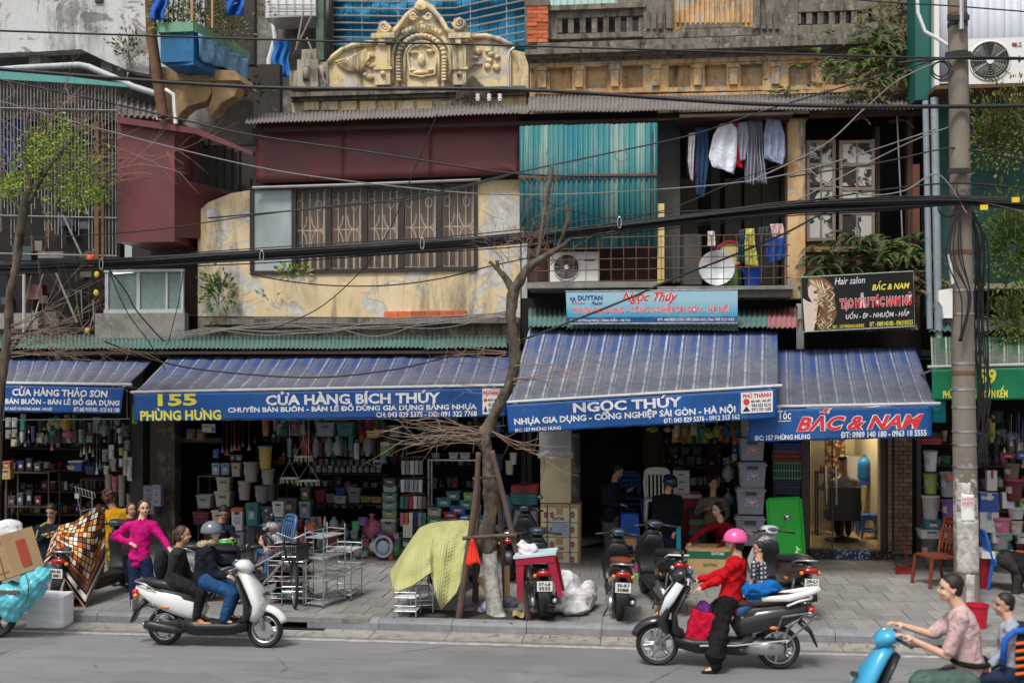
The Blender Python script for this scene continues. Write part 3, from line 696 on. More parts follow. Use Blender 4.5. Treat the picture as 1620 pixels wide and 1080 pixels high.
mould('crown_moulding',[(618,56),(628,47),(636,36),(645,24),(656,17),(666,8),(676,10),(686,18),(697,30),(706,46),(718,56)],.05,y=YP-.2)
for k in range(9):
 b=MB();a=PI*k/8;b.tube([W(666,16,YP-.25),W(666-9*math.cos(a),12-11*math.sin(a),YP-.22)],[.02,.045],6);b.build('shell_rib',CREAM,pd,smooth='all')
for rr_,rt in((46,.035),(36,.03),(27,.03)):
 pp=[(667-rr_,132)]+[(667-rr_*math.cos(a*PI/16),88-rr_*.98*math.sin(a*PI/16)+4)for a in range(17)]+[(667+rr_,132)]
 if rr_==36:
  for k,(x,y)in enumerate(pp[1:-1]):
   b=MB();b.ball(W(x,y,YP-.2),(.06,.06,.05),7,5);b.build('bead',CREAM,pd,smooth='all')
  for y in range(92,130,5):
   for x in(667-rr_,667+rr_):b=MB();b.ball(W(x,y,YP-.2),(.06,.05,.035),7,5);b.build('bead',CREAM,pd,smooth='all')
 else:mould('arch_moulding',pp,rt,y=YP-.17)
mould('panel_moulding',[(648,118),(645,84),(652,74),(667,70),(683,74),(691,84),(688,118),(667,122)],.028,y=YP-.15,closed=True)
for(x,y,rx,rz)in((655,84,.09,.03),(680,82,.08,.05),(667,96,.08,.12),(665,116,.2,.05),(652,112,.08,.03),(682,112,.08,.03),(667,60,.07,.07),(667,50,.12,.05),(655,45,.06,.03),(680,45,.06,.03),(667,38,.05,.06)):
 b=MB();b.ball(W(x,y,YP-.13),(rx,.07,rz),10,6);b.build('cartouche_relief',CREAM,pd,smooth='all')
for k in range(11):
 x=638+k*5.8;y=52-9*math.sin(k/10*PI);b=MB();b.ball(W(x,y,YP-.2),(.045,.04,.06),7,5);b.build('scallop',CREAM,pd,smooth='all')
b=MB();bxp(b,470,94,503,141,YP-.1,.4);bxp(b,503,98,521,141,YP,.3);bxp(b,458,112,470,141,YP,.3);bxp(b,477,78,500,94,YP-.05,.3);b.build('pedestal',plaster('grey_stucco',(.5,.46,.38),(.4,.35,.27),(.3,.28,.24),(.06,.055,.045),.4,.5,1.4),pd)
b=MB();bxp(b,479,105,490,128,YP-.13,.05);b.build('pedestal_panel',MOULD,pd)
b=MB();b.tube([W(484,108,YP-.14),W(484,125,YP-.14)],[.05,.06],8);b.build('baluster_relief',bpy.data.materials['grey_stucco'],pd,smooth='all');b=MB();b.tube([W(508,104,YP-.1),W(512,124,YP-.1)],.05,6);b.build('baluster_relief',bpy.data.materials['grey_stucco'],pd,smooth='all')
for k,(a,c_)in enumerate([((485,60),(515,132)),((470,70),(480,18)),((480,18),(468,80)),((493,25),(470,72)),((518,95),(518,132))]):
 b=MB();b.tube([W(*a,YP-.5),W(*c_,YP-.45)],.018,5);b.build('bare_stick',M('grey_stick',(.3,.27,.24),.8)if k==0 else bpy.data.materials['grey_stick'],label=['leaning grey stick crossing the old pedestal','tallest thin stick standing on the broken urn','thin stick leaning left over the broken urn','thin stick leaning right over the broken urn','short pale upright stick left of the winged relief'][k],cat='stick')
b=MB()
for k in range(420):
 x=R.gauss(748,13);x=max(722,min(776,x));y0=118+abs(x-748)*.5+R.uniform(0,14);b.tube([W(x*.5+374,y0,YP-.45+R.uniform(-.1,.1)),W(x,y0+15,YP-.55),W(x+R.uniform(-5,3),R.uniform(150,168),YP-.5)],.004,3,caps=False)
b.build('dead_root_tuft',M('dead_root',(.1,.08,.07),.9,var=.3),kind='stuff',label='dark tuft of dead hanging roots under the right wing of the pediment',cat='plant')
for k,x in enumerate((756,774,791)):
 tI=thing('insulator',['left','middle','right'][k]+' of the three white porcelain insulators on the roof edge','insulator',W(x,160,20.3),group='porcelain insulators on the roof edge')
 b=MB();b.lathe([(.0,0),(.035,0),(.035,.03),(.045,.035),(.045,.06),(.03,.07),(.04,.09),(.035,.13),(0,.13)],(0,0,0),12);b.build('porcelain',WHITE,tI,world=False,smooth=True)
 b=MB();b.tube([(0,0,0),(0,0,-.1)],.01,5);b.build('pin',RUST,tI,world=False)
b=MB();b.tube([W(814,75,20.6),W(806,82,20.6),W(804,100,20.6),W(805,138,20.6)],.03,7);b.build('bent_conduit',STEEL,smooth=True,label='bent silver conduit at the right end of the pediment',cat='pipe')
oh=thing('ochre_house','mouldy ochre colonial house with balustrade above the balcony cage and laundry','house',(X(1150,YF),YF+.5,0))
YO=21.0
b=MB();bxp(b,838,86,1482,176,YO+.06,.5);b.build('parapet_wall',OCH,oh)
PX=[(870,905),(927,960),(985,1017),(1058,1092),(1115,1149),(1172,1206),(1248,1284),(1305,1338),(1360,1395)]
def py_(x):return-(x-870)*.016
edges=[845]+[v for p in PX for v in p]+[1470]
for i,(a,c_)in enumerate(zip(edges[0::2],edges[1::2])):
 if c_-a<3:continue
 b=MB();o_=py_(a);bxp(b,a+.3,100+o_,c_-.3,148+o_,YO-.09,.145);b.build('pier',OCH,oh)
 b=MB();m_=(a+c_)/2;w_=min(8,(c_-a)/2-2);bxp(b,m_-w_,104+o_,m_+w_,111+o_,YO-.15,.06);bxp(b,m_-w_+2,112+o_,m_+w_-2,138+o_,YO-.14,.05);b.build('pilaster',OCH,oh)
for a,c_ in PX:
 o_=py_(a);b=MB();bxp(b,a,100+o_,c_,106+o_,YO-.085,.14);bxp(b,a,141+o_,c_,148+o_,YO-.085,.14);b.build('panel_frame',OCH,oh)
b=MB();bxp(b,838,90,1482,98,YO-.12,.19);bxp(b,838,146,1482,151,YO-.12,.3);b.build('string_course',OCH,oh)
b=MB();bxp(b,830,68,1482,76,YO-.42,.8);bxp(b,836,76,1482,82,YO-.3,.6);bxp(b,838,82,1482,90,YO-.15,.4);bxp(b,850,58,1482,68,YO-.2,.5);b.build('cornice',MOULD,oh)
b=MB();bxp(b,868,14,882,62,YO+.05,.4);bxp(b,882,12,1020,27,YO+.05,.3);bxp(b,882,52,1020,60,YO+.05,.3);bxp(b,868,6,1022,14,YO-.05,.5);b.build('balustrade_wall',MOULD,oh)
for k in range(8):
 x=880+k*18.6;b=MB();bxp(b,x,27,x+9,52,YO+.07,.26);b.build('baluster',MOULD,oh)
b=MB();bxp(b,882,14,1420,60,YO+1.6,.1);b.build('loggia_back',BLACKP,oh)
for x0,x1 in((1018,1052),(1200,1246)):b=MB();bxp(b,x0,-60,x1,60,YO,.5);b.build('panelled_pier',MOULD,oh)
for x0 in(1022,1206):
 b=MB()
 for k in range(3):bxp(b,x0+k*10,18,x0+6+k*10,46,YO-.04,.05)
 b.build('fluting',MOULD,oh)
b=MB();bxp(b,1056,-60,1196,45,YO+.02,.4);b.build('centre_panel',OCH,oh)
b=MB();bxp(b,1052,45,1200,58,YO-.06,.5);bxp(b,1054,-60,1064,45,YO-.1,.2);bxp(b,1192,-60,1202,45,YO-.1,.2);bxp(b,1082,38,1172,44,YO-.04,.1);b.build('centre_frame',MOULD,oh)
for k in range(15):
 b=MB();bxp(b,1070+k*8,-30,1074+k*8,36,YO-.02,.05);b.build('flute',OCH,oh)
b=MB();bxp(b,1246,-60,1262,60,YO+.02,.4);bxp(b,1262,5,1392,17,YO+.05,.3);bxp(b,1262,38,1392,60,YO+.05,.3);bxp(b,1246,-60,1482,5,YO+.1,.4);bxp(b,1380,-60,1482,60,YO+.03,.4);b.build('balustrade_wall',MOULD,oh)
for k in range(8):
 x=1258+k*17.8;b=MB();bxp(b,x,17,x+9,38,YO+.07,.26);b.build('baluster',MOULD,oh)
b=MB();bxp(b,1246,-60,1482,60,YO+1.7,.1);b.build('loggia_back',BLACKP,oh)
b=MB();corr(b,W(868,-8,24),W(978,-8,24),W(975,14,22),W(868,16,22),.15,.03);b.build('pale_green_roof',M('pale_green_tin',(.3,.42,.38),.6),oh,smooth='all')
b=MB();bxp(b,830,-60,1482,60,26,.2);b.build('rear_wall',GSTU,oh)
ch=thing('brick_chimney','exposed orange brick pier at the left end of the balustrade','chimney',(X(850,YO),YO+.2,8))
b=MB();bxp(b,834.5,9,867,68,YO-.09,.4);b.build('mortar_core',MORT,ch)
for r_ in range(9):
 for q in range(3 if r_%2 else 2):
  w_=32.5/2;x0=834+q*w_-(w_/2 if r_%2 else 0);x1_=min(x0+w_-.7,867);x0=max(x0,834)
  if x1_-x0<3:continue
  b=MB();bxp(b,x0,10+r_*6.4,x1_,15.5+r_*6.4,YO-.11+R.uniform(-.01,.01),.1);b.build('brick',BRICK,ch)
b=MB();bxp(b,832,0,869,9,YO-.12,.45);b.build('cap',MOULD,ch)
YB=20.0
bs=thing('balcony','concrete balcony slab with rusty grid railing holding basin and buckets','balcony',(X(1050,19.4),20,4))
b=MB();bxp(b,832,446,1040,455,19.3,1.2);bxp(b,1040,452,1255,458,19.3,1.2);bxp(b,1040,458,1255,470,19.45,1.0);b.build('slab',CONC,bs)
b=MB()
for k in range(21):
 x=848+k*19.8
 b=MB();b.tube([W(x,372 if x>1040 else 380,19.32),W(x,449,19.32)],.009,4);b.build('upright_bar',RUST,bs)
for y in(374,391,408,425,443):
 b=MB();b.tube([W(845,y+4,19.33),W(1040,y,19.33),W(1250,y-4,19.33)],.009,4);b.build('cross_bar',RUST,bs)
b=MB();bxp(b,1040,322,1051,448,19.55,.1);b.build('yellow_board',M('yellow_board',(.62,.47,.2),.8,dirt=.2),bs)
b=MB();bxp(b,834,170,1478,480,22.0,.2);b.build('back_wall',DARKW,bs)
b=MB();bxp(b,1040,180,1076,446,20.3,.4);bxp(b,1076,370,1110,450,20.5,.1);b.build('grey_pier',M('dark_cement',(.085,.088,.085),.9,var=.3,sc_=2),bs)
b=MB();bxp(b,836,392,1040,450,20.35,.1);b.build('brown_board',M('brown_ply',(.07,.035,.028),.7,var=.3),bs)
for k,x in enumerate((1078,1125,1147,1178,1206,1236)):
 b=MB();bxp(b,x,282 if k!=1 else 180,x+(26 if k!=1 else 14),450,21.4-.05*k,.06);b.build('wall_board',[M('greyed_ply',(.13,.115,.095),.85,var=.35,sc_=2,dirt=.3),bpy.data.materials['dark_cement']][k==1]if k==0 else(bpy.data.materials['dark_cement']if k==1 else bpy.data.materials['greyed_ply']),bs)
b=MB();b.bx(X(1075,19.3),X(1255,19.3),19.3,22,Z(1100,181,19.3)-.05,Z(1100,181,19.3));b.build('ceiling',DARKWOOD,bs)
tq=thing('turquoise_shutter','turquoise corrugated metal screen hiding the balcony left half','screen',(X(930,19.5),19.5,5))
for k,(a,c_)in enumerate([(822,893),(892,965),(964,1040)]):
 b=MB();corr(b,W(a,200-(k*1.5),19.5),W(c_,198-k*1.5,19.5),W(c_,394,19.5-.01*k),W(a,364 if k==0 else 392,19.5-.01*k),.085,.02);b.build('corrugated_sheet',TURQ,tq,smooth='all')
b=MB();bxp(b,820,276,1040,280,19.44,.03);b.tube([W(1031,200,19.45),W(1032,360,19.45)],.012,5);b.build('batten',RUST,tq)
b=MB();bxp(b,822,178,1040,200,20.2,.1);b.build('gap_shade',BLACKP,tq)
def ac(label,x0,y0,x1,y1,Y,fan_l,logo=None):
 p,q=W(x0,y0,Y),W(x1,y1,Y);a=thing('air_conditioner',label,'air conditioner',((p.x+q.x)/2,Y+.15,q.z))
 b=MB();b.bx(p.x,q.x,Y,Y+.32,q.z,p.z);b.build('case',WHITE,a)
 h=p.z-q.z;r=h*.43;cx=p.x+h*.55 if fan_l else p.x+h*.5;cz=(p.z+q.z)/2
 b=MB();b.lathe([(r,-.004),(r,.0),(0,.0)],(cx,Y-.004,cz),28,'Y');b.build('fan_opening',flat('fan_dark',(.02,.022,.024))if 'fan_dark' not in bpy.data.materials else bpy.data.materials['fan_dark'],a)
 for k in range(4):
  b=MB();a0=k*PI/2+.4;b.grid(lambda u,v:(cx+r*(.15+.75*u)*math.cos(a0+v*.9),Y-.012-.01*v,cz+r*(.15+.75*u)*math.sin(a0+v*.9)),4,4,.004);b.build('fan_blade',bpy.data.materials['fan_blade_grey']if 'fan_blade_grey' in bpy.data.materials else M('fan_blade_grey',(.12,.12,.125),.5),a,smooth='all')
 g=MB()
 for k in range(1,8):g.tube([(cx+r*k/7.5*math.cos(i*PI/12),Y-.03,cz+r*k/7.5*math.sin(i*PI/12))for i in range(24)],.0035,3,closed=True)
 for k in range(10):g.tube([(cx,Y-.03,cz),(cx+r*math.cos(k*PI/5),Y-.03,cz+r*math.sin(k*PI/5))],.005,3)
 g.build('fan_guard',BARM,a)
 b=MB();b.lathe([(.0,-.03),(r*.18,-.03),(r*.18,-.045),(0,-.045)],(cx,Y,cz),14,'Y');b.build('hub',WHITE,a)
 b=MB();b.tube([(cx+r*math.cos(i*PI/14),Y-.01,cz+r*math.sin(i*PI/14))for i in range(28)],.014,5,closed=True);b.build('fan_ring',WHITE,a,smooth='all')
 return a
a=ac('white air conditioner behind the rusty balcony grid',870,399,948,446,19.75,True)
b=MB();bxp(b,924,410,941,413,19.745,.004);b.build('badge',LB,a)
a=ac('large white air conditioner with round fan at the top right corner',1528,62,1660,130,19.0,False)
text('LG',a,quadmap(W(1608,75,19),W(1616,75,19),W(1616,67,19),W(1608,67,19)),0,1,0,1,flat('logo_grey',(.25,.05,.09)),.02)
b=MB();b.lathe([(.035,-.006),(.035,.0),(0,0)],W(1604,71,19),14,'Y');b.build('logo_disc',bpy.data.materials['logo_grey'],a)
ln=thing('clothes_pole','thin pole under the tin roof carrying the laundry','pole',(X(1160,19.7),19.7,7))
b=MB();b.tube([W(1040,190,19.7),W(1260,180,19.7)],.014,6);b.build('rod',RUST,ln)
def garment(name,label,outline,Y,col,folds=5,stripes=None,th=.05,group=None):
 L,Rr=outline
 def ip(P,v):
  f=v*(len(P)-1);i=min(int(f),len(P)-2);f-=i;return P[i][0]*(1-f)+P[i+1][0]*f,P[i][1]*(1-f)+P[i+1][1]*f
 def fn(s_):
  def f(u,v):
   a,c_=ip(L,v),ip(Rr,v);x,y=a[0]*(1-u)+c_[0]*u,a[1]*(1-u)+c_[1]*u
   e=max(0,1-(2*u-1)**6)
   return W(x,y,Y)+Vector((0,s_*th*e*.6+.025*math.sin(u*folds*6+v*2+Y*7)*min(1,v*3),0))
  return f
 b=MB();b.grid(fn(-1),30,22,.006)
 o=b.build(name,CLOTH if not stripes else stripes,smooth='all',label=label,cat=name.replace('_',' '),group=group);o.color=(*col,1);return o
garment('hanging_shirt','narrow white and maroon shirt at the left end of the laundry',([(1090,212),(1088,255),(1093,285)],[(1100,210),(1098,240),(1096,288)]),19.62,(.5,.5,.52),2)
garment('hanging_shirt','narrow maroon shirt tucked behind the leftmost white shirt',([(1094,208),(1093,240),(1094,270)],[(1108,212),(1105,250),(1100,285)]),19.68,(.16,.02,.04),2)
garment('jeans','dark blue jeans hanging at the left of the laundry',([(1100,202),(1098,250),(1102,310)],[(1120,202),(1121,260),(1114,314)]),19.66,(.03,.06,.13),3)
garment('jacket','black jacket hanging behind the jeans',([(1087,205),(1085,250),(1088,278)],[(1124,200),(1125,260),(1122,290)]),19.75,(.015,.017,.02),3)
garment('white_shirt','long sleeved white shirt hanging in the middle of the laundry',([(1139,197),(1128,215),(1121,248),(1127,264),(1136,266)],[(1158,195),(1166,204),(1166,230),(1165,256),(1160,276)]),19.6,(.72,.74,.82),2)
garment('red_shirt','bright red shirt squeezed behind the white shirt',([(1157,193),(1160,230),(1160,262)],[(1170,193),(1170,240),(1176,268)]),19.66,(.5,.01,.03),2)
garment('grey_shirt','pale blue shirt hanging right of the red shirt',([(1168,194),(1166,225),(1170,256)],[(1182,193),(1184,222),(1179,254)]),19.62,(.3,.34,.42),2)
t=NT('striped_cloth');ux=t.n('SeparateXYZ',{0:t.uv()}).outputs[0];w_=t.ramp(t.math('SINE',t.math('MULTIPLY',ux,60)),-.1,.3);STR=t.out(t.mix(w_,(.05,.055,.08),(.32,.33,.38)),.9)
garment('striped_shirt','dark striped shirt hanging beside the pale blue shirt',([(1180,192),(1178,240),(1179,288)],[(1196,191),(1197,240),(1193,294)]),19.66,(.1,.1,.14),3,STR)
garment('striped_trousers','grey striped trousers hanging in the right half of the laundry',([(1194,192),(1193,240),(1197,290)],[(1206,191),(1208,240),(1214,292)]),19.7,(.1,.1,.14),3,STR)
garment('navy_shirt','navy blue shirt hanging just left of the rightmost hooded top',([(1204,194),(1206,230),(1208,256)],[(1212,192),(1214,230),(1214,266)]),19.75,(.03,.035,.08),2)
garment('hooded_top','pale blue hooded top at the right end of the laundry',([(1213,188),(1208,215),(1209,250),(1222,256)],[(1234,190),(1241,215),(1242,245),(1238,262)]),19.62,(.3,.34,.47),3)
p=W(1134,425,19.5)
b=MB();b.lathe([(0,.02),(.2,.02),(.28,-.05),(.305,-.06),(.31,-.05),(.29,-.02),(.21,.05),(0,.05)],(0,0,0),32,'Y')
o=b.build('wash_basin',M('basin_white',(.62,.64,.66),.3,var=.2,sc_=3),smooth=True,label='large white basin leaning against the balcony grid',cat='basin');o.location=(p.x,19.5,p.z-.3);o.rotation_euler=(-.12,0,0)
def bucket_mesh(r,h,n=20):
 b=MB();b.lathe([(0,0),(r*.76,0),(r*.97,h*.93),(r*1.06,h*.94),(r*1.06,h),(r*.95,h),(r*.74,.02),(0,.02)],(0,0,0),n);return b
def bucket(label,loc,r,h,col,group=None,cat='bucket',handle=True):
 t_=thing('bucket',label,cat,loc,R.uniform(0,1),group)
 o=bucket_mesh(r,h).build('tub',PL,t_,world=False,smooth=True);o.color=(*col,1)
 if handle:
  b=MB();b.tube([(r*math.cos(a),-r*.55*math.sin(a),h*.96-.3*h*math.sin(a))for a in[i*PI/10 for i in range(11)]],.005,4);b.build('handle',WHITE,t_,world=False)
 return t_
bucket('bright blue bucket with a white handle on the balcony',W(1190,452,19.7),.17,.3,(.01,.09,.5))
bucket('light green bucket half hidden by the white basin',W(1158,452,19.85),.15,.3,(.12,.36,.1))
b=MB();b.tube([W(1155+22*math.cos(a*PI/12),402+20*math.sin(a*PI/12),19.8)for a in range(24)],.02,6,closed=True);b.build('red_ring',M('dark_red_plastic',(.3,.01,.02),.4),smooth=True,label='round dark red fan guard behind the white basin',cat='fan')
b=MB();b.lathe([(0,0),(.22,0),(.22,.01),(0,.01)],W(1155,402,19.82),20,'Y');b.build('straw_tray',M('straw',(.5,.42,.22),.8,var=.3,sc_=30),label='round straw tray inside the dark red ring',cat='tray')
garment('yellow_towel','yellow green towel hanging on the balcony rail over the blue bucket',([(1180,362),(1178,385),(1179,420)],[(1193,362),(1194,385),(1200,422)]),19.4,(.5,.48,.12),2)
garment('white_towel','small white towel hanging left of the round basin',([(1120,366),(1120,380),(1119,390)],[(1130,366),(1131,380),(1131,391)]),19.4,(.7,.66,.58),2)
garment('pink_cloth','pale pink cloth hanging at the balcony right end',([(1218,355),(1220,365),(1222,376)],[(1238,354),(1240,365),(1239,379)]),19.4,(.6,.4,.4),2)
garment('blue_jeans','blue jeans drying at the balcony right end',([(1212,378),(1212,400),(1214,418)],[(1242,376),(1246,392),(1244,408)]),19.38,(.02,.07,.25),3)
garment('dark_rag','dark patterned rag hanging between the yellow towel and pink cloth',([(1200,360),(1200,375),(1198,392)],[(1218,358),(1220,372),(1218,388)]),19.42,(.06,.06,.065),3)
garment('teal_rag','dark teal rag hanging left of the yellow towel',([(1170,364),(1168,385),(1166,414)],[(1179,362),(1178,385),(1180,418)]),19.44,(.02,.07,.09),3)
dh=thing('shuttered_house','dark narrow house with peeling shutters beside the balcony','house',(X(1350,YF),YF+.5,0))
b=MB();bxp(b,1246,176,1274,472,19.9,.4);bxp(b,1242,170,1280,186,19.75,.5);b.build('column',OCH,dh)
b=MB();bxp(b,1274,382,1400,520,20.1,.3);b.build('lower_wall',plaster('dirty_ochre',(.28,.18,.08),(.2,.13,.07),(.3,.26,.2),(.025,.023,.02),.4,.6,1.4),dh)
b=MB();bxp(b,1270,390,1390,398,20.0,.3);bxp(b,1285,420,1400,426,20.0,.2);b.build('sill',bpy.data.materials['dirty_ochre'],dh)
b=MB();bxp(b,1274,170,1480,560,21.5,.2);b.build('recess_wall',M('near_black',(.012,.011,.01),.95),dh)  # back of the shutter recess, one near-black colour
SHW=M('peeling_wood',(.2,.15,.12),.85,var=.3,dirt=.3);PAP=NT('torn_paper')
nz=PAP.noise(2.6,6,.6,None,.6);PAP=PAP.out(PAP.mix(PAP.ramp(nz,.5,.53),(.4,.39,.36),(.02,.02,.02)),.8)
for k,(x0,x1)in enumerate([(1276,1322),(1328,1384)]):
 sh=MB();Yk=20.0-.05*k
 bxp(sh,x0,222,x0+5,382,Yk,.05);bxp(sh,x1-5,220,x1,382,Yk,.05)
 for y in(222,258,296,334,376):bxp(sh,x0+5,y,x1-5,y+5,Yk+.002,.046)
 bxp(sh,(x0+x1)/2-1.5,227,(x0+x1)/2+1.5,376,Yk+.004,.04)
 so=sh.build('shutter',SHW,dh)
 for y in(227,263,301,339):
  for xa,xb in((x0+5,(x0+x1)/2-1.5),((x0+x1)/2+1.5,x1-5)):
   b=MB();bxp(b,xa,y,xb,y+(31 if y<300 else 33 if y<330 else 37),Yk+.02,.006);b.build('pane',PAP,so)
b=MB();bxp(b,1385,200,1392,440,20.2,.2);bxp(b,1436,180,1444,500,20.0,.2);b.build('post',DARKWOOD,dh)
b=MB();b.tube([W(1419,180,19.8),W(1430,430,19.8)],.015,5);b.build('thin_rod',BARM,dh)
b=MB();bxp(b,1444,260,1455,520,19.7,.1);b.build('rust_panel',M('rust_panel',(.14,.05,.03),.8,dirt=.3),dh)
rh=thing('teal_panelled_house','teal and white sheet metal house at the right edge behind the concrete pole','house',(X(1560,20),20.3,0))
b=MB();bxp(b,1448,-60,1470,158,19.4,.6);bxp(b,1470,-60,1478,152,19.5,.5);b.build('teal_column',TEAL,rh)
b=MB();bxp(b,1478,-60,1486,150,19.3,.3);b.build('white_strip',WHITE,rh)
for k in range(8):
 b=MB();corr(b,W(1486+k*26,-60,19.6),W(1511.6+k*26,-60,19.6),W(1511.6+k*26,130,19.6),W(1486+k*26,130,19.6),.1,.006);b.build('white_sheet',M('white_tin',(.55,.58,.64),.5,var=.08)if k==0 else bpy.data.materials['white_tin'],rh,smooth='all')
b=MB();bxp(b,1480,132,1700,138,18.9,.8);b.build('rusty_shelf',RUST,rh)
b=MB();bxp(b,1480,150,1720,448,20.0,.3);bxp(b,1462,150,1480,500,20.3,.2);b.build('teal_wall',M('dark_teal_wall',(.02,.085,.07),.7,var=.25,sc_=1.5,dirt=.3),rh)
b=MB();bxp(b,1500,448,1720,456,19.7,.5);b.build('pale_ledge',M('pale_ledge',(.42,.36,.26),.8,dirt=.3),rh)
for q in((1462,456,1720,560,20.6,.2),(1440,130,1720,170,20.4,.3)):b=MB();bxp(b,*q);b.build('dark_recess',bpy.data.materials['near_black'],rh)  # near-black slabs put the shade of the gaps into the colour
for nm,x,y0,y1,r_ in(('downpipe',1478,155,540,.065),('thin_pipe',1464,160,520,.05)):
 b=MB();b.tube([W(x,y0,19.1),W(x+7,y1,19.1)],r_,10);b.build(nm,M('grey_blue_pipe',(.26,.29,.33),.55,dirt=.3)if nm=='downpipe' else bpy.data.materials['grey_blue_pipe'],rh,smooth=True)
b=MB();b.tube([W(1450,-30,18.8),W(1452,20,18.8),W(1463,50,18.8),W(1484,62,18.8),W(1504,75,18.8)],.03,7);b.build('white_conduit',WHITE,smooth=True,label='white bent conduit running to the pole beside the teal column',cat='pipe')
ge=thing('green_eave','long green corrugated eave above the two left awnings','roof',(X(400,19.5),19.7,3.5))
for k in range(6):
 a,c_=-30+k*140,112+k*140
 if c_>800:c_=802
 b=MB();corr(b,W(a,530+(k>1)*2,20.15),W(c_,530+(k>0)*2,20.15),W(c_,551-(k>3)*2,18.9),W(a,552,18.9),.085,.015);b.build('roof_sheet',ROOFG,ge,smooth='all')
b=MB();b.bx(X(-30,19),X(803,19),18.93,18.99,Z(400,560,19),Z(400,555,19));b.bx(X(-30,19),X(803,19),19.5,19.56,Z(400,561,19.5),Z(400,556,19.5));b.build('rafter',DARKWOOD,ge)
for k in range(24):
 b=MB();x=20+k*33;bxp(b,x,554,x+R.uniform(8,18),560,19.2,.03);b.build('scrap_board',M('tan_board',(.3,.24,.14),.8,rnd=.4)if k==0 else bpy.data.materials['tan_board'],ge)
b=MB();bxp(b,-40,545,880,600,20.25,.1);bxp(b,820,470,1260,560,20.25,.1);b.build('eave_back_wall',bpy.data.materials['near_black'],ge)  # near-black backing wall behind both eaves
ge2=thing('patched_eave','patched green and pink corrugated eave behind the shop signboard','roof',(X(1040,19.3),19.6,3.8))
PNK=M('pink_tin',(.3,.13,.13),.8,dirt=.4)
for k,(a,c_,m_,y0,y1)in enumerate([(836,898,ROOFG,488,517),(896,1030,ROOFG,490,520),(1028,1168,ROOFG,488,522),(1165,1215,ROOFG,486,518),(1213,1262,PNK,485,519),(1262,1380,ROOFW,505,524),(1378,1452,ROOFW,505,522),(1470,1512,ROOFG,506,524),(1510,1700,ROOFW,504,524)]):
 b=MB();corr(b,W(a,y0,20.1),W(c_,y0,20.1),W(c_,y1,19.0),W(a,y1,19.0),.085,.015);b.build('roof_sheet',m_,ge2,smooth='all')
# ================= AWNINGS AND SIGNS =================
def awn_mat(name,n,base,dust,white=(.34,.34,.36),v0=.15,off=0):
 t=NT(name);sx=t.n('SeparateXYZ',{0:t.uv()});u,v=sx.outputs[0],sx.outputs[1]
 f=t.math('FRACT',t.math('ADD',t.math('MULTIPLY',u,n),off))
 w1=t.math('LESS_THAN',f,.13);w2=t.math('MULTIPLY',t.math('GREATER_THAN',f,.27),t.math('LESS_THAN',f,.315))
 w=t.math('MAXIMUM',w1,t.math('MULTIPLY',w2,.75))
 g1=t.math('MULTIPLY',t.math('GREATER_THAN',f,.34),t.math('LESS_THAN',f,.62))
 base_c=t.mix(t.math('MULTIPLY',g1,.6),base,dust)
 nz=t.noise(2.2,9,.7,t.map((1,1,1)))
 d=t.ramp(t.math('ADD',v,t.math('MULTIPLY',t.math('SUBTRACT',nz,.5),1.1)),v0,v0+.45)
 d2=t.ramp(t.noise(7,9,.75),.4,.66,0,.7)
 c=t.mix(d,base_c,dust);wc=t.mix(t.ramp(nz,.4,.7),white,tuple(x*.5 for x in white))
 w=t.math('MULTIPLY',w,t.ramp(t.noise(5,9,.75,t.map((1,1,1),None,(2,2,2))),.32,.5,.25,.95))
 c=t.mix(w,c,wc);c=t.mix(d2,c,tuple(x*.55 for x in dust))
 t.bump(t.noise(14,6),.25,.02);return t.out(c,.75,0,.25)
def awning(label,TL,TR,BR,BL,val,mat_c,mat_v,nstr,Yt=19.3,Yf=17.3,arms=True,cells=10,group=None,valY=None):
 tl,tr,br,bl=W(*TL,Yt),W(*TR,Yt),W(*BR,Yf),W(*BL,Yf)
 a=thing('awning',label,'awning',((tl+tr)/2),0,group)
 def fn(u,v):
  p=(tl*(1-u)+tr*u)*(1-v)+(bl*(1-u)+br*u)*v
  p.z-=.055*math.sin(PI*v)*(1-.6*abs(math.cos(u*cells*PI)))+.03*noise.noise(Vector((u*cells*1.3,v*3,1)))*math.sin(PI*v)**.5
  return p
 b=MB();b.grid(fn,cells*8,12,.006);b.build('canopy',mat_c,a,smooth='all')
 e=(br-bl).normalized()*.06
 b=MB();b.tube([bl-e,br+e],.024,8);b.build('front_bar',M('awning_bar',(.55,.55,.56),.5,dirt=.2)if 'awning_bar' not in bpy.data.materials else bpy.data.materials['awning_bar'],a,smooth=True)
 for k in range(cells+1):
  if k%3==0:
   u=min(.98,max(.02,k/cells));b=MB();b.tube([fn(u,v/6)-Vector((0,0,.03))for v in range(7)],.012,5);b.build('rib',STEEL,a)
 for u in(.03,.97):
  b=MB();p=bl*(1-u)+br*u;q=W(0,640,Yt+.6);b.tube([p-Vector((0,0,.03)),Vector((p.x,Yt+.5,p.z-.25))],.018,6);b.build('arm',STEEL,a)
 c00,c10,c11,c01=[W(*p,Yf-.03)for p in val]
 L=(c10-c00).length
 wave=lambda u,v:.02*math.sin(u*L*2.9+v*1.5)*(1-v)+.004*math.sin(u*L*7.7+v*4)*(1-v)
 qm=quadmap(c00,c10,c11,c01,0,wave)
 def vf(u,v):
  p=qm(u,1-v)
  if v>.999:p.z+=.012*abs(math.sin(u*L*9))
  return p
 b=MB();b.grid(vf,int(L*16),10,.003);va=b.build('valance',mat_v,a,smooth='all')
 return a,va,quadmap(c00,c10,c11,c01,.009,wave)
VB=M('blue_banner',(.006,.07,.26),.62,var=.35,sc_=2.2,bump=.5,bsc=7,dirt=.2,dcol=(.09,.12,.2),dsc=4,spec=.4)
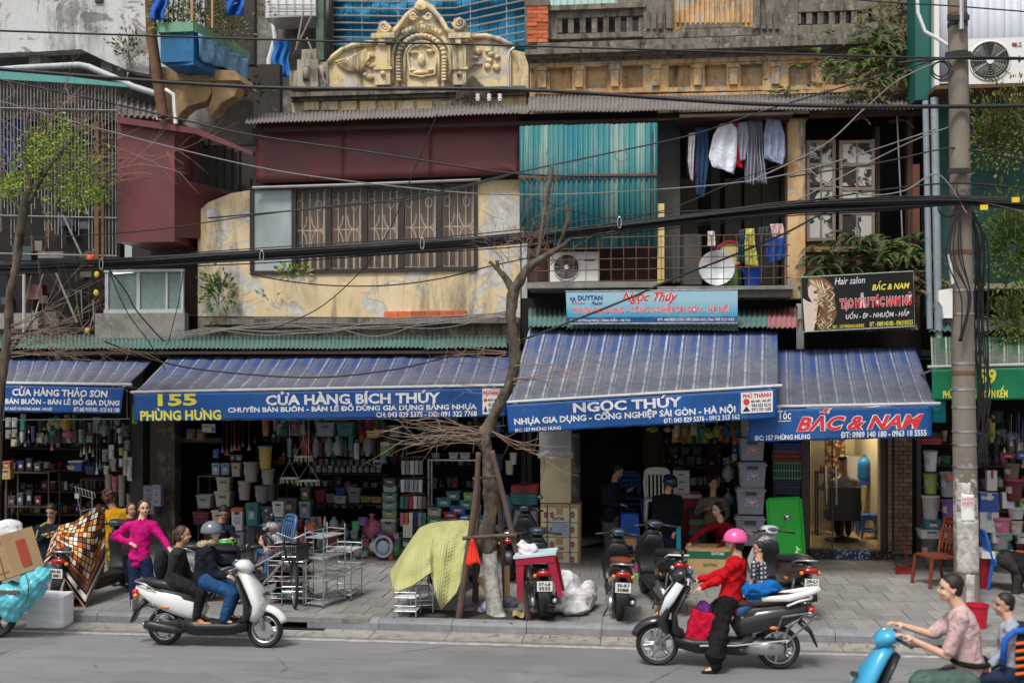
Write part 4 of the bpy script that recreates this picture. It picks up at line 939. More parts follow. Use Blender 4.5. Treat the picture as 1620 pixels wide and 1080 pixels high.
VG=M('green_banner',(.004,.17,.07),.5,var=.25,sc_=3,bump=.5,bsc=8)
DUST=(.135,.14,.185)
BLUE=(.03,.075,.235)
a,va,q=awning('faded blue striped awning of the leftmost shop with blue name valance',(-40,562),(243,567),(203,608),(-40,605),[(-36,652),(192,655),(196,613),(-36,608)],awn_mat('awning_left',12,BLUE,DUST,v0=.1),VB,10)
text('CỬA HÀNG THẢO SƠN',va,q,.245,.895,.62,.97,LW,.03,outline=LB)
text('BÁN BUÔN - BÁN LẺ ĐỒ GIA DỤNG',va,q,.2,.985,.27,.62,LW,.03)
text('ĐC: NGÕ 153 PHÙNG HƯNG - HÀ NỘI',va,q,.2,.52,.07,.24,LW,.02);text('ĐT: 043 9939 895 - 0123 418 1988',va,q,.67,.99,.07,.24,LW,.02)
a,va,q=awning('longest blue striped awning reading Cửa Hàng Bích Thúy and 155',(272,560),(812,556),(800,609),(213,620),[(213,667),(800,660),(800,613),(211,623)],awn_mat('awning_long',21,BLUE,DUST,v0=.25),VB,19,cells=19)
text('155',va,q,.068,.176,.55,.98,LY,.05);text('PHÙNG HƯNG',va,q,.018,.24,.03,.48,LY,.04)
text('CỬA HÀNG BÍCH THÚY',va,q,.365,.83,.52,1.0,LW,.05,outline=LB);text('CHUYÊN BÁN BUÔN - BÁN LẺ ĐỒ DÙNG GIA DỤNG BẰNG NHỰA',va,q,.26,.925,.24,.56,LW,.03);text('CH: 043 829 5375 - DD: 091 322 7768',va,q,.66,.925,.05,.24,LW,.02)
def sticker(va,q,u0,u1,v0,v1,off=.001):
 P=[q(u0,v0,off),q(u1,v0,off),q(u1,v1,off),q(u0,v1,off)]
 b=MB();n=b.pts(P);b.face((n,n+1,n+2,n+3));b.build('sticker',WHITE,va)
 qq=quadmap(*P,.001)
 text('PHÚ THÀNH',va,qq,.06,.94,.72,.97,LR,.03);text('MÁI HIÊN - MÁI XẾP',va,qq,.32,.94,.5,.66,LK,.02);text('043 623 6216',va,qq,.34,.94,.28,.44,LK,.02);text('0912 353 1628',va,qq,.34,.94,.08,.24,LK,.02)
 b=MB();c=qq(.17,.55,.001);b.lathe([(0,0),((P[1]-P[0]).length*.1,0),((P[1]-P[0]).length*.1,-.002),(0,-.002)],c,14,'Y');b.build('round_logo',LR,va)
 b=MB();n=b.pts([qq(.05,.08,.001),qq(.29,.08,.001),qq(.17,.34,.001)]);b.face((n,n+1,n+2));b.build('triangle_logo',LK,va)
sticker(va,q,.94,.985,.12,.98)
a,va,q=awning('steep pale blue striped awning reading Ngọc Thúy over the middle shop',(838,518),(1230,521),(1231,610),(803,636),[(805,686),(1229,663),(1229,614),(801,640)],awn_mat('awning_middle',16,BLUE,(.15,.16,.2),(.48,.48,.5),v0=.2),VB,16,cells=16,Yf=17.1)
text('NGỌC THÚY',va,q,.25,.655,.5,1.0,LW,.07,outline=LB);text('NHỰA GIA DỤNG - CÔNG NGHIỆP SÀI GÒN - HÀ NỘI',va,q,.025,.85,.24,.58,LW,.03)
text('ĐC: 157 PHÙNG HƯNG',va,q,.025,.2,.05,.2,LW,.02);text('ĐT: 043 829 5376 - 0912 353 162',va,q,.585,.865,.07,.24,LW,.02)
sticker(va,q,.87,.985,.25,.93)
a,va,q=awning('blue striped awning of the hair salon reading Bắc & Nam in red',(1226,553),(1447,549),(1481,638),(1226,643),[(1184,700),(1474,692),(1474,641),(1184,648)],awn_mat('awning_salon',9.5,BLUE,DUST,v0=.2,off=.3),VB,9,Yt=19.35,Yf=17.35,cells=9)
text('Tóc',va,q,.162,.235,.68,.96,LW,.02);b=MB();n=b.pts([q(.162,.62,.002),q(.235,.62,.002),q(.235,.645,.002),q(.162,.645,.002)]);b.face((n,n+1,n+2,n+3));b.build('underline',LW,va)
text('BẮC & NAM',va,q,.265,.955,.3,.98,LR,.05,shear=.35,outline=LW);text('ĐC: 157 PHÙNG HƯNG',va,q,.035,.34,.06,.25,LW,.025);text('ĐT: 0989 140 180 - 0963 18 5555',va,q,.51,.97,.06,.26,LW,.025)
a,va,q=awning('green striped awning numbered 59 at the right edge',(1472,530),(1680,528),(1680,575),(1474,580),[(1474,634),(1680,632),(1680,579),(1474,584)],awn_mat('awning_green',9,(.02,.1,.04),(.14,.16,.13),(.45,.5,.4),v0=.3),VG,8,Yt=19.2,Yf=17.5,cells=8)
text('159',va,q,.31,.5,.5,.97,LY,.04);text('PHÙNG HƯNG - HOÀN KIẾM',va,q,.085,.585,.08,.45,LY,.02,space=.9)
b=MB();b.grid(lambda u,v:W(209+8*u,640+30*v,17.8+.03*math.sin(v*8)),4,6,.004);b.build('green_flap',M('lime_cloth',(.2,.4,.05),.8),smooth='all',label='narrow lime green cloth strip beside the yellow 155 numerals',cat='cloth')
b=MB();b.grid(lambda u,v:W(1474+22*u,634+34*v,17.9+.03*math.sin(v*8)),4,6,.004);b.build('teal_flap',M('teal_cloth',(.01,.3,.36),.6),smooth='all',label='bright teal plastic sheet between the salon and green valances',cat='sheet')
YS=18.95
sg=thing('shop_signboard','pale blue shop board reading Ngọc Thúy mounted above the middle awning','sign',W(1030,512,YS))
P=[W(897,512,YS-.02),W(1167,511,YS),W(1167,458,YS),W(895,461,YS-.02)]
t=NT('blue_gradient_print');v=t.n('SeparateXYZ',{0:t.uv()}).outputs[1];lines=t.math('MULTIPLY',t.math('GREATER_THAN',t.math('FRACT',t.math('MULTIPLY',t.n('SeparateXYZ',{0:t.uv()}).outputs[0],46)),.9),.15)
c=t.mix(t.ramp(v,.3,.75),(.3,.5,.58),(.03,.32,.5));c=t.mix(t.math('GREATER_THAN',v,.8),c,(.01,.06,.2));c=t.mix(lines,c,(.15,.2,.25));c=t.mix(t.ramp(t.noise(3,6),.45,.75,0,.35),c,(.35,.38,.38));SGM=t.out(c,.5)
b=MB();q0=quadmap(*P,0);b.grid(lambda u,v:q0(u,1-v),30,12,-.03);b.build('panel',SGM,sg)
q=quadmap(*P,.004)
text('DUYTAN',sg,q,.07,.215,.72,.87,LB,.05);text('CHẤT LƯỢNG',sg,q,.03,.11,.6,.67,LR,.01);text('Plastic',sg,q,.15,.215,.58,.68,LB,.01,shear=.3)
b=MB();b.tube([q(.025+.03*i/8,.75+.07*math.sin(i*1.3),.003)for i in range(9)],.008,4);b.build('bird_logo',LB,sg)
text('Ngọc Thúy',sg,q,.33,.655,.6,.95,LR,.02,shear=.45,outline=LW);text('NHỰA GIA DỤNG - CÔNG NGHIỆP SÀI GÒN - HÀ NỘI',sg,q,.04,.955,.27,.57,M('coral_print',(.62,.1,.13),.6),.02,outline=LW)
text('ĐC: 157 Phùng Hưng - Hoàn Kiếm - Hà Nội',sg,q,.02,.375,.05,.16,LW,.02);text('ĐT: 043.829.5376 - 091.2353.162 | Fax: 043.923.1622',sg,q,.535,.98,.05,.16,LW,.02)
b=MB();b.tube([P[0],P[1],P[2],P[3]],.012,4,closed=True);b.build('frame',STEEL,sg)
sb=thing('salon_signboard','black hair salon board with a curly blonde woman portrait','sign',W(1357,525,19))
P=[W(1270,525,18.9),W(1447,516,18.95),W(1445,429,18.95),W(1267,439,18.9)];q0=quadmap(*P,0)
b=MB();b.grid(lambda u,v:q0(u,1-v),6,4,-.06);b.build('panel',flat('black_gloss_print',(.012,.012,.013),.35),sb)
b=MB();b.tube(P,.012,4,closed=True);b.build('frame',M('pale_green_edge',(.3,.36,.3),.5),sb)
q=quadmap(*P,.004)
text('Hair salon',sb,q,.3,.57,.83,.96,LW,.005,shear=.25);text('BẮC & NAM',sb,q,.63,.965,.69,.86,LY,.02,shear=.3);text('TẠO MẪU TÓC NAM NỮ',sb,q,.34,.985,.34,.66,LR,.03,outline=LW);text('UỐN - ÉP - NHUỘM - HẤP',sb,q,.39,.955,.17,.33,LW,.01,shear=.2)
text('ĐC : 157 PHÙNG HƯNG',sb,q,.27,.55,.03,.11,LY,.01);text('ĐT : 0989140180 - 0963185555',sb,q,.6,.985,.03,.12,LY,.01)
def spt(pts,m,nm,off):
 b=MB();n=b.pts([q(u,v,off)for u,v in pts]);c=b.pts([q(sum(p[0]for p in pts)/len(pts),sum(p[1]for p in pts)/len(pts),off)])
 for i in range(len(pts)):b.face((n+i,n+(i+1)%len(pts),c))
 b.build(nm,m,sb)
SKN=flat('printed_skin',(.62,.5,.42));SKD=flat('printed_skin_shade',(.42,.28,.2));HR1=flat('printed_blonde',(.5,.38,.2));HR2=flat('printed_brown',(.16,.08,.04));HR3=flat('printed_pale_blonde',(.72,.62,.42))
spt([(.02,.01),(.1,.01),(.13,.3),(.15,.5),(.06,.55),(.01,.62)],SKN,'portrait_arm',.001)
spt([(.07,.98),(.15,1.0),(.22,.95),(.27,.85),(.29,.7),(.3,.5),(.31,.3),(.27,.1),(.2,.02),(.13,.02),(.14,.3),(.17,.5),(.09,.62),(.05,.8)],HR2,'portrait_hair',.0015)
spt([(.06,.8),(.09,.88),(.14,.86),(.18,.7),(.17,.57),(.13,.5),(.09,.54),(.06,.66)],SKN,'portrait_face',.002)
spt([(.1,.72),(.14,.74),(.15,.7),(.12,.69)],LK,'portrait_eye',.0025);spt([(.1,.58),(.13,.6),(.14,.57),(.115,.555)],LR,'portrait_lips',.0025);spt([(.14,.82),(.18,.74),(.18,.58),(.15,.54)],SKD,'portrait_shade',.0022)
RR=random.Random(5)
for k in range(46):
 u=RR.uniform(.13,.27);v=RR.uniform(.05,.9);m_=[HR1,HR3,HR2][k%3];L=RR.uniform(.1,.25);b=MB()
 ph=RR.uniform(0,6);b.tube([q(u+.014*math.sin(i*.42+ph)+.01*math.sin(i*.13+k),max(.02,v-L*i/24),.003)for i in range(25)],[.002+.007*math.sin(PI*i/24)for i in range(25)],4);b.build('portrait_curl',m_,sb)
for k in range(6):
 b=MB();b.tube([q(.07+.022*k+.006*i,.96-.005*k-.02*i*(1+.3*k),.003)for i in range(7)],[.004+.012*math.sin(PI*i/6)for i in range(7)],4);b.build('portrait_curl',HR3 if k%2 else HR1,sb)
# ================= SHOP INTERIORS =================
def room(name,x0,x1,label,col=None,depth=24.3,Y=20.3):
 a,c_=X(x0,Y),X(x1,Y);r=thing(name,label,'shop',((a+c_)/2,Y+.5,.13))
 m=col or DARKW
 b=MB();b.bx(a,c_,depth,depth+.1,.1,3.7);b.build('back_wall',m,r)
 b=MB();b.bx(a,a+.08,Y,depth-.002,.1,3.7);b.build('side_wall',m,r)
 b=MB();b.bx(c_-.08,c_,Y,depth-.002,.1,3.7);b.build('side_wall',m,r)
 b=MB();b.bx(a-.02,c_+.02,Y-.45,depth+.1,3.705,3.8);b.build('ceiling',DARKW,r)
 return r
def slab(r,nm,x0,y0,x1,y1,Y,m,th=.1):
 b=MB();bxp(b,x0,y0,x1,y1,Y,th);return b.build(nm,m,r)
PILR=plaster('dark_mottled_pillar',(.11,.09,.075),(.08,.065,.055),(.2,.17,.14),(.02,.02,.018),.4,.5,1.4)
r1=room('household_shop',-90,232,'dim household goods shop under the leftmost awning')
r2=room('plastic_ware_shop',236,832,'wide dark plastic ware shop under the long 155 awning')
slab(r2,'pillar',206,540,226,905,20.1,M('dark_shutter_post',(.04,.035,.035),.7),.1)
slab(r2,'pillar',238,600,276,892,20.2,PILR,.3)
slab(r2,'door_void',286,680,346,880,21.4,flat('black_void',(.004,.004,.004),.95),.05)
slab(r2,'lintel',272,692,350,700,20.4,DARKWOOD,.3)
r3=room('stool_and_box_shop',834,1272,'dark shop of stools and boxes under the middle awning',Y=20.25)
slab(r3,'inner_wall',1046,690,1062,870,22.6,DARKWOOD);slab(r3,'pink_door',1120,690,1140,850,22.5,M('faded_rose_door',(.12,.06,.06),.8))
slab(r3,'pillar',905,685,918,880,20.6,PILR);slab(r3,'plywood',1018,680,1046,860,22.7,M('brown_wall_board',(.1,.07,.04),.8))
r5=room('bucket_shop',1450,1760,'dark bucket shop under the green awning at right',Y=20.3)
t=NT('printed_sticker');wn=t.noise(14,2,.5,t.map((1,1,2.5)));t.out(t.mix(t.ramp(wn,.5,.54),(.5,.5,.48),t.mix(t.ramp(t.n('ObjectInfo').outputs['Random'],.3,.7),(.4,.03,.03),(.05,.1,.3))),.5);STK=t.m
def proto(fn):
 cache={}
 def get(label,loc,rz,sx,sy,sz,col,lid=None,group=None):
  col=(*col,1)
  if 'o' not in cache:
   cache['o']=fn(label,group);o=cache['o'];o.location=loc;o.rotation_euler=(0,0,rz);o.scale=(sx,sy,sz)
  else:
   o=copy_tree(cache['o'],loc,rz,label,group,(sx,sy,sz))
   if not group and 'group' in o:del o['group']
  for ch in([o]if o.type=='MESH' else[])+list(o.children):
   n_=ch.name.split('.')[0]
   if n_ in('handle','latch','clip'):ch.color=(.05,.05,.08,1)
   elif n_ in('lid','rim','head','lettering_band'):ch.color=(*(lid or col[:3]),1)
   else:ch.color=col
  MM[o.name]=Matrix.Translation(o.location)@o.rotation_euler.to_matrix().to_4x4()@Matrix.Diagonal((sx,sy,sz,1))
  return o
 return get
def _t(name,cat,parts,label,group):
 t_=thing(name,label,cat,(0,0,0),0,group)
 for n_,mb,m in parts:mb.build(n_,m,t_,world=False,smooth=True)
 return t_
@proto
def storage_box(label,group):
 a=MB().rbox(-.46,.46,-.44,.44,0,.86,.06,.05,.05);l=MB().rbox(-.5,.5,-.5,.5,.86,.93,.06);l.rbox(-.45,.45,-.44,.44,.93,1,.06)
 h=MB();h.bx(-.18,.18,-.53,-.44,.72,.84)
 e=MB();e.bx(-.2,.22,-.455,-.45,.3,.62);o=_t('storage_box','storage box',[('tub',a,PL),('lid',l,PL),('latch',h,PL)],label,group);e.build('paper_sticker',STK,o,world=False);return o
@proto
def basket_box(label,group):
 a=MB().rbox(-.46,.46,-.46,.46,0,.88,.07,.07,.07);r=MB().rbox(-.5,.5,-.5,.5,.88,1,.07)
 h=MB()
 for k in range(5):h.bx(-.3+k*.15-.04,-.3+k*.15+.04,-.475,-.42,.55,.62)
 g=_t('open_box','box',[('tub',a,PL),('rim',r,PL)],label,group)
 h2=MB();h2 .bx(-.2,.2,-.475,-.44,.6,.72);h2 .build('clip',PL,g,world=False)
 return g
@proto
def round_bin(label,group):
 a=MB();a.lathe([(0,0),(.38,0),(.46,.82),(.5,.84),(.5,.9),(0,.9)],(0,0,0),20);l=MB();l.lathe([(.0,.9),(.5,.9),(.52,.92),(.5,.97),(.2,1),(0,1)],(0,0,0),20)
 e=MB();e.grid(lambda u,v:(.445*math.cos(-2-u*.8)*(1+.04*v),.445*math.sin(-2-u*.8)*(1+.04*v),.35+.3*v),5,1);o=_t('round_bin','bin',[('tub',a,PLM),('lid',l,PLM)],label,group);e.build('paper_sticker',STK,o,world=False);return o
@proto
def pail(label,group):
 a=MB();a.lathe([(0,0),(.4,0),(.48,.93),(.52,.94),(.52,1),(.47,1),(.39,.04),(0,.04)],(0,0,0),18)
 return _t('bucket','bucket',[('tub',a,PL)],label,group)
@proto
def jar(label,group):
 a=MB();a.lathe([(0,0),(.45,0),(.48,.1),(.48,.65),(.38,.76),(0,.76)],(0,0,0),12);l=MB();l.lathe([(0,.76),(.42,.76),(.42,1),(0,1)],(0,0,0),12)
 return _t('jar','jar',[('glass',a,M('jar_glass',(.45,.5,.48),.15,oc=True,alpha=.7,bump=0)),('lid',l,PL)],label,group)
@proto
def drawer_box(label,group):
 a=MB();a.rbox(-.5,.5,-.44,.5,0,1,.04);t_=_t('drawer_tower','drawers',[('case',a,PLM)],label,group)
 for k in range(3):
  d=MB();d.bx(-.45,.45,-.5,-.442,.05+k*.31,.33+k*.31);d.build('drawer',PL,t_,world=False)
  d=MB();d.bx(-.15,.15,-.54,-.501,.2+k*.31,.25+k*.31);d.build('handle',PL,t_,world=False)
 return t_
@proto
def carton(label,group):
 a=MB();a.bx(-.5,.5,-.5,.5,0,1);l=MB();l.bx(-.12,.12,-.505,-.501,.6,1);l.bx(-.502,.502,-.502,.502,.99,1.004)
 return _t('carton','carton',[('body',a,PLM),('lettering_band',l,PLM)],label,group)
@proto
def crate(label,group):
 fr_=MB()
 for z in(0,.46,.9):fr_.bx(-.5,.5,-.5,-.46,z,z+.1);fr_.bx(-.5,.5,.46,.5,z,z+.1);fr_.bx(-.5,-.46,-.46,.46,z,z+.1);fr_.bx(.46,.5,-.46,.46,z,z+.1)
 for k in range(11):
  x=-.5+k*.096;fr_.bx(x,x+.03,-.498,-.462,.1,.9);fr_.bx(x,x+.03,.462,.498,.1,.9)
 fr_.bx(-.46,.46,-.46,.46,0,.04)
 i=MB();i.bx(-.44,.44,-.44,.44,.05,.85)
 t_=_t('crate','crate',[('lattice',fr_,PL)],label,group);i.build('contents',BLACKP,t_,world=False);return t_
_bagm=M('clear_bag',oc=True,rough=.2,alpha=.55,bump=.8,bsc=9,var=.3)
@proto
def poly_bag(label,group):
 b=MB()
 def fn(u,v):
  a=u*2*PI;r=(.5*math.sin(PI*min(1,v*1.15)**.8)if v<.87 else.1*(1+(v-.87)*4));r=max(r,.04);n_=noise.noise(Vector((math.cos(a)*2,math.sin(a)*2,v*4)))
  return(r*(1+.35*n_)*math.cos(a),r*(1+.35*n_)*math.sin(a)*.8,v*(1+.03*n_))
 b.grid(fn,14,12)
 t_=_t('plastic_bag','bag',[('bag',b,_bagm)],label,group);c=MB()
 for k in range(5):c.ball((R.uniform(-.2,.2),R.uniform(-.1,.1),.12+.13*k),(.2,.16,.12),8,5)
 c.build('contents',PLM,t_,world=False);return t_
@proto
def brush(label,group):
 s_=MB();s_.tube([(0,0,.2),(0,0,1)],.02,6);h=MB();h.loft([(0,.22,.03,.04),(0,.12,.12,.05),(0,.0,.3,.05)],8,M=Matrix.Rotation(PI/2,4,'Z'))
 return _t('broom','broom',[('stick',s_,PL),('head',h,PL)],label,group)
@proto
def pack(label,group):
 b=MB();b.bx(-.5,.5,-.02,.02,0,.98);c=MB();c.rbox(-.38,.38,-.3,-.02,.1,.62,.05);t_=_t('hanging_pack','pack',[('card',b,PLM),('lid',c,PL)],label,group);return t_
@proto
def bottle(label,group):
 b=MB();b.lathe([(0,0),(.45,0),(.48,.1),(.45,.65),(.2,.82),(.17,.86),(0,.86)],(0,0,0),12);l=MB();l.lathe([(0,.86),(.2,.86),(.2,1),(0,1)],(0,0,0),10)
 return _t('bottle','bottle',[('body',b,PL),('lid',l,PL)],label,group)
@proto
def basin(label,group):
 b=MB();b.lathe([(0,0),(.3,0),(.46,.9),(.52,.92),(.52,1),(.45,.98),(.3,.15),(0,.15)],(0,0,0),18);return _t('basin','basin',[('bowl',b,PL)],label,group)
CN={'teal':(.01,.2,.2),'green':(.03,.3,.1),'blue':(.01,.08,.4),'navy':(.008,.02,.12),'red':(.4,.01,.015),'orange':(.6,.12,.02),'yellow':(.6,.42,.03),'pink':(.55,.1,.22),'purple':(.14,.05,.28),'beige':(.36,.32,.26),'grey':(.24,.25,.26),'dark grey':(.09,.095,.1),'white':(.6,.6,.58),'pale blue':(.16,.27,.42),'lavender':(.3,.31,.4),'brown':(.16,.09,.05),'lime':(.28,.42,.04),'cream':(.55,.48,.33),'black':(.02,.02,.022),'pale green':(.22,.4,.3),'clear':(.4,.42,.42),'maroon':(.13,.01,.02)}
for q in CN:
 m_=sum(CN[q])/3;CN[q]=tuple((c*.8+m_*.2)*.82 for c in CN[q])
def goods(pr,kind,where,items,Y,group=None,dy=.9):
 items=sorted(items,key=lambda i:(i[0],-i[1]));cnt={}
 tot={}
 for it in items:tot[it[4]]=tot.get(it[4],0)+1
 for it in items:
  px,py,w,h,cn=it[:5];lc=it[5]if len(it)>5 and it[5]else None;y=it[6]if len(it)>6 else Y
  k=cnt.get(cn,0);cnt[cn]=k+1
  lab=('%s %s %s'%(cn,kind,where))if tot[cn]==1 else('%s %s %s from left %s'%(ORD[k],cn,kind,where))
  s_=y/(CS+(px-810)/F*SN)/F
  pr(lab,W(px,py,y+w*s_*dy/2),R.uniform(-.06,.06),w*s_,w*s_*dy,h*s_,CN[cn],CN[lc]if lc else None,group)
def shelf(label,x0,x1,ys,Y,d=.45,m=None,ybot=None):
 t_=thing('shelf',label,'shelf',(X((x0+x1)/2,Y),Y+d/2,.13));m=m or DARKWOOD
 for y in ys:b=MB();p,q=W(x0,y,Y),W(x1,y,Y);b.bx(p.x,q.x,Y,Y+d,p.z-.025,p.z-.003);b.build('board',m,t_)
 p,q=W(x0,min(ys),Y),W(x1,min(ys),Y)
 for xx in(p.x+.02,q.x-.02):
  for yy in(Y+.02,Y+d-.02):b=MB();b.bx(xx-.015,xx+.015,yy-.015,yy+.015,.13,p.z-.026);b.build('post',m,t_)
 return t_
def rail(label,x0,y0,x1,y1,Y,r=.01):
 t_=thing('hanging_rail',label,'rail',W((x0+x1)/2,y0,Y));b=MB();b.tube([W(x0,y0,Y),W(x1,y1,Y)],r,5);b.build('rod',STEEL,t_)
 for x,y in((x0+4,y0),(x1-4,y1)):b=MB();p=W(x,y,Y);b.tube([p,(p.x,p.y,3.7)],.004,4);b.build('wire',STEEL,t_)
rail('hanging rail of the leftmost shop under the awning',2,664,205,662,19.5)
shelf('low dark shelf at the left of the leftmost shop',8,78,(746,800,845),20.6);shelf('dark shelf under the mops of the leftmost shop',126,170,(757,810),20.7)
goods(brush,'long mop','hanging in the leftmost shop',[(128,722,9,60,'grey'),(133,718,9,58,'white'),(137,726,9,64,'grey'),(142,716,9,55,'beige'),(147,722,9,60,'grey'),(153,750,9,88,'white'),(158,742,9,80,'teal')],20.0,'mops hanging in the leftmost shop')
goods(brush,'feather duster','hanging over the dark opening of the leftmost shop',[(74,694,12,32,'red'),(82,712,10,50,'pink'),(70,680,14,22,'green'),(31,694,6,30,'white'),(40,706,8,38,'grey'),(46,705,6,34,'black')],19.9)
goods(poly_bag,'bag of sponges','hanging under the leftmost valance',[(104,680,22,24,'yellow'),(110,694,26,18,'pink'),(92,678,14,18,'beige'),(165,690,16,26,'pale green'),(84,672,18,12,'lime')],19.8)
goods(pack,'hanging pack','at the left end of the leftmost shop',[(13,676,9,16,'clear'),(23,676,9,16,'white'),(13,694,9,15,'grey'),(23,692,9,14,'beige'),(22,706,9,12,'cream')],19.8)
goods(pack,'hanging pack','on the right wall of the leftmost shop',[(166,730,9,20,'grey'),(176,725,9,22,'white'),(180,745,8,20,'beige'),(168,750,8,14,'cream'),(199,690,10,18,'dark grey'),(201,712,9,16,'grey'),(205,760,8,38,'white'),(198,752,7,40,'cream')],20.0)
goods(pail,'small cup','on a string at the right of the leftmost shop',[(189,685,6,8,'white'),(190,701,6,10,'white'),(192,720,8,12,'yellow'),(192,737,8,12,'white'),(186,672,10,8,'grey')],19.8)
goods(basket_box,'dustpan tray','on the shelf of the leftmost shop',[(124,744,24,16,'blue','white'),(115,742,14,6,'yellow'),(145,750,18,14,'navy')],20.3)
goods(storage_box,'box','at the far left behind the street tree',[(12,757,18,16,'yellow'),(13,741,14,12,'orange')],20.0)
goods(storage_box,'dark box','on the low shelf of the leftmost shop',[(22+k*13,744,12,12+k%3*4,c)for k,c in enumerate(['dark grey','navy','black','brown'])]+[(20+k*14,798,12,14+k%3*5,c)for k,c in enumerate(['brown','dark grey','black','maroon'])]+[(88+k*15,862,14,30,c)for k,c in enumerate(['dark grey','brown','black'])],20.7)
goods(round_bin,'bin','piled by the pillar of the leftmost shop',[(172,775,12,26,'beige'),(182,778,10,26,'pink'),(193,800,12,50,'beige'),(205,800,10,20,'grey'),(213,790,13,20,'purple')],20.2)
goods(drawer_box,'drawer tower','against the mottled pillar',[(238,812,18,45,'grey','purple'),(250,800,14,34,'lavender')],19.85)
b=goods(brush,'plastic broom','standing behind the white sack at left',[(8,840,10,66,'yellow'),(13,836,9,56,'blue'),(18,838,10,60,'green')],18.2)
wc=thing('wire_cart','folded chrome wire shopping cart behind the brown quilt','cart',W(140,850,19.2))
for i in range(7):
 b=MB();b.tube([W(119+i*5,770+i*1.2,19.2),W(121+i*5,779+i*1.3,19.2)],.006,4);b.build('wire',CHROME,wc)
for(p,q)in(((118,769),(148,778)),((119,780),(149,788)),((146,778),(147,850)),((127,808),(149,803)),((127,815),(149,812)),((119,769),(128,812))):
 b=MB();b.tube([W(*p,19.2),W(*q,19.2)],.01,5);b.build('tube_rail',CHROME,wc)
b=MB();bxp(b,118,780,125,788,19.15,.01);b.build('price_tag',WHITE,wc)
rail('hanging rail in front of the dark doorway of the long shop',345,664,620,662,19.6);rail('hanging rail behind the street tree',640,676,800,673,19.4)
goods(brush,'plastic brush','hanging below the 155 numerals',[(352,716,12,52,'blue'),(359,720,16,56,'red'),(366,714,10,50,'green'),(371,712,14,48,'orange'),(378,712,12,46,'red'),(384,706,10,42,'purple'),(394,712,12,48,'pink'),(403,700,8,34,'navy')],19.7,None)
goods(pack,'small pack','over the dark doorway',[(330,684,22,14,'white'),(318,696,14,18,'brown'),(302,694,14,16,'brown'),(342,724,10,14,'blue')],20.0)
shelf('left stand of stacked bins in the long shop',312,440,(752,802),20.2,.6)
goods(storage_box,'small storage box','on the top left shelf',[(343,750,14,18,'pale blue'),(358,750,15,18,'pale blue'),(369,728,9,10,'dark grey'),(379,728,10,9,'grey')],20.0)
goods(basket_box,'woven box','in the left stack of the long shop',[(375,753,16,22,'beige'),(356,776,24,22,'beige'),(356,800,28,24,'beige'),(326,802,26,20,'grey'),(322,828,30,20,'maroon'),(350,828,26,22,'cream')],19.9)
goods(round_bin,'round bin','in the left stack of the long shop',[(397,761,24,32,'beige'),(387,790,21,31,'beige'),(424,765,22,25,'beige'),(402,762,18,32,'beige',None,20.8),(414,795,22,28,'grey'),(429,792,15,28,'grey',None,20.3),(423,828,20,28,'grey'),(397,860,18,30,'grey'),(413,862,18,30,'dark grey')],19.8)
goods(round_bin,'thermos flask','hanging beside the dark doorway',[(420,740,22,36,'yellow','pale green')],19.6)
goods(storage_box,'water box','behind the eating man',[(377,838,20,36,'white','orange'),(401,830,22,36,'teal'),(378,868,22,28,'lavender'),(442,816,20,24,'white'),(444,836,17,18,'pale blue')],19.4)
goods(storage_box,'large grey bin','between the flask and the wire racks',[(458,838,36,26,'grey'),(459,812,34,26,'dark grey'),(484,818,20,26,'pale blue','lime'),(484,790,16,20,'dark grey')],19.9)
shelf('middle shelving of the long shop with jars',488,612,(748,796,840),21.2,.5)
goods(jar,'clear jar','on the jar shelf',[(494+k*9.6,747,9,11,'clear',c)for k,c in enumerate(['green','white','red','white','green','red','green','white','orange','green','red','white'])]+[(498+k*9.6,736,8,10,'grey',c)for k,c in enumerate(['red','grey','white','green','grey','red','grey','green','white','grey','red'])],21.2,'jars on the shelf of the long shop')
goods(basket_box,'tub','on the lower jar shelf',[(508,794,18,20,'red'),(524,794,16,14,'grey'),(540,795,22,12,'white'),(540,782,18,12,'blue'),(562,794,22,24,'beige'),(580,794,18,10,'lime'),(597,794,20,9,'yellow'),(556,778,16,10,'pink')],21.25)
goods(poly_bag,'bag of small goods','hanging in the middle of the long shop',[(484,722,18,42,'orange'),(500,724,12,40,'clear'),(520,722,14,38,'clear'),(534,720,18,30,'white'),(547,722,14,34,'dark grey'),(582,722,18,42,'clear'),(616,720,22,34,'lime'),(572,700,12,24,'orange'),(448,690,18,22,'green'),(468,678,16,14,'pink'),(596,686,16,20,'yellow')],19.9)
goods(basket_box,'translucent basket','hanging under the long valance',[(517,689,32,22,'lavender'),(549,689,30,22,'teal'),(592,692,22,12,'yellow'),(626,690,16,18,'pale green')],19.7)
goods(pack,'hanging pack','in the middle of the long shop',[(555,712,8,22,'teal'),(562,726,4,26,'white'),(566,726,4,26,'white',None,19.95),(609,720,14,22,'white','lime'),(597,736,14,9,'white','black'),(606,732,10,16,'pale blue')],19.8)
goods(storage_box,'teal lidded box','in the tall narrow stack',[(618,766,22,11,'dark grey','navy'),(618,777,24,11,'clear','teal'),(618,791,26,13,'grey','teal'),(618,804,26,13,'pale green','teal'),(618,818,26,14,'lime','teal'),(617,846,26,27,'beige','white')],19.6)
rk=thing('display_rack','thin rusty display rack hung with packs behind the yellow quilt','rack',G(654,880))
for p,q in(((654,720),(655,860)),((636,724),(672,722)),((636,757),(672,755)),((636,783),(672,780)),((640,812),(670,808)),((640,836),(670,836))):
 b=MB();b.tube([W(*p,19.35),W(*q,19.35)],.012,5);b.build('rack_bar',RUST,rk)
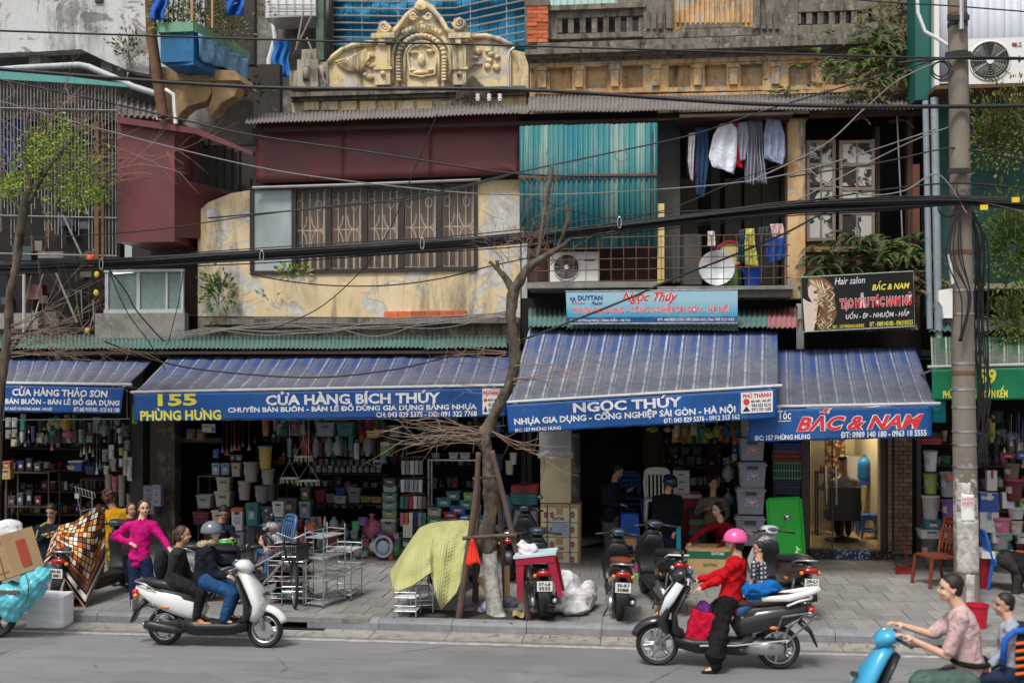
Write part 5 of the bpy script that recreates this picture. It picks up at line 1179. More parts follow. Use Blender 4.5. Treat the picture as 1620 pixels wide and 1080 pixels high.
goods(pack,'blister pack','on the rusty display rack',[(638+k*7,750,6,22,['clear','grey','white','clear','grey'][k])for k in range(5)]+[(637+k*7,778,6,20,['white','grey','clear','lavender','white'][k])for k in range(5)]+[(636+k*7,804,6,20,['teal','dark grey','red','white','beige','brown'][k])for k in range(6)]+[(636+k*7,832,6,22,['pink','orange','white','navy','grey','teal'][k])for k in range(6)]+[(640+k*5,850,5,22,'white')for k in range(3)],19.25,'packs on the rusty display rack')
shelf('hanging wire shelf with white baskets behind the tree',676,756,(726,),20.0,.35,STEEL)
goods(basket_box,'small white basket','on the hanging wire shelf',[(718,725,16,10,'white'),(736,725,18,10,'white'),(733,695,24,8,'pale green'),(690,724,14,8,'grey')],19.9)
goods(storage_box,'basket','in the colourful pile behind the yellow quilt',[(689,815,24,14,'beige','green'),(704,800,26,14,'teal'),(718,790,24,14,'teal'),(726,812,28,14,'blue'),(714,818,24,10,'red'),(708,830,22,10,'lime'),(688,828,24,12,'green'),(738,804,22,14,'green'),(742,790,18,12,'lime'),(730,830,22,10,'teal'),(754,812,16,14,'pale green'),(758,830,18,16,'teal')],19.3)
goods(pail,'hanging lampshade tub','right of the street tree under the valance',[(806,750,14,22,'cream'),(812,734,12,18,'white'),(790,744,14,26,'navy')],19.4)
shelf('low stand of clutter at the shop floor behind the racks',500,700,(860,),20.4,.6)
CL=['red','maroon','clear','purple','pale blue','white','green','grey','orange','teal']
goods(pail,'floor bucket','among the goods on the shop floor',[(528,862,22,26,'maroon'),(466,866,10,26,'white'),(574,830,16,12,'purple'),(563,838,14,14,'green'),(597,908,14,16,'red'),(611,906,13,17,'purple'),(582,904,14,15,'lime'),(577,892,14,20,'white',None,19.3),(492,838,18,10,'orange'),(509,846,20,8,'teal')],18.8)
goods(poly_bag,'plastic wrapped bundle','on the shop floor left of the yellow quilt',[(588,848,34,36,'pink'),(566,880,16,24,'clear'),(590,872,14,20,'white'),(560,905,18,30,'lavender'),(573,906,14,22,'white'),(552,872,18,16,'pale blue'),(540,870,16,12,'clear'),(618,888,10,20,'orange'),(604,885,14,22,'blue'),(628,878,14,20,'green'),(548,896,14,20,'teal')],18.9)
goods(jar,'toy jar','in the front row of floor goods',[(553+k*7.5,908-(k%3),8,12+k%4*2,'clear',CL[k%10])for k in range(8)],18.5)
goods(bottle,'small bottle','among the floor goods beside the purple bucket',[(588+k*6,878-(k%2)*5,6,18,CL[(k*3)%10])for k in range(7)]+[(500+k*7,832,5,16,CL[(k*7+1)%10])for k in range(3)],19.2)
b=MB();b.tube([W(606+14*math.cos(a*PI/12),864+16*math.sin(a*PI/12),18.9)for a in range(24)],.025,6,closed=True);b.ball(W(606,866,18.95),(.12,.06,.14),10,6);b.build('fan_cage',M('clear_blue_plastic',(.35,.42,.5),.3,alpha=.8),smooth=True,label='round translucent grey blue wheel among the floor goods',cat='toy')
for k,(x,y,w,lab)in enumerate([(480,722,30,'upper white clip hanger in the long shop'),(488,760,36,'lower white clip hanger with dangling pegs'),(458,756,30,'left thin clip hanger in the dark of the long shop')]):
 t_=thing('clip_hanger',lab,'hanger',W(x,y,19.8));p=W(x,y,19.8);r_=w/2/88
 b=MB();b.tube([(p.x+r_*math.cos(a*PI/8),p.y+r_*.6*math.sin(a*PI/8),p.z)for a in range(16)],.012,5,closed=True);b.build('ring',WHITE,t_)
 b=MB();b.tube([(p.x-r_,p.y,p.z),(p.x,p.y,p.z+.3),(p.x+r_,p.y,p.z)],.004,4);b.tube([(p.x,p.y,p.z+.3),(p.x,p.y,3.1)],.004,4);b.build('cord',WHITE,t_)
 for a in range(12):b=MB();b.bx(p.x+r_*math.cos(a*PI/6)-.008,p.x+r_*math.cos(a*PI/6)+.008,p.y+r_*.6*math.sin(a*PI/6)-.01,p.y+r_*.6*math.sin(a*PI/6)+.01,p.z-.09,p.z-.014);b.build('peg',M('peg_cream',(.5,.45,.3))if 'peg_cream' not in bpy.data.materials else bpy.data.materials['peg_cream'],t_)
goods(drawer_box,'plastic drawer tower','left of the cream cabinets',[(831,900,46,100,'grey'),(831,796,44,18,'teal','teal',19.4),(832,778,44,12,'red','clear',19.4)],19.3)
t_=thing('wrapped_cabinet','cream cabinet wrapped in clear film standing on the flowered drawers','cabinet',W(880,796,19.2));b=MB();bxp(b,855,722,903,795,19.2,.42);o=b.build('cabinet',PLM,t_);o.color=(.5,.42,.26,1)
b=MB();bxp(b,853,680,903,720,19.22,.4);o=b.build('grey_top',PLM,t_);o.color=(.36,.38,.39,1)
b=MB();b.grid(lambda u,v:W(851+56*u,714+10*v+1.5*math.sin(u*20),19.12+.03*math.sin(u*13+v*5)),20,5);b.build('film',_bagm,t_,smooth='all').color=(.7,.7,.7,1)
t_=thing('flowered_drawers','tall cream five tier drawers with flower prints and blue straps','drawers',W(886,915,19.0));b=MB();bxp(b,855,797,918,915,19.15,.5);b.build('carton_shell',CARD,t_)
DRW=M('cream_drawer',(.62,.55,.36),.5,var=.05)
for k in range(5):
 y=803+k*23.5;b=MB();bxp(b,856,y,914,y+22.3,19.09,.06);d=b.build('drawer',DRW,t_)
 q=quadmap(W(856,y+22,19.09),W(914,y+22,19.09),W(914,y,19.09),W(856,y,19.09),.003)
 for x in(.13,.3,.86):
  for j in range(5):
   b=MB();c=q(x+.035*math.cos(j*1.26),.5+.16*math.sin(j*1.26));b.ball(c,(.022,.003,.02),6,4);b.build('printed_petal',[LR,LG,M('print_brown',(.2,.06,.02))][j%3]if 'print_brown' not in bpy.data.materials else[LR,LG,bpy.data.materials['print_brown']][j%3],d)
 if k in(0,2):text('DUYTAN',d,q,.32,.62,.1,.35,LB,.05)
 b=MB();n=b.pts([q(.4,.5),q(.6,.5),q(.6,.98),q(.4,.98)]);b.face((n,n+1,n+2,n+3));b.build('paper_label',CARD,d)
b=MB();bxp(b,873,828,898,846,19.07,.01);b.build('notice',M('blue_notice',(.3,.35,.5),.7,var=.3,sc_=20),t_)
for x in(865,901):b=MB();bxp(b,x,797,x+1.6,915,19.06,.01);b.build('strap',LB,t_)
goods(crate,'plastic crate','in the stack left of the salon door',[(1243,712,44,12,'blue'),(1243,728,44,16,'red'),(1243,756,43,27,'green'),(1242,780,42,23,'navy'),(1242,806,42,24,'navy'),(1242,832,42,24,'navy'),(1242,872,42,38,'navy')],19.5)
goods(storage_box,'large lidded storage box','in the pale stack beside the crates',[(1189,690,40,34,'grey'),(1188,727,42,36,'lavender'),(1189,769,46,40,'lavender'),(1187,811,48,42,'lavender'),(1186,860,50,47,'lavender')],19.15)
t_=thing('green_tray','bright green plastic tray leaning upright by the salon door','tray',G(1248,885));b=MB();Mt=Matrix.Translation(W(1246,878,19.1))@Matrix.Rotation(-.06,4,'Y')@Matrix.Rotation(-.1,4,'X')
b.rbox(-.28,.28,-.02,.02,0,.01,.01);b=MB();b.bx(-.27,.27,0,.015,.0,.95,Mt);o=b.build('tray_base',PL,t_);o.color=(.02,.5,.04,1)
b=MB();b.tube([Mt@Vector(p)for p in((-.28,-.02,.03),(-.28,-.02,.92),(-.25,-.02,.96),(.25,-.02,.96),(.28,-.02,.92),(.28,-.02,.03))],.022,6);o=b.build('rim',PL,t_,smooth=True);o.color=(.02,.5,.04,1)
goods(poly_bag,'bright rag bundle','hanging at the middle shop front',[(1114,692,20,24,'green'),(1122,694,18,16,'yellow'),(1134,692,14,26,'lime'),(1150,692,16,26,'blue'),(1160,690,12,24,'orange'),(1168,690,10,24,'green'),(1032,684,22,14,'lime'),(1056,684,14,12,'yellow'),(1070,692,8,24,'white')],19.5)
shelf('dark shelves of grey baskets at the back of the middle shop',1056,1120,(720,742,766),22.0,.4)
goods(basket_box,'dark basket','on the back shelves of the middle shop',[(1066+k*18,719,16,12,'dark grey')for k in range(3)]+[(1072+k*18,741,16,12,c)for k,c in enumerate(['grey','black','dark grey'])]+[(1070+k*17,765,14,12,'black')for k in range(3)],22.0)
goods(drawer_box,'small white drawer tower','on the red cabinet behind the capped man',[(1078,781,26,38,'white')],20.2)
t_=thing('red_cabinet','dark red lidded cabinet behind the two shop women','cabinet',G(1092,880));b=MB();b.bx(X(1070,20.0),X(1108,20.0),20.05,20.6,.13,Z(1090,788,20));o=b.build('body',PL,t_);o.color=(.2,.01,.02,1);b=MB();b.bx(X(1068,20.0),X(1110,20.0),20.0,20.65,Z(1090,788,20)+.002,Z(1090,782,20));o=b.build('top',PL,t_);o.color=(.55,.3,.3,1)
goods(carton,'flat box','in the multicoloured pile before the red cabinet',[(1103,812+k*8,26,7.6,c)for k,c in enumerate(['navy','maroon','green','red','teal','maroon','green','yellow','pale green'])],19.7)
goods(poly_bag,'clear bag of bowls','hanging before the pale boxes',[(1152,762,20,34,'clear'),(1152,802,18,30,'pale blue')],19.7)
goods(storage_box,'shelf box','in the narrow stand left of the pale boxes',[(1162,704,8,12,'orange'),(1162,716,8,10,'blue'),(1162,728,8,10,'white')],19.9)
t_=thing('cardboard_box','large brown cardboard box with a green band under the women hands','box',G(1130,912));x0,x1=X(1088,18.3),X(1172,18.3);zt=Z(1130,868,18.3)
b=MB();b.bx(x0,x1,18.3,18.9,.132,zt);b.build('carton_body',M('kraft_board',(.45,.3,.13),.8),t_);b=MB();b.bx(x0-.002,x1+.002,18.296,18.3,zt-.16,zt-.04);b.build('green_band',flat('band_green',(.01,.12,.06)),t_)
q=quadmap((x0,18.296,.132),(x1,18.296,.132),(x1,18.296,zt),(x0,18.296,zt),.003);text('DUYTAN',t_,q,.45,.68,.76,.88,LW,.04);text('DUYTAN',t_,q,.3,.55,.3,.42,LG,.04)
# ================= CHAIRS, STOOLS, SALON, RIGHT SHOP =================
def stool(label,loc,w,h,col,rz=0,group=None,nested=0):
 t_=thing('plastic_stool',label,'stool',loc,rz,group);c=(*col,1)
 b=MB();b.rbox(-w*.42,w*.42,-w*.42,w*.42,h-.03,h,.04);b.build('seat',PL,t_,world=False,smooth=True).color=c
 for sx in(-1,1):
  for sy in(-1,1):
   b=MB();f=lambda z,r:(sx*(w*.5-(w*.1)*z/h),sy*(w*.5-(w*.1)*z/h),z)
   a,c2=f(0,0),f(h-.031,0);T=.045
   P=[]
   for(q,T2)in((a,.035),(c2,.075)):
    P.append([(q[0],q[1],q[2]),(q[0]-sx*T2,q[1],q[2]),(q[0]-sx*T2,q[1]-sy*.012,q[2]),(q[0]-sx*.012,q[1]-sy*.012,q[2]),(q[0]-sx*.012,q[1]-sy*T2,q[2]),(q[0],q[1]-sy*T2,q[2])])
   A=b.pts(P[0]);B=b.pts(P[1])
   for i in range(6):b.face((A+i,A+(i+1)%6,B+(i+1)%6,B+i))
   b.face([A+i for i in range(6)]);b.face([B+i for i in range(6)])
   b.build('leg',PL,t_,world=False).color=c
 for k,(dx,dy)in enumerate(((0,-1),(0,1),(-1,0),(1,0))):
  b=MB();L=w*.41
  if dy:b.bx(-L,L,dy*w*.41-.008,dy*w*.41+.008,h-.1,h-.0305);b.bx(-L,L,dy*w*.455-.006,dy*w*.455+.006,h*.28,h*.36)
  else:b.bx(dx*w*.41-.008,dx*w*.41+.008,-L,L,h-.1,h-.0305)
  b.build('apron',PL,t_,world=False).color=c
 return t_
def pchair(label,loc,rz,col,s_=1,back=.48,group=None,slats=6):
 t_=thing('plastic_chair',label,'chair',loc,rz,group);c=(*col,1);w,h,d=.44*s_,.43*s_,.42*s_
 b=MB();b.rbox(-w/2,w/2,-d/2,d/2,h-.03,h,.05);b.build('seat',PL,t_,world=False,smooth=True).color=c
 for sx in(-1,1):
  b=MB();b.tube([(sx*w*.5,-d*.55,0),(sx*w*.46,-d*.45,h-.032)],[.022*s_,.03*s_],6);b.build('leg',PL,t_,world=False,smooth=True).color=c
  b=MB();b.tube([(sx*w*.5,d*.6,0),(sx*w*.46,d*.45,h-.032)],[.022*s_,.03*s_],6);b.build('leg',PL,t_,world=False,smooth=True).color=c
 H=h+back*s_
 def bp(x,z):return(x,d*.45+(z-h)*.22-.25*(x*x),z)
 b=MB();b.tube([bp(-w*.46,h),bp(-w*.5,h+back*s_*.5),bp(-w*.46,H-.05),bp(-w*.34,H),bp(0,H+.01),bp(w*.34,H),bp(w*.46,H-.05),bp(w*.5,h+back*s_*.5),bp(w*.46,h)],.024*s_,6);b.build('back_frame',PL,t_,world=False,smooth=True).color=c
 b=MB();b.grid(lambda u,v:bp(-w*.44+w*.88*u,H-.1*s_+.1*s_*v),8,2,.01);b.build('top_rail',PL,t_,world=False,smooth='all').color=c
 for k in range(slats):
  x=-w*.38+w*.76*k/(slats-1);b=MB();b.grid(lambda u,v:bp(x+(u-.5)*.032*s_,h+.01+(H-.1*s_-h)*v),1,6,.01);b.build('slat',PL,t_,world=False,smooth='all').color=c
 return t_
pchair('white slatted plastic chair raised high behind the capped man',W(1041,828,20.0),.05,(.66,.66,.6),1.05)
t_=thing('goods_platform','dark low platform of brown boxes under the white plastic chair','platform',(X(1040,20),20.2,.13));b=MB();b.bx(X(1020,19.8),X(1064,19.8),19.7,20.5,.131,Z(1040,828,20));b.build('body',DARKWOOD,t_)
for k in range(5):stool(['lowest','second lowest','middle','second highest','topmost'][k]+' bright blue stool of the nested stack in the middle shop',(X(996,19.6),19.75,.13+k*.085),.36,.45,(.01,.1,.5),.05,'nested blue stools')
for k in range(3):pchair(['lowest','middle','topmost'][k]+' navy blue chair stacked in the dark behind the blue stools',(X(997,20.6),20.7,.5+k*.1),.1,(.008,.035,.17),.95,.45,'stacked navy chairs',4)
stool('tan brown plastic stool in front of the blue stool stack',(X(991,18.9),18.95,.13),.4,.47,(.42,.24,.08),.03)
stool('low yellow stool behind the magenta one near the black scooter',(X(1024,18.6),18.8,.13),.34,.4,(.45,.33,.12));stool('magenta pink stool half hidden behind the black scooter',(X(1018,18.4),18.4,.13),.3,.3,(.5,.02,.16))
t_=thing('lime_dustpan','lime green plastic rack lying on the pavement between the scooters','rack',G(1006,914));p=G(1006,914)
for k in range(7):b=MB();b.bx(p.x-.3+k*.08,p.x-.25+k*.08,p.y-.12,p.y+.12,.135,.155);o=b.build('slat',PL,t_);o.color=(.06,.5,.08,1)
b=MB();b.bx(p.x-.3,p.x+.3,p.y+.13,p.y+.16,.135,.165);o=b.build('bar',PL,t_);o.color=(.06,.5,.08,1)
t_=thing('teal_scoop','tall teal plastic board leaning behind the black scooter seat','board',G(1073,905));b=MB();b.bx(X(1070,18.4),X(1077,18.4),18.4,18.43,.14,Z(1073,832,18.4));o=b.build('board',PL,t_);o.color=(.01,.22,.3,1)
SW=M('salon_wall',(.5,.44,.3),.7,var=.1);r4=thing('hair_salon','lit hair salon interior behind the open door with patterned floor','shop',(X(1340,20.3),21,.3))
xa,xb=X(1276,20.3),X(1412,20.3)
b=MB();b.bx(xa,xb,23.8,23.9,.1,3.0);b.build('back_wall',SW,r4);b=MB();b.bx(xa-.06,xa,20.3,23.8,.1,3.0);b.build('side_wall',DARKWOOD,r4);b=MB();b.bx(xb,xb+.06,20.45,23.8,.1,3.0);b.build('side_wall',SW,r4)
b=MB();b.bx(xa-.06,xb+.06,20.3,23.9,3.001,3.08);b.build('ceiling',SW,r4)
t=NT('speckled_tile');vz=t.n('TexVoronoi',{'Vector':t.obj(),'Scale':26.0});c=t.mix(t.ramp(vz.outputs['Distance'],.25,.5),(.75,.66,.42),(.35,.24,.1));t.out(c,.35)
b=MB();b.bx(xa,xb,20.25,23.8,.109,.27);b.build('floor',t.m,r4)
t=NT('blue_dot_tile');vz=t.n('TexVoronoi',{'Vector':t.obj(),'Scale':20.0});c=t.mix(t.ramp(vz.outputs['Distance'],.3,.42),(.42,.44,.48),(.02,.04,.12));DOT=t.out(c,.4)
t=NT('brown_dot_tile');vz=t.n('TexVoronoi',{'Vector':t.obj(),'Scale':20.0});c=t.mix(t.ramp(vz.outputs['Distance'],.3,.42),(.16,.13,.1),(.02,.015,.01));DOT2=t.out(c,.5)
stp=thing('door_step','patterned tile step in front of the hair salon door','step',(X(1345,20),20.1,.13))
for k in range(7):
 a=X(1281+k*19.3,20.0);b=MB();b.bx(a,X(1281+(k+1)*19.3,20.0)-.005,20.0,20.24,.131,.29);b.build('tile',DOT if 2<=k<=4 else DOT2,stp)
FRM=M('bronze_frame',(.07,.055,.045),.4,.3)
dr=thing('salon_door','open glass salon door with long handle bars','door',(X(1300,20.1),20.2,.29))
b=MB();bxp(b,1268,680,1282,880,20.12,.15);b.build('jamb',FRM,dr);b=MB();bxp(b,1394,680,1404,880,20.12,.15);b.build('jamb',FRM,dr)
b=MB();bxp(b,1390,680,1393,872,20.15,.1);b.build('edge_strip',M('warm_strip',(.5,.42,.25)),dr)
b=MB();bxp(b,1316,690,1318,875,20.2,.03);b.build('glass_edge',FRM,dr);b=MB();bxp(b,1283,690,1315.6,872,20.21,.01);b.build('glass',M('dark_reflecting_glass',(.05,.04,.035),.05,alpha=.35,bump=0),dr)
for x in(1307,1323):b=MB();b.tube([W(x,737,20.1),W(x,798,20.1)],.022,8);b.build('handle',CHROME,dr,smooth=True)
bp_=thing('brick_pillar','dark brown glazed brick pillar right of the salon door','pillar',(X(1425,20),20.2,.13))
b=MB();bxp(b,1404.5,690,1443,878,20.03,.2);b.build('mortar_core',DARKW,bp_)
BK2=M('brown_glazed_brick',(.21,.13,.075),.5,var=.2,rnd=.35)
for k in range(26):
 y=692+k*7.1
 for x0,x1 in([(1405,1411),(1415,1428.5),(1429.5,1443)]if k%2 else[(1405,1411),(1415,1421.5),(1422.5,1436),(1437,1443)]):
  b=MB();bxp(b,x0,y,x1,y+6,20.0+R.uniform(-.004,.004),.04);b.build('brick',BK2,bp_)
t=NT('salon_tube');t.p.inputs['Emission Color'].default_value=(1,.86,.6,1);t.p.inputs['Emission Strength'].default_value=50;t.out((.8,.8,.7))
b=MB();b.bx(xa+.3,xb-.3,21.8,21.95,2.93,2.99);b.build('ceiling_lamp',t.m,label='lit ceiling lamp of the hair salon',cat='lamp')
t_=thing('mirror_panel','warm brown patterned partition behind the salon customer','partition',(X(1325,22.5),22.6,.27));b=MB();bxp(b,1305,660,1337,800,22.5,.05);t=NT('fret_panel');vz=t.n('TexVoronoi',{'Vector':t.obj(),'Scale':14.0});t.out(t.mix(t.ramp(vz.outputs['Distance'],.3,.5),(.3,.16,.05),(.05,.02,.01)),.5);b.build('panel',t.m,t_)
t_=thing('white_cupboard','white cupboard at the back of the salon','cupboard',(X(1350,23),23.3,.27));b=MB();bxp(b,1338,722,1362,800,23.2,.3);b.build('cupboard',WHITE,t_)
def barber(x,Y):
 t_=thing('barber_chair','black swivel barber chair on a round base in the salon','chair',(X(x,Y),Y,.27));cx=X(x,Y)
 b=MB();b.lathe([(0,0),(.32,0),(.3,.03),(.06,.08),(.04,.1),(.04,.4),(0,.4)],(cx,Y,.271),20);b.build('base',BLACKP,t_,smooth=True)
 b=MB();b.rbox(cx-.3,cx+.3,Y-.28,Y+.28,.67,.83,.05);b.build('seat',BLACKP,t_,smooth=True)
 b=MB();b.rbox(cx-.28,cx+.28,Y-.4,Y-.29,.7,1.3,.04);b.build('backrest',BLACKP,t_,smooth=True)
 for s_ in(-1,1):b=MB();b.tube([(cx+s_*.31,Y-.25,.85),(cx+s_*.31,Y-.25,1.02),(cx+s_*.31,Y+.25,1.02)],.025,6);b.build('armrest',CHROME,t_,smooth=True)
 b=MB();b.tube([(cx-.2,Y+.3,.36),(cx+.2,Y+.3,.36)],.02,6);b.build('footrest',CHROME,t_)
barber(1332,21.3)
wbt=thing('water_bottle','big blue water cooler bottle on a blue stool in the salon','bottle',W(1368,757,22.3));b=MB();b.lathe([(0,0),(.13,0),(.14,.03),(.135,.12),(.14,.14),(.135,.26),(.14,.28),(.12,.36),(.035,.43),(.035,.47),(0,.47)],W(1368,757,22.3),16);b.build('bottle_body',M('blue_water',(.02,.2,.5),.15,alpha=.85,bump=0),wbt,smooth=True)
stool('blue stool under the water bottle in the salon',(X(1368,22.3),22.35,.27),.4,Z(1368,757,22.3)-.28,(.05,.1,.45));stool('blue stool in front of the water bottle stool',(X(1377,21.6),21.7,.27),.38,.45,(.06,.12,.45))
garment('hanging_coat','dark coats hanging at the right of the salon back',([(1372,690),(1372,720),(1376,755)],[(1392,690),(1392,720),(1390,750)]),22.6,(.03,.02,.03),4)
garment('red_cloth','red cloth hanging beside the salon water bottle',([(1384,722),(1383,735),(1384,745)],[(1392,722),(1393,735),(1392,742)]),22.5,(.4,.01,.02),2)
goods(bottle,'shampoo bottle','on the salon counter left of the customer',[(1304,745,5,12,'orange'),(1309,744,4,10,'white'),(1313,745,5,13,'yellow'),(1299,746,5,11,'red')],21.9)
shelf('narrow salon counter with bottles',1292,1322,(746,),21.9,.3)
goods(round_bin,'stacked tub','in the column right of the brick pillar',[(1472,745,22,34,'white','grey'),(1472,780,23,34,'lime','dark grey'),(1472,820,28,38,'clear','white'),(1470,890,26,40,'dark grey')],19.0)
goods(storage_box,'box','below the stacked tubs at right',[(1474,836,28,16,'teal'),(1470,850,36,14,'white')],19.0)
goods(round_bin,'tub','in the column just left of the concrete pole',[(1499,785,24,40,'grey','grey'),(1500,822,22,34,'purple'),(1500,858,20,26,'brown'),(1500,895,24,34,'black')],18.8)
goods(pail,'hanging flowerpot','left of the concrete pole',[(1502,759,14,10,'orange')],18.7)
goods(basket_box,'basin','hanging left of the green valance',[(1470,702,36,8,'red')],18.9)
goods(carton,'carton','right of the concrete pole',[(1568,775,15,32,'white','red'),(1562,808,28,30,'blue','white'),(1562,840,28,32,'white','pale blue'),(1593,803,18,26,'white','red')],18.9)
t_=[o for o in COL.objects if o.get('label','').startswith('blue carton')][0]
text('VINAMOP',t_,quadmap(W(1549,806,18.88),W(1575,806,18.88),W(1575,780,18.88),W(1549,780,18.88),0),.1,.9,.6,.85,LW,.03)
goods(round_bin,'tub','on the crowded stand right of the pole',[(1585,840,30,22,'pink','pink'),(1607,820,26,18,'clear','white'),(1582,868,30,28,'grey','grey'),(1608,845,20,22,'beige'),(1603,792,30,36,'maroon','red'),(1600,758,26,26,'brown','brown')],18.8)
goods(storage_box,'box','at the right edge of the bucket shop',[(1618,812,16,24,'lime'),(1560,868,20,24,'pale blue'),(1615,725,20,12,'blue'),(1592,724,26,8,'red'),(1556,888,26,8,'cream')],19.0)
goods(brush,'brush','hanging in the bucket shop',[(1600,705,10,50,'white'),(1612,712,10,60,'cream'),(1618,740,8,60,'beige'),(1586,690,12,40,'green'),(1608,690,12,30,'blue'),(1570,690,8,40,'dark grey'),(1594,760,8,36,'white'),(1604,770,8,40,'grey')],19.3)
goods(round_bin,'hanging pot','in the dark of the bucket shop',[(1576,668,18,18,'black'),(1583,690,16,12,'dark grey')],19.3)
pchair('reddish brown plastic chair facing away beside the concrete pole',(X(1483,17.6),17.7,.13),-1.25,(.16,.035,.015),1.1,.5,slats=5)
pchair('bright blue plastic chair by the bending person at right',(X(1588,17.5),17.6,.13),1.5,(.01,.12,.5),.95,.48,slats=5)
t_=thing('red_cabinet','narrow red plastic cabinet behind the pole with a white tray','cabinet',G(1556,925));b=MB();b.bx(X(1549,17.6),X(1563,17.6),17.5,17.9,.131,Z(1556,880,17.6));o=b.build('body',PL,t_);o.color=(.3,.01,.02,1);b=MB();b.bx(X(1547,17.6),X(1568,17.6),17.4,17.95,Z(1556,880,17.6)+.002,Z(1556,870,17.6));b.build('tray',WHITE,t_)
t_=thing('red_broom','red handled broom and dustpan by the brick pillar','broom',G(1436,905));b=MB();b.tube([W(1434,898,18.9),W(1433,830,19.6)],.012,5);b.build('stick',M('broom_red',(.25,.01,.01),.5),t_);b=MB();b.grid(lambda u,v:G(1416+30*u,908-12*v)+Vector((0,0,.01+.05*(abs(u-.5)*2)**4)),8,4,.01);b.build('dustpan',bpy.data.materials['broom_red'],t_,smooth='all')
bucket('small red bucket with a white handle at the foot of the concrete pole',G(1546,992),.14,.3,(.45,.01,.03))
# ================= VEHICLES =================
def cpaint(c):return(*c,1)
TLIGHT=M('red_lens',(.45,.01,.01),.15,var=.05,bump=0,coat=.6);LENS=M('clear_lens',(.5,.52,.55),.08,.3,var=.1,bump=0,coat=.6);AMBER=M('amber_lens',(.7,.2,.02),.2,bump=0)
def wheel(t_,nm,x,r,Mx,tw=.05,spokes=5,dark=False,wire=False):
 w=MB();n=28
 prof=[(r-.07,-tw*.5),(r-.03,-tw*.95),(r-.008,-tw*.6),(r,0),(r-.008,tw*.6),(r-.03,tw*.95),(r-.07,tw*.5)]if not wire else[(r-.035,-.014),(r-.015,-.02),(r,0),(r-.015,.02),(r-.035,.014)]
 rings=[w.pts([Mx@Vector((x+q*math.cos(2*PI*k/n),h,r+q*math.sin(2*PI*k/n)))for k in range(n)])for q,h in prof]
 for A,B in zip(rings,rings[1:]+rings[:1]):
  for k in range(n):w.face((A+k,A+(k+1)%n,B+(k+1)%n,B+k))
 ty=w.build(nm,BLACK,t_,world=False,smooth=True)
 b=MB();rr=r-.07 if not wire else r-.035
 for y in((-tw*.4,tw*.4)if not wire else(0,)):b.tube([Mx@Vector((x+rr*math.cos(2*PI*k/n),y,r+rr*math.sin(2*PI*k/n)))for k in range(n)],.014 if not wire else.01,5,closed=True)
 if not wire:
  for k in range(spokes):
   a=2*PI*k/spokes
   for da in(-.14,.14):b.tube([Mx@Vector((x+.03*math.cos(a),0,r+.03*math.sin(a))),Mx@Vector((x+rr*math.cos(a+da),0,r+rr*math.sin(a+da)))],[.022,.014],4)
  b.lathe([(0,-.05),(.045,-.05),(.05,.05),(0,.05)],(x,0,r),12,'Y',Mx)
  b.lathe([(.07,-.052),(.11,-.052),(.11,-.046),(.07,-.046)],(x,0,r),16,'Y',Mx)
 else:
  for k in range(28):
   a=2*PI*k/28;b.tube([Mx@Vector((x,.03*(-1)**k,r)),Mx@Vector((x+rr*math.cos(a),0,r+rr*math.sin(a)))],.0025,3,caps=False)
 b.build('rim',BLACKP if dark else STEEL,ty,world=False,smooth=True)
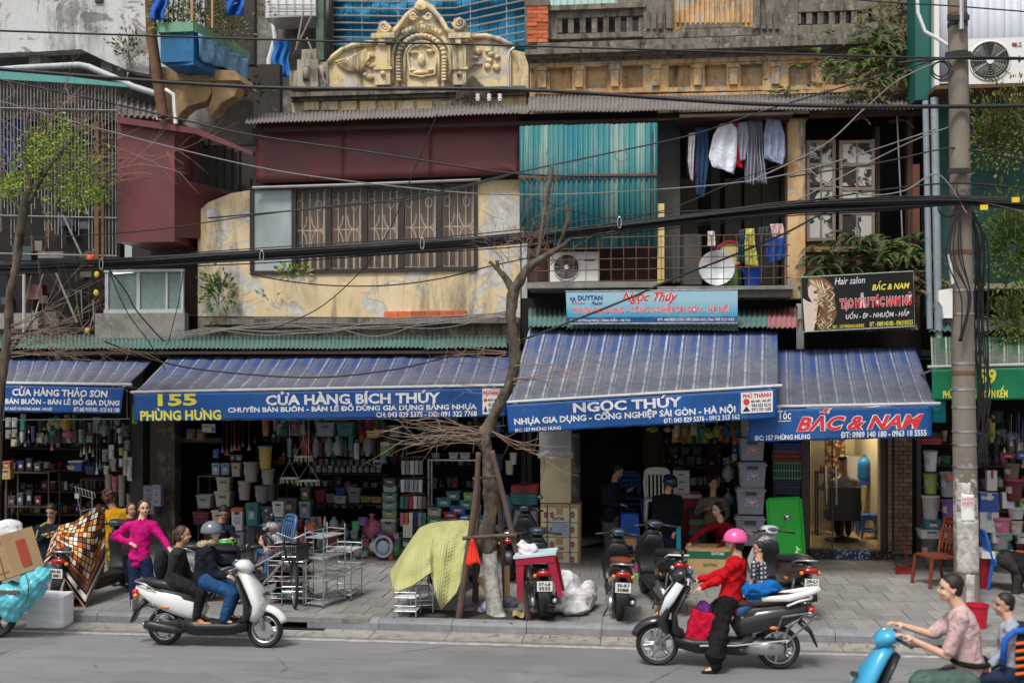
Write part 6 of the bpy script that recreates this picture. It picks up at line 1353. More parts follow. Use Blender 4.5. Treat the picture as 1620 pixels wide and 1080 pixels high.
def scooter(label,loc,rz,body,wb=1.28,r=.225,seatc=(.02,.02,.022),apron=None,lean=0,steer=0,style='city',plate=None,stand=True,mirrors=2,seat2=None,rim_dark=False,group=None):
 t_=thing('motor_scooter',label,'scooter',loc,rz,group);I4=Matrix.Identity(4);bc=cpaint(body);ac_=cpaint(apron or body)
 t_.rotation_euler=(lean,0,rz);MM[t_.name]=Matrix.Translation(Vector(loc))@t_.rotation_euler.to_matrix().to_4x4()
 S=Matrix.Translation((wb-.1,0,0))@Matrix.Rotation(steer,4,'Z')@Matrix.Translation((-(wb-.1),0,0))
 def P(nm,mb,m,c=None,par=t_,sm='all'):
  o=mb.build(nm,m,par,world=False,smooth=sm)
  if c:o.color=c
  return o
 wheel(t_,'rear_wheel',0,r,I4,.055,dark=rim_dark);wheel(t_,'front_wheel',wb,r,S,.05,dark=rim_dark)
 big=style=='big';k_=r/.225
 b=MB();fr_=r+.03
 def ff(u,v):
  a=math.radians(20+(135 if not big else 120)*u);w=.075*(1-.35*abs(u-.5)*2);y=(v-.5)*2
  q=fr_+.035*(1-y*y)-.03*(y*y);return S@Vector((wb+q*math.cos(a),y*w,r+q*math.sin(a)))
 b.grid(ff,12,8,.008);P('front_fender',b,PAINTM,ac_ if not big else cpaint((.02,.02,.025)))
 b=MB()
 for y in(-.075,.075):b.tube([S@Vector((wb,y,r)),S@Vector((wb-.05,y,r+.2)),S@Vector((wb-.12,y*.6,r+.36))],[.022,.026,.03],8)
 P('fork',b,STEEL)
 h0=.93 if not big else.98
 b=MB();b.loft([(wb-.3,h0+.02,.07,.06,-1.1),(wb-.22,h0-.08,.13,.07,-1.1),(wb-.13,h0-.22,.19,.075,-1.15),(wb-.05,h0-.38,.22,.08,-1.3),(wb-.06,h0-.48,.2,.075,-1.7),(wb-.13,h0-.58,.14,.06,-2.0)],16,2.6)
 P('front_apron',b,PAINTM,ac_)
 b=MB();b.loft([(wb-.36,h0-.06,.1,.03,-1.1),(wb-.28,h0-.2,.17,.03,-1.15),(wb-.2,h0-.36,.2,.03,-1.2),(wb-.2,h0-.55,.18,.05,-1.7),(wb-.28,.33*k_,.16,.05,-2.6)],14,3)
 P('inner_shield',b,BLACKP)
 for s_ in(-1,1):
  b=MB();b.ball((wb-.02,s_*.13,h0-.36),(.05,.05,.035),10,6);P('indicator',b,LENS if not big else AMBER)
 b=MB();b.ball((wb+.015,0,h0-.26),(.035,.07,.02),10,6);P('badge',b,BLACKP)
 b=MB();b.loft([(wb-.2,.3*k_,.15,.05,0),(wb-.4,.27*k_,.17,.045,0),(.45,.26*k_,.17,.05,0),(.3,.3*k_,.15,.08,0)],12,3.5);P('floorboard',b,BLACKP)
 b=MB();b.loft([(wb-.22,.26*k_,.1,.07,0),(wb-.45,.2*k_,.12,.06,0),(.4,.2*k_,.12,.07,0),(.2,.28*k_,.1,.1,0)],12,3);P('belly',b,BLACKP)
 z=.03 if big else 0
 b=MB();b.loft([(.5,.4+z,.12,.1,2.6),(.38,.47+z,.15,.15,2.7),(.22,.53+z,.165,.16,2.85),(.02,.58+z,.16,.14,2.9),(-.16,.63+z,.13,.1,2.85),(-.3,.68+z,.08,.06,2.8),(-.38,.71+z,.04,.03,2.8)],18,2.5)
 P('side_cowl',b,PAINTM,bc)
 b=MB();b.loft([(.5,.55+z,.11,.14,3.1),(.3,.6+z,.14,.12,3.1),(0,.66+z,.13,.08,3.0),(-.22,.7+z,.08,.05,2.9)],14,2.8);P('inner_body',b,BLACKP)
 b=MB();b.loft([(.54,.69+z,.09,.025,3.1),(.46,.72+z,.13,.045,3.1),(.3,.735+z,.15,.05,3.1),(.12,.75+z,.145,.055,3.05),(.08,.765+z,.14,.065,3.0),(-.12,.79+z,.12,.055,3.0),(-.26,.805+z,.075,.03,3.0)],16,2.6)
 P('seat',b,CLOTH if seat2 else BLACKP,cpaint(seat2)if seat2 else None)
 b=MB();b.tube([(-.08,.15,.72+z),(-.22,.14,.78+z),(-.36,.08,.8+z),(-.38,0,.8+z),(-.36,-.08,.8+z),(-.22,-.14,.78+z),(-.08,-.15,.72+z)],.014,6);P('grab_rail',b,STEEL if not big else WHITE)
 b=MB();b.loft([(-.33,.66+z,.1,.045,0),(-.4,.67+z,.09,.03,0)],12,3);P('tail_light',b,TLIGHT)
 for s_ in(-1,1):
  b=MB();b.ball((-.34,s_*.12,.63+z),(.035,.03,.03),8,5);P('rear_indicator',b,AMBER if not big else LENS)
  b=MB();b.ball((.06,s_*.155,.5),(.06,.01,.02),8,5);P('side_reflector',b,AMBER)
 b=MB();b.loft([(-.25,.55,.07,.04,-2.2),(-.36,.44,.09,.025,-2.2),(-.43,.28,.08,.012,-2.0)],10,3);P('mudflap',b,BLACKP)
 b=MB();b.loft([(.42,.27,.06,.08,0),(.2,r+.03,.07,.09,0),(0,r,.06,.1,0),(-.08,r,.04,.07,0)],12,2.6,side=1);bb=MB();bb.loft([(.45,.27,.05,.07,0,.09),(.15,r+.01,.05,.085,0,.12),(-.05,r,.045,.07,0,.12)],12,2.5);P('engine_case',bb,STEEL)
 P('engine',b,BLACKP)
 b=MB();b.loft([(.28,.2,.02,.02,0,-.1),(.18,.22,.04,.05,0,-.13),(-.12,.27,.055,.065,0,-.15),(-.2,.28,.045,.05,0,-.15),(-.21,.28,.02,.02,0,-.15)],14,2.2);P('exhaust',b,BLACKP if not big else STEEL)
 b=MB();b.lathe([(0,0),(.035,0),(.035,.01),(0,.01)],(-.215,-.15,.28),12,'X');P('exhaust_tip',b,CHROME)
 for s_ in(-1,1):
  b=MB();n=40;b.tube([(-.02-.1*i/n+.02*math.cos(i*1.6),s_*.11+.02*math.sin(i*1.6),r+.02+.3*i/n)for i in range(n)],.006,4);P('shock',b,STEEL)
 if stand:b=MB();b.tube([(.3,.1,.2),(.2,.2,.0)],.012,5);P('side_stand',b,BLACKP)
 b=MB();b.loft([(wb-.4,h0+.07,.06,.03,-.3),(wb-.33,h0+.1,.12,.06,-.3),(wb-.25,h0+.08,.13,.075,-.3),(wb-.17,h0+.03,.08,.05,-.5)],14,2.4,M=S);hd=P('handlebar_cover',b,PAINTM,ac_)
 b=MB();b.ball(S@Vector((wb-.19,0,h0+.05)),(.05,.07,.045),12,8);P('headlight',b,LENS,par=hd)
 b=MB();b.ball(S@Vector((wb-.38,0,h0+.11)),(.035,.08,.03),12,6);P('gauge',b,M('gauge_face',(.05,.1,.16),.2,bump=0)if 'gauge_face' not in bpy.data.materials else bpy.data.materials['gauge_face'],par=hd)
 for s_ in(-1,1):
  b=MB();b.tube([S@Vector((wb-.34,s_*.08,h0+.09)),S@Vector((wb-.38,s_*.2,h0+.08)),S@Vector((wb-.42,s_*.33,h0+.07))],.016,7);P('grip',b,BLACKP)
  b=MB();b.tube([S@Vector((wb-.31,s_*.14,h0+.08)),S@Vector((wb-.34,s_*.3,h0+.07))],.007,5);P('lever',b,STEEL)
 for s_ in((-1,1)if mirrors==2 else(mirrors,))if mirrors else():
  b=MB();b.tube([S@Vector((wb-.34,s_*.15,h0+.1)),S@Vector((wb-.3,s_*.22,h0+.24))],.006,5);mo=P('mirror',b,BLACKP)
  b=MB();b.ball(S@Vector((wb-.3,s_*.25,h0+.28)),(.02,.055,.045),12,8);P('mirror_shell',b,BLACKP,par=mo)
  b=MB();b.lathe([(0,0),(.036,0),(0,-.001)],(0,0,0),12,'X',M=S@Matrix.Translation((wb-.322,s_*.25,h0+.28)));P('mirror_glass',b,CHROME,par=mo)
 Mw=MM[t_.name]
 if plate is None:return t_
 b=MB();b.bx(-.405,-.4,-.1,.1,.44,.57);pl=P('number_plate',b,WHITE,sm=False)
 if plate:
  q=quadmap(Mw@Vector((-.405,.1,.44)),Mw@Vector((-.405,-.1,.44)),Mw@Vector((-.405,-.1,.57)),Mw@Vector((-.405,.1,.57)),.001)
  text(plate[0],pl,q,.12,.88,.55,.9,LK,.04);text(plate[1],pl,q,.12,.88,.1,.46,LK,.04)
 return t_
def bike_at(label,px,py,zc,head,off=.6,**kw):
 p=G(px,py,zc);return scooter(label,Vector((p.x-off*math.cos(head),p.y-off*math.sin(head),zc)),head,**kw)
pw=G(262,1019,0);S1=scooter('white city scooter carrying two women, moving right near the kerb',(pw.x,pw.y,0),.0,(.66,.66,.64),wb=1.29,r=.232,stand=False,mirrors=1,plate=('29-X5','1204'))
ps=G(1231,1057,0);S2=scooter('black and white big wheeled scooter ridden left by the pink helmeted woman',(ps.x,ps.y,0),PI,(.02,.02,.024),wb=1.38,r=.25,style='big',stand=False,apron=(.025,.025,.03),seat2=(.06,.035,.03),mirrors=2)
for s_ in(-1,1):
 b=MB();b.loft([(.2,.82,.02,.03,2.9,.14),(-.1,.84,.03,.04,2.9,.13),(-.35,.9,.03,.035,2.9,.09),(-.47,.93,.02,.02,2.9,.04)],10,2.5,side=s_);b.build('white_tail_trim',PAINTM,S2,world=False,smooth='all').color=(.75,.75,.75,1)
 b=MB();b.loft([(1.12,.97,.02,.05,-1.1,.1),(1.24,.8,.03,.06,-1.15,.16),(1.34,.62,.02,.03,-1.2,.19)],10,2.5,side=s_);b.build('silver_front_trim',PAINTM,S2,world=False,smooth='all').color=(.6,.62,.65,1)
 b=MB();b.tube([(-.1,s_*.2,.38),(-.42,s_*.17,.66),(-.3,s_*.19,.68),(-.02,s_*.21,.64),(.06,s_*.21,.44),(-.1,s_*.2,.38),(.5,s_*.19,.3),(.9,s_*.17,.28)],.012,6);b.build('crash_bar',CHROME,S2,world=False,smooth=True)
p=W(1366,1240,10.3);S3=scooter('bright light blue scooter cut by the bottom edge, ridden by the pink shirt man',(p.x+1.22,10.35,0),PI,(.05,.36,.6),wb=1.28,r=.235,mirrors=0,stand=False)
scooter('small black motorbike parked under an upturned red plastic table',G(858,984)-Vector((.02,-.24,0)),PI/2+.16,(.03,.03,.032),plate=('37-L6','3535'),mirrors=0,rim_dark=True)
scooter('black scooter with a brown seat parked right of the white sheet',G(979,986)-Vector((0,-.22,0)),PI/2+.08,(.02,.02,.023),plate=('30-K1','3088'),seat2=(.16,.05,.025),rim_dark=True,mirrors=0,lean=.05)
scooter('big black scooter with a wide red tail light behind the pink helmeted rider',G(1062,972)-Vector((0,-.2,0)),PI/2+.28,(.022,.022,.025),plate=('30-L5','1554'),style='big',r=.24,rim_dark=True,mirrors=0,lean=.05)
scooter('brown and silver retro scooter with a clear bag parked before the green tray',G(1264,979)-Vector((0,-.22,0)),PI/2+.3,(.05,.035,.03),plate=('29-L1','147.21'),apron=(.45,.46,.45),mirrors=-1,lean=.05,rim_dark=True)
scooter('black scooter half covered by the brown patterned quilt at left',Vector((-7.95,14.85,.13)),1.42,(.015,.015,.017),plate=('30-S6','1881'),mirrors=1)
scooter('motorbike hidden under the yellow quilt beside the propped tree',G(684,966)-Vector((.02,-.95,0)),PI/2-.2,(.02,.02,.02),plate=('29-N4','4815'),rim_dark=True,mirrors=0)
scooter('dark scooter parked in shade between the tree and the red table',G(806,925)+Vector((0,.4,0)),PI/2-.1,(.02,.022,.024),rim_dark=True,mirrors=-1)
scooter('silver grey scooter parked behind the two women on the white scooter',G(318,950),.5,(.3,.3,.29),mirrors=2)
t_=thing('red_plastic_table','red plastic table with a pale top set over the rear of the small black motorbike','table',G(862,960));P_=lambda px,py,Y=15.35:W(px,py,Y)
yy=14.3;tp=Z(850,879,yy);xl,xr=X(812,yy),X(880,yy);Mt=Matrix.Translation(((xl+xr)/2,yy+.2,tp))@Matrix.Rotation(-.12,4,'Y')
w=(xr-xl)/2;b=MB();b.bx(-w,w,-.22,.22,-.01,.02,Mt);b.build('pale_top',M('pale_blue_top',(.5,.6,.66),.4),t_)
RP=M('crimson_plastic',(.32,.012,.04),.4)
b=MB();b.bx(-w+.02,w-.02,-.21,-.19,-.1,-.011,Mt);b.build('apron',RP,t_)
for sx in(-1,1):
 for sy in(-1,1):
  b=MB();b.prism([(sx*(w-.02),-.1),(sx*(w-.13),-.1),(sx*(w-.04),-.56),(sx*(w+.02),-.56)],sy*.2,sy*.2+.015,Mt);b.build('leg',RP,t_)
A,B=G(372,955),G(466,962);d=B-A;hd=math.atan2(d.y,d.x);L=d.length
bk=thing('bicycle','old black bicycle with a pale blue bottle on its silver handlebar','bicycle',A,hd);I4=Matrix.Identity(4)
wheel(bk,'rear_wheel',0,.32,I4,wire=True);S=Matrix.Translation((L,0,0))@Matrix.Rotation(-.95,4,'Z')@Matrix.Translation((-L,0,0));wheel(bk,'front_wheel',L,.32,S,wire=True)
def Pb(nm,pts,r_,m):b=MB();b.tube(pts,r_,7);b.build(nm,m,bk,world=False,smooth=True)
Pb('fork',[S@Vector((L,.05,.32)),S@Vector((L-.06,.05,.62)),(L-.12,0,.68),S@Vector((L-.06,-.05,.62)),S@Vector((L,-.05,.32))],.014,BLACKP)
Pb('head_tube',[(L-.12,0,.66),(L-.17,0,.86)],.02,BLACKP);Pb('down_tube',[(L-.13,0,.7),(.42,0,.28)],.018,STEEL);Pb('top_tube',[(L-.15,0,.8),(.3,0,.55)],.016,STEEL);Pb('seat_tube',[(.42,0,.28),(.26,0,.78)],.016,BLACKP);Pb('chain_stay',[(.42,0,.28),(0,.05,.32),(.28,0,.68)],.012,BLACKP)
Pb('handlebar',[S@Vector(q)for q in((L-.42,.3,.96),(L-.3,.3,.99),(L-.16,.22,1.04),(L-.12,.08,.98),(L-.15,0,.95),(L-.12,-.08,.98),(L-.16,-.22,1.04),(L-.3,-.3,1.0),(L-.42,-.3,.96))],.013,CHROME);Pb('stem',[(L-.17,0,.86),(L-.16,0,.97)],.014,CHROME)
b=MB();b.loft([(.12,.82,.09,.02,0),(.3,.83,.08,.03,0),(.42,.83,.03,.02,0)],12);b.build('saddle',BLACKP,bk,world=False,smooth='all')
b=MB()
for k in range(9):b.tube([(L-.12+.03*k,-.14,.68),(L-.12+.03*k,.14,.68)],.004,4);b.tube([(L-.12+.03*k,-.15,.68),(L-.12+.03*k,-.17,.9)],.004,4);b.tube([(L-.12+.03*k,.15,.68),(L-.12+.03*k,.17,.9)],.004,4)
b.tube([(L-.13,-.17,.9),(L+.13,-.17,.9),(L+.13,.17,.9),(L-.13,.17,.9)],.007,4,closed=True);b.grid(lambda u,v:(L+.13,-.17+.34*u,.68+.22*v),4,4,.003);b.build('basket',BLACKP,bk,world=False)
t_=thing('drink_bottle','pale blue plastic bottle hanging from the bicycle handlebar','bottle',W(441,893,16.0));b=MB();b.lathe([(0,0),(.045,0),(.05,.02),(.05,.16),(.03,.19),(.03,.21),(0,.21)],(0,0,0),14,M=Matrix.Translation(W(444,896,16.0))@Matrix.Rotation(-.35,4,'Y'));b.build('bottle_body',M('aqua_plastic',(.1,.5,.65),.3),t_,smooth=True)
b=MB();b.tube([W(434,868,16),W(433,885,15.95),W(438,898,15.95),W(448,906,15.95),W(452,890,15.95),W(446,870,16)],.008,5);b.build('teal_strap',M('teal_cord',(.01,.35,.3),.6),t_,smooth=True)
cb=thing('cargo_motorbike','loaded motorbike cut by the left edge, only its rack and rear wheel showing','motorbike',(X(-6,13.4),13.4,0))
wheel(cb,'rear_wheel',0,.28,I4,.06,dark=True);b=MB();b.bx(-.5,.45,-.25,.25,.62,.65);b.build('rack',RUST,cb,world=False)
for s_ in(-1,1):b=MB();b.tube([(-.4,s_*.2,.62),(0,s_*.1,.28),(.4,s_*.2,.62)],.015,6);b.build('strut',RUST,cb,world=False)
b=MB();b.loft([(-.9,.7,.12,.1),(-.5,.72,.14,.12),(-.4,.7,.1,.05)],12);b.build('seat',BLACKP,cb,world=False,smooth='all')
# ================= PEOPLE =================
SK={n:M('skin_'+n,c,.55,var=.08,bump=.05,spec=.35)for n,c in(('light',(.62,.38,.27)),('tan',(.45,.25,.16)),('brown',(.32,.17,.11)))}
HAIR=M('black_hair',(.014,.011,.01),.5,var=.4,bump=.5,bsc=80);HAIRB=M('brown_hair',(.06,.025,.018),.5,var=.4,bump=.5,bsc=80)
LIP=flat('lip',(.42,.12,.1),.5);EYE=flat('eye_dark',(.02,.015,.012),.3)
def cap(b,p,q,ra,rb,n=12):
 p,q=Vector(p),Vector(q);b.tube([p,q],[ra,rb],n);b.ball(p,ra*.995,n,8);b.ball(q,rb*.995,n,8)
def person(label,J,face,k=1.0,skin='light',top=None,bottom=None,shoes=None,hair='short',hairm=None,sleeve=1.0,leg=1.0,topm=None,pitch=0,wr=.012,loose=1.0,hem=.08,skirt=False,hands=True,voxel=.013,group=None,fat=1.0,tilt=None):
 J={n:Vector(v)for n,v in J.items()}
 low=min((J[n].z for n in J),default=0)
 t_=thing('person',label,'person',(J['pelvis'].x,J['pelvis'].y,max(0,low-.06)),0,group)
 f=Vector(face).normalized();up=Vector((0,0,1));lat=f.cross(up).normalized()
 f2=(f*math.cos(pitch)-up*math.sin(pitch));up2=lat.cross(f2)
 Hm=Matrix(((lat.x,f2 .x,up2 .x),(lat.y,f2 .y,up2 .y),(lat.z,f2 .z,up2 .z)))
 H=J['head'];h=lambda x,y,z:H+Hm@Vector((x*k,y*k,z*k))
 b=MB()
 b.ball(h(0,-.012,.03),(.074*k,.092*k,.088*k),14,10,Hm);b.ball(h(0,.018,-.04),(.058*k,.064*k,.062*k),12,8,Hm);b.ball(h(0,.045,-.076),(.032*k,.03*k,.025*k),10,6,Hm)
 b.ball(h(0,.088,-.018),(.012*k,.018*k,.018*k),8,6,Hm);b.ball(h(0,.08,.008),(.009*k,.012*k,.025*k),8,6,Hm)
 for s_ in(-1,1):b.ball(h(s_*.076,-.008,-.012),(.01*k,.018*k,.028*k),8,6,Hm);b.ball(h(s_*.035,.062,-.03),(.022*k,.015*k,.02*k),8,6,Hm)
 nk,pv=J['neck'],J['pelvis'];ch=nk*.68+pv*.32
 cap(b,h(0,-.02,-.05),nk,.054*k,.062*k)
 sdir=(J['shR']-J['shL']).normalized();ax=(nk-pv).normalized();fw=sdir.cross(ax)*-1
 Tm=Matrix(((sdir.x,fw.x,ax.x),(sdir.y,fw.y,ax.y),(sdir.z,fw.z,ax.z)))
 def torso(b,g,ext=0,fl=0):
  L=(nk-pv).length;T=((-.1,.1,.08),(-.06,.14,.105),(.0,.155,.115),(.12,.152,.112),(.28,.137,.102),(.45,.14,.105),(.6,.155,.11),(.75,.165,.105),(.88,.14,.09),(.97,.09,.07),(1.02,.05,.045));n=20;rg=[]
  for tt,rx,ry in T:rg.append(b.pts([pv+ax*L*tt+Tm@Vector(((rx*fat+g)*k*math.cos(2*PI*q/n),(ry*fat+g)*k*math.sin(2*PI*q/n),0))for q in range(n)]))
  for A,B in zip(rg,rg[1:]):
   for q in range(n):b.face((A+q,A+(q+1)%n,B+(q+1)%n,B+q))
  b.face([rg[0]+q for q in range(n)][::-1]);b.face([rg[-1]+q for q in range(n)])
  if ext:b.ball(pv-ax*ext*.5,((.155*fat+g+fl)*k,(.115*fat+g+fl)*k,ext*.75),14,8,Tm)
 torso(b,0)
 def arm(b,s,g,until=1.0):
  sh,el,wr_=J['sh'+s],J['el'+s],J['wr'+s]
  cap(b,nk*.5+sh*.5-ax*.03*k,sh,.055*k+g,.055*k+g);
  if until<=.5:cap(b,sh,sh.lerp(el,until*2),(.05+g)*k,(.043+g*1.3)*k);return
  cap(b,sh,el,(.05+g)*k,(.038+g)*k);e2=el.lerp(wr_,(until-.5)*2);cap(b,el,e2,(.037+g)*k,(.025+g)*k if until>=1 else(.028+g)*k)
 def hand(b,s):
  wr_,el=J['wr'+s],J['el'+s];d=(wr_-el).normalized();d2=J.get('hd'+s)
  if d2 is not None:d=(d*.3+Vector(d2)).normalized()
  sd=d.cross(Vector((0,0,1)));sd=sd.normalized()if sd.length>.1 else Vector((1,0,0));nn=sd.cross(d)
  c=wr_+d*.05*k;cap(b,wr_,c,.022*k,.027*k);pm=Matrix(((sd.x,d.x,nn.x),(sd.y,d.y,nn.y),(sd.z,d.z,nn.z)))
  b.ball(c,(.038*k,.042*k,.016*k),10,6,pm)
  cl=J.get('curl',Vector((.6,0,0))).x
  for i in range(4):
   o=c+sd*(i-1.5)*.0195*k+d*.03*k;ll=(.075,.088,.082,.064)[i]*k;a=0;p=o
   for j in range(3):
    q=p+(d*math.cos(a)-nn*math.sin(a))*ll*(.45,.32,.23)[j];cap(b,p,q,.0098*k,.009*k,6);p=q;a+=cl
  o=c-sd*.03*k-d*.02*k;q=o+(d*.5-sd*.6-nn*.3).normalized()*.04*k;cap(b,o,q,.012*k,.01*k,6);cap(b,q,q+(d*.8-nn*.4).normalized()*.028*k,.01*k,.009*k,6)
 for s in 'LR':
  arm(b,s,0)
  if hands:hand(b,s)
 def legp(b,s,g,until=1.0):
  hp,kn,an=J['hip'+s],J['kn'+s],J['an'+s]
  cap(b,pv.lerp(hp,.6),hp,(.1*fat+g)*k,(.088*fat+g)*k)
  if until<=.5:cap(b,hp,hp.lerp(kn,until*2),(.086*fat+g)*k,(.066+g*1.3)*k);return
  cap(b,hp,kn,(.086*fat+g)*k,(.055+g)*k)
  e=kn.lerp(an,(until-.5)*2);m_=kn.lerp(e,.35);cap(b,kn,m_,(.054+g)*k,(.052+g)*k);cap(b,m_,e,(.052+g)*k,(.036+g*1.1)*k)
 for s in 'LR':
  if 'kn'+s in J:
   legp(b,s,0);an=J['an'+s];toe=J['toe'+s];dd=(toe-an);cap(b,an+Vector((0,0,-.02)),toe,.033*k,.024*k);cap(b,an-dd*.25+Vector((0,0,-.035)),an+Vector((0,0,-.03)),.026*k,.03*k)
 eyes=[h(s_*.032,.078,.012)for s_ in(-1,1)];lip=h(0,.083,-.052);br=[h(s_*.032,.08,.033)for s_ in(-1,1)]
 def paint(c):
  for e in eyes:
   if abs((c-e).dot(lat))<.014*k and abs(c.z-e.z)<.0085*k and(c-e).length<.03:return 1
  q=Hm.transposed()@(c-lip)
  return 2 if abs(q.x)<.022*k and abs(q.z)<.009*k and abs(q.y)<.03 else 0
 blob('body',b,[SK[skin],EYE,LIP],t_,voxel*.72,2,paint=paint)
 for e in br:m_=MB();m_.loft([(-.018*k,0,.004,.0035,0),(0,.004,.006,.005,0),(.018*k,0,.004,.003,0)],6,M=Matrix.Translation(e+f2*.004)@Hm.to_4x4());m_.build('eyebrow',HAIR,t_,smooth='all')
 g=.0145*loose
 if top:
  b=MB();torso(b,g,hem)
  for s in 'LR':arm(b,s,g*.9,sleeve)
  if sleeve>=1:
   for s in 'LR':b.ball(J['wr'+s],.034*k,10,6)
  b.ball(nk+ax*.01,(.075*k,.07*k,.045*k),12,6,Tm)
  blob('jacket' if loose>1.2 else 'shirt',b,topm or CLOTH,t_,voxel,3,wr=wr,color=(*top,1))
 if bottom:
  b=MB()
  b.ball(pv,((.158*fat+g*.4)*k,(.118*fat+g*.4)*k,.12*k),14,8,Tm)
  for s in 'LR':legp(b,s,g*.8+.006,leg)
  if skirt:
   a=(J['anL']+J['anR'])/2;
   for i in range(7):q=J['hipL'].lerp(J['anR'],i/6*.92);q2=J['hipR'].lerp(J['anR'],i/6*.92);cap(b,q,q2,.1*k+.012*i,.1*k+.012*i)
  blob('trousers' if not skirt else 'wide_trousers',b,CLOTH,t_,voxel,3,wr=wr*.55,color=(*bottom,1))
 if shoes:
  for s in 'LR':
   if 'kn'+s not in J:continue
   an,toe=J['an'+s],J['toe'+s];dd=(toe-an).normalized();b=MB();z=Vector((0,0,-.045*k));cap(b,an-dd*.045*k+z,an+dd*.05*k+z,.036*k,.04*k,8);cap(b,an+dd*.05*k+z,toe+dd*.025*k-Vector((0,0,.0)),.04*k,.032*k,8)
   sh=blob('shoe',b,CLOTH,t_,.012,1,color=(*shoes,1))
 hm=hairm or HAIR
 b=MB()
 if hair=='short':
  b.ball(h(0,-.027,.052),(.083*k,.096*k,.086*k),14,10,Hm);b.ball(h(0,-.05,0),(.075*k,.062*k,.075*k),12,8,Hm)
  for s_ in(-1,1):cap(b,h(s_*.068,.0,.05),h(s_*.073,-.005,.01),.018*k,.01*k)
 elif hair in('bob','long','tail','bun','curly'):
  b.ball(h(0,-.03,.048),(.087*k,.095*k,.088*k),14,10,Hm);b.ball(h(0,-.05,-.02),(.08*k,.065*k,.09*k),12,8,Hm)
  for s_ in(-1,1):cap(b,h(s_*.07,-.01,.04),h(s_*.072,-.025,-.06 if hair in('bob','long')else-.01),.024*k,.02*k)
  if hair=='long':
   for s_ in(-1,0,1):cap(b,h(s_*.05,-.06,-.02),h(s_*.06,-.075,-.17),.04*k,.03*k)
  if hair=='tail':b.ball(h(0,-.12,.04),.035*k,10,6);cap(b,h(0,-.13,.03),h(0,-.15,-.12),.035*k,.018*k)
  if hair=='curly':
   for i in range(16):a=i*2.4;b.ball(h(.07*math.cos(a),-.06+.04*math.sin(a),.02+.01*i-.06),.04*k,8,6)
 if hair!='none':blob('hair',b,hm,t_,.011,1,wr=.004,wsc=60)
 return t_,h,Hm,J,ax,Tm
def helmet(t_,h,Hm,col,k=1.0,brim=.05,name='helmet'):
 b=MB()
 def fn(u,v):
  a=u*2*PI;e=PI/2*(1-v*1.12);r=math.cos(e)if e>0 else 1;z=math.sin(e)
  return h(.112*r*math.sin(a),-.01+.128*r*math.cos(a),.03+.118*z)
 b.grid(fn,28,10,-.012);o=b.build(name,PAINTM,t_,smooth='all');o.color=(*col,1)
 b=MB();b.grid(lambda u,v:h(.1*math.sin((u-.5)*2.2)*(1+.1*v),.105*math.cos((u-.5)*2.2)+(brim)*v*math.cos((u-.5)*2.0),.035-.018*v),12,4,.006);b.build('visor',BLACKP,o,smooth='all')
 b=MB();b.tube([h(-.09,0,.0),h(-.06,.03,-.09),h(0,.04,-.115),h(.06,.03,-.09),h(.09,0,.0)],.006,5);b.build('chin_strap',BLACKP,t_,smooth=True)
def PJ(Y,dy=.18,**pix):
 o={}
 for n,v in pix.items():
  if n=='curl':o[n]=(v,0,0);continue
  sgn=(-dy if n[-1]=='L' else dy if n[-1]=='R' else 0)*(.9 if n[:2]in('sh',)else.6 if n[:3]=='hip' else.8)
  y=Y+(v[2]if len(v)>2 else sgn);o[n]=W(v[0],v[1],y)
 return o
Y=G(222,962).y
person('woman in magenta windbreaker and navy trousers standing with one hand on her hip',PJ(Y,0,head=(228,804),neck=(225,822),pelvis=(220,884),shL=(203,832),elL=(181,848),wrL=(204,858,-.1),shR=(243,832),elR=(257,852,-.02),wrR=(266,864,-.12),hipL=(212,888),knL=(213,922,-.03),anL=(212,955),toeL=(210,962,-.17),hipR=(230,888),knR=(236,918),anR=(239,947,.12),toeR=(243,955,.0)),(.55,-.8,0),.95,'light',(.5,.008,.16),(.015,.025,.075),(.15,.2,.3),'bob',HAIRB,loose=1.75,wr=.014,hem=.1,fat=.9)
person('person in mustard yellow coat seen from behind beside the magenta woman',PJ(Y+1.5,0,head=(174,786),neck=(180,806),pelvis=(184,862),shL=(164,812),elL=(158,838),wrL=(160,860),shR=(198,810),elR=(206,836),wrR=(200,858),hipL=(177,866),knL=(178,893),anL=(178,915),toeL=(177,918,.1),hipR=(190,866),knR=(191,893),anR=(192,915),toeR=(192,918,.1)),(.15,1,0),.95,'tan',(.5,.24,.01),(.12,.09,.05),(.05,.04,.03),'curly',HAIRB,loose=1.8,hem=.25)
person('dark haired person half hidden between the yellow coat and magenta jacket',PJ(Y+1.1,0,head=(208,806),neck=(206,822),pelvis=(206,872),shL=(194,828),elL=(192,850),wrL=(196,868),shR=(218,828),elR=(220,850),wrR=(216,868),hipL=(201,876),knL=(201,898),anL=(201,922),toeL=(201,925,-.1),hipR=(211,876),knR=(211,898),anR=(211,922),toeR=(211,925,-.1)),(.7,-.7,0),.85,'tan',(.05,.02,.03),(.02,.02,.03),(.03,.03,.03),'bob',HAIRB)
Ym=17.3
t_,h,Hm,J,ax,Tm=person('smiling man in black jacket with lime stripes looking down at his phone',PJ(Ym,0,head=(81,809),neck=(80,829,.05),pelvis=(74,886),shL=(61,836),elL=(56,862),wrL=(70,848,-.2),shR=(99,836),elR=(101,860),wrR=(82,848,-.24),hipL=(67,890),knL=(66,920,-.03),anL=(64,955),toeL=(63,962,-.14),hipR=(82,890),knR=(84,920,-.03),anR=(85,955),toeR=(86,962,-.14)),(.1,-1,0),1.02,'tan',(.015,.018,.03),(.12,.2,.32),(.03,.03,.03),'short',pitch=.45,loose=1.6)
LIM=flat('lime_stripe',(.4,.5,.02))
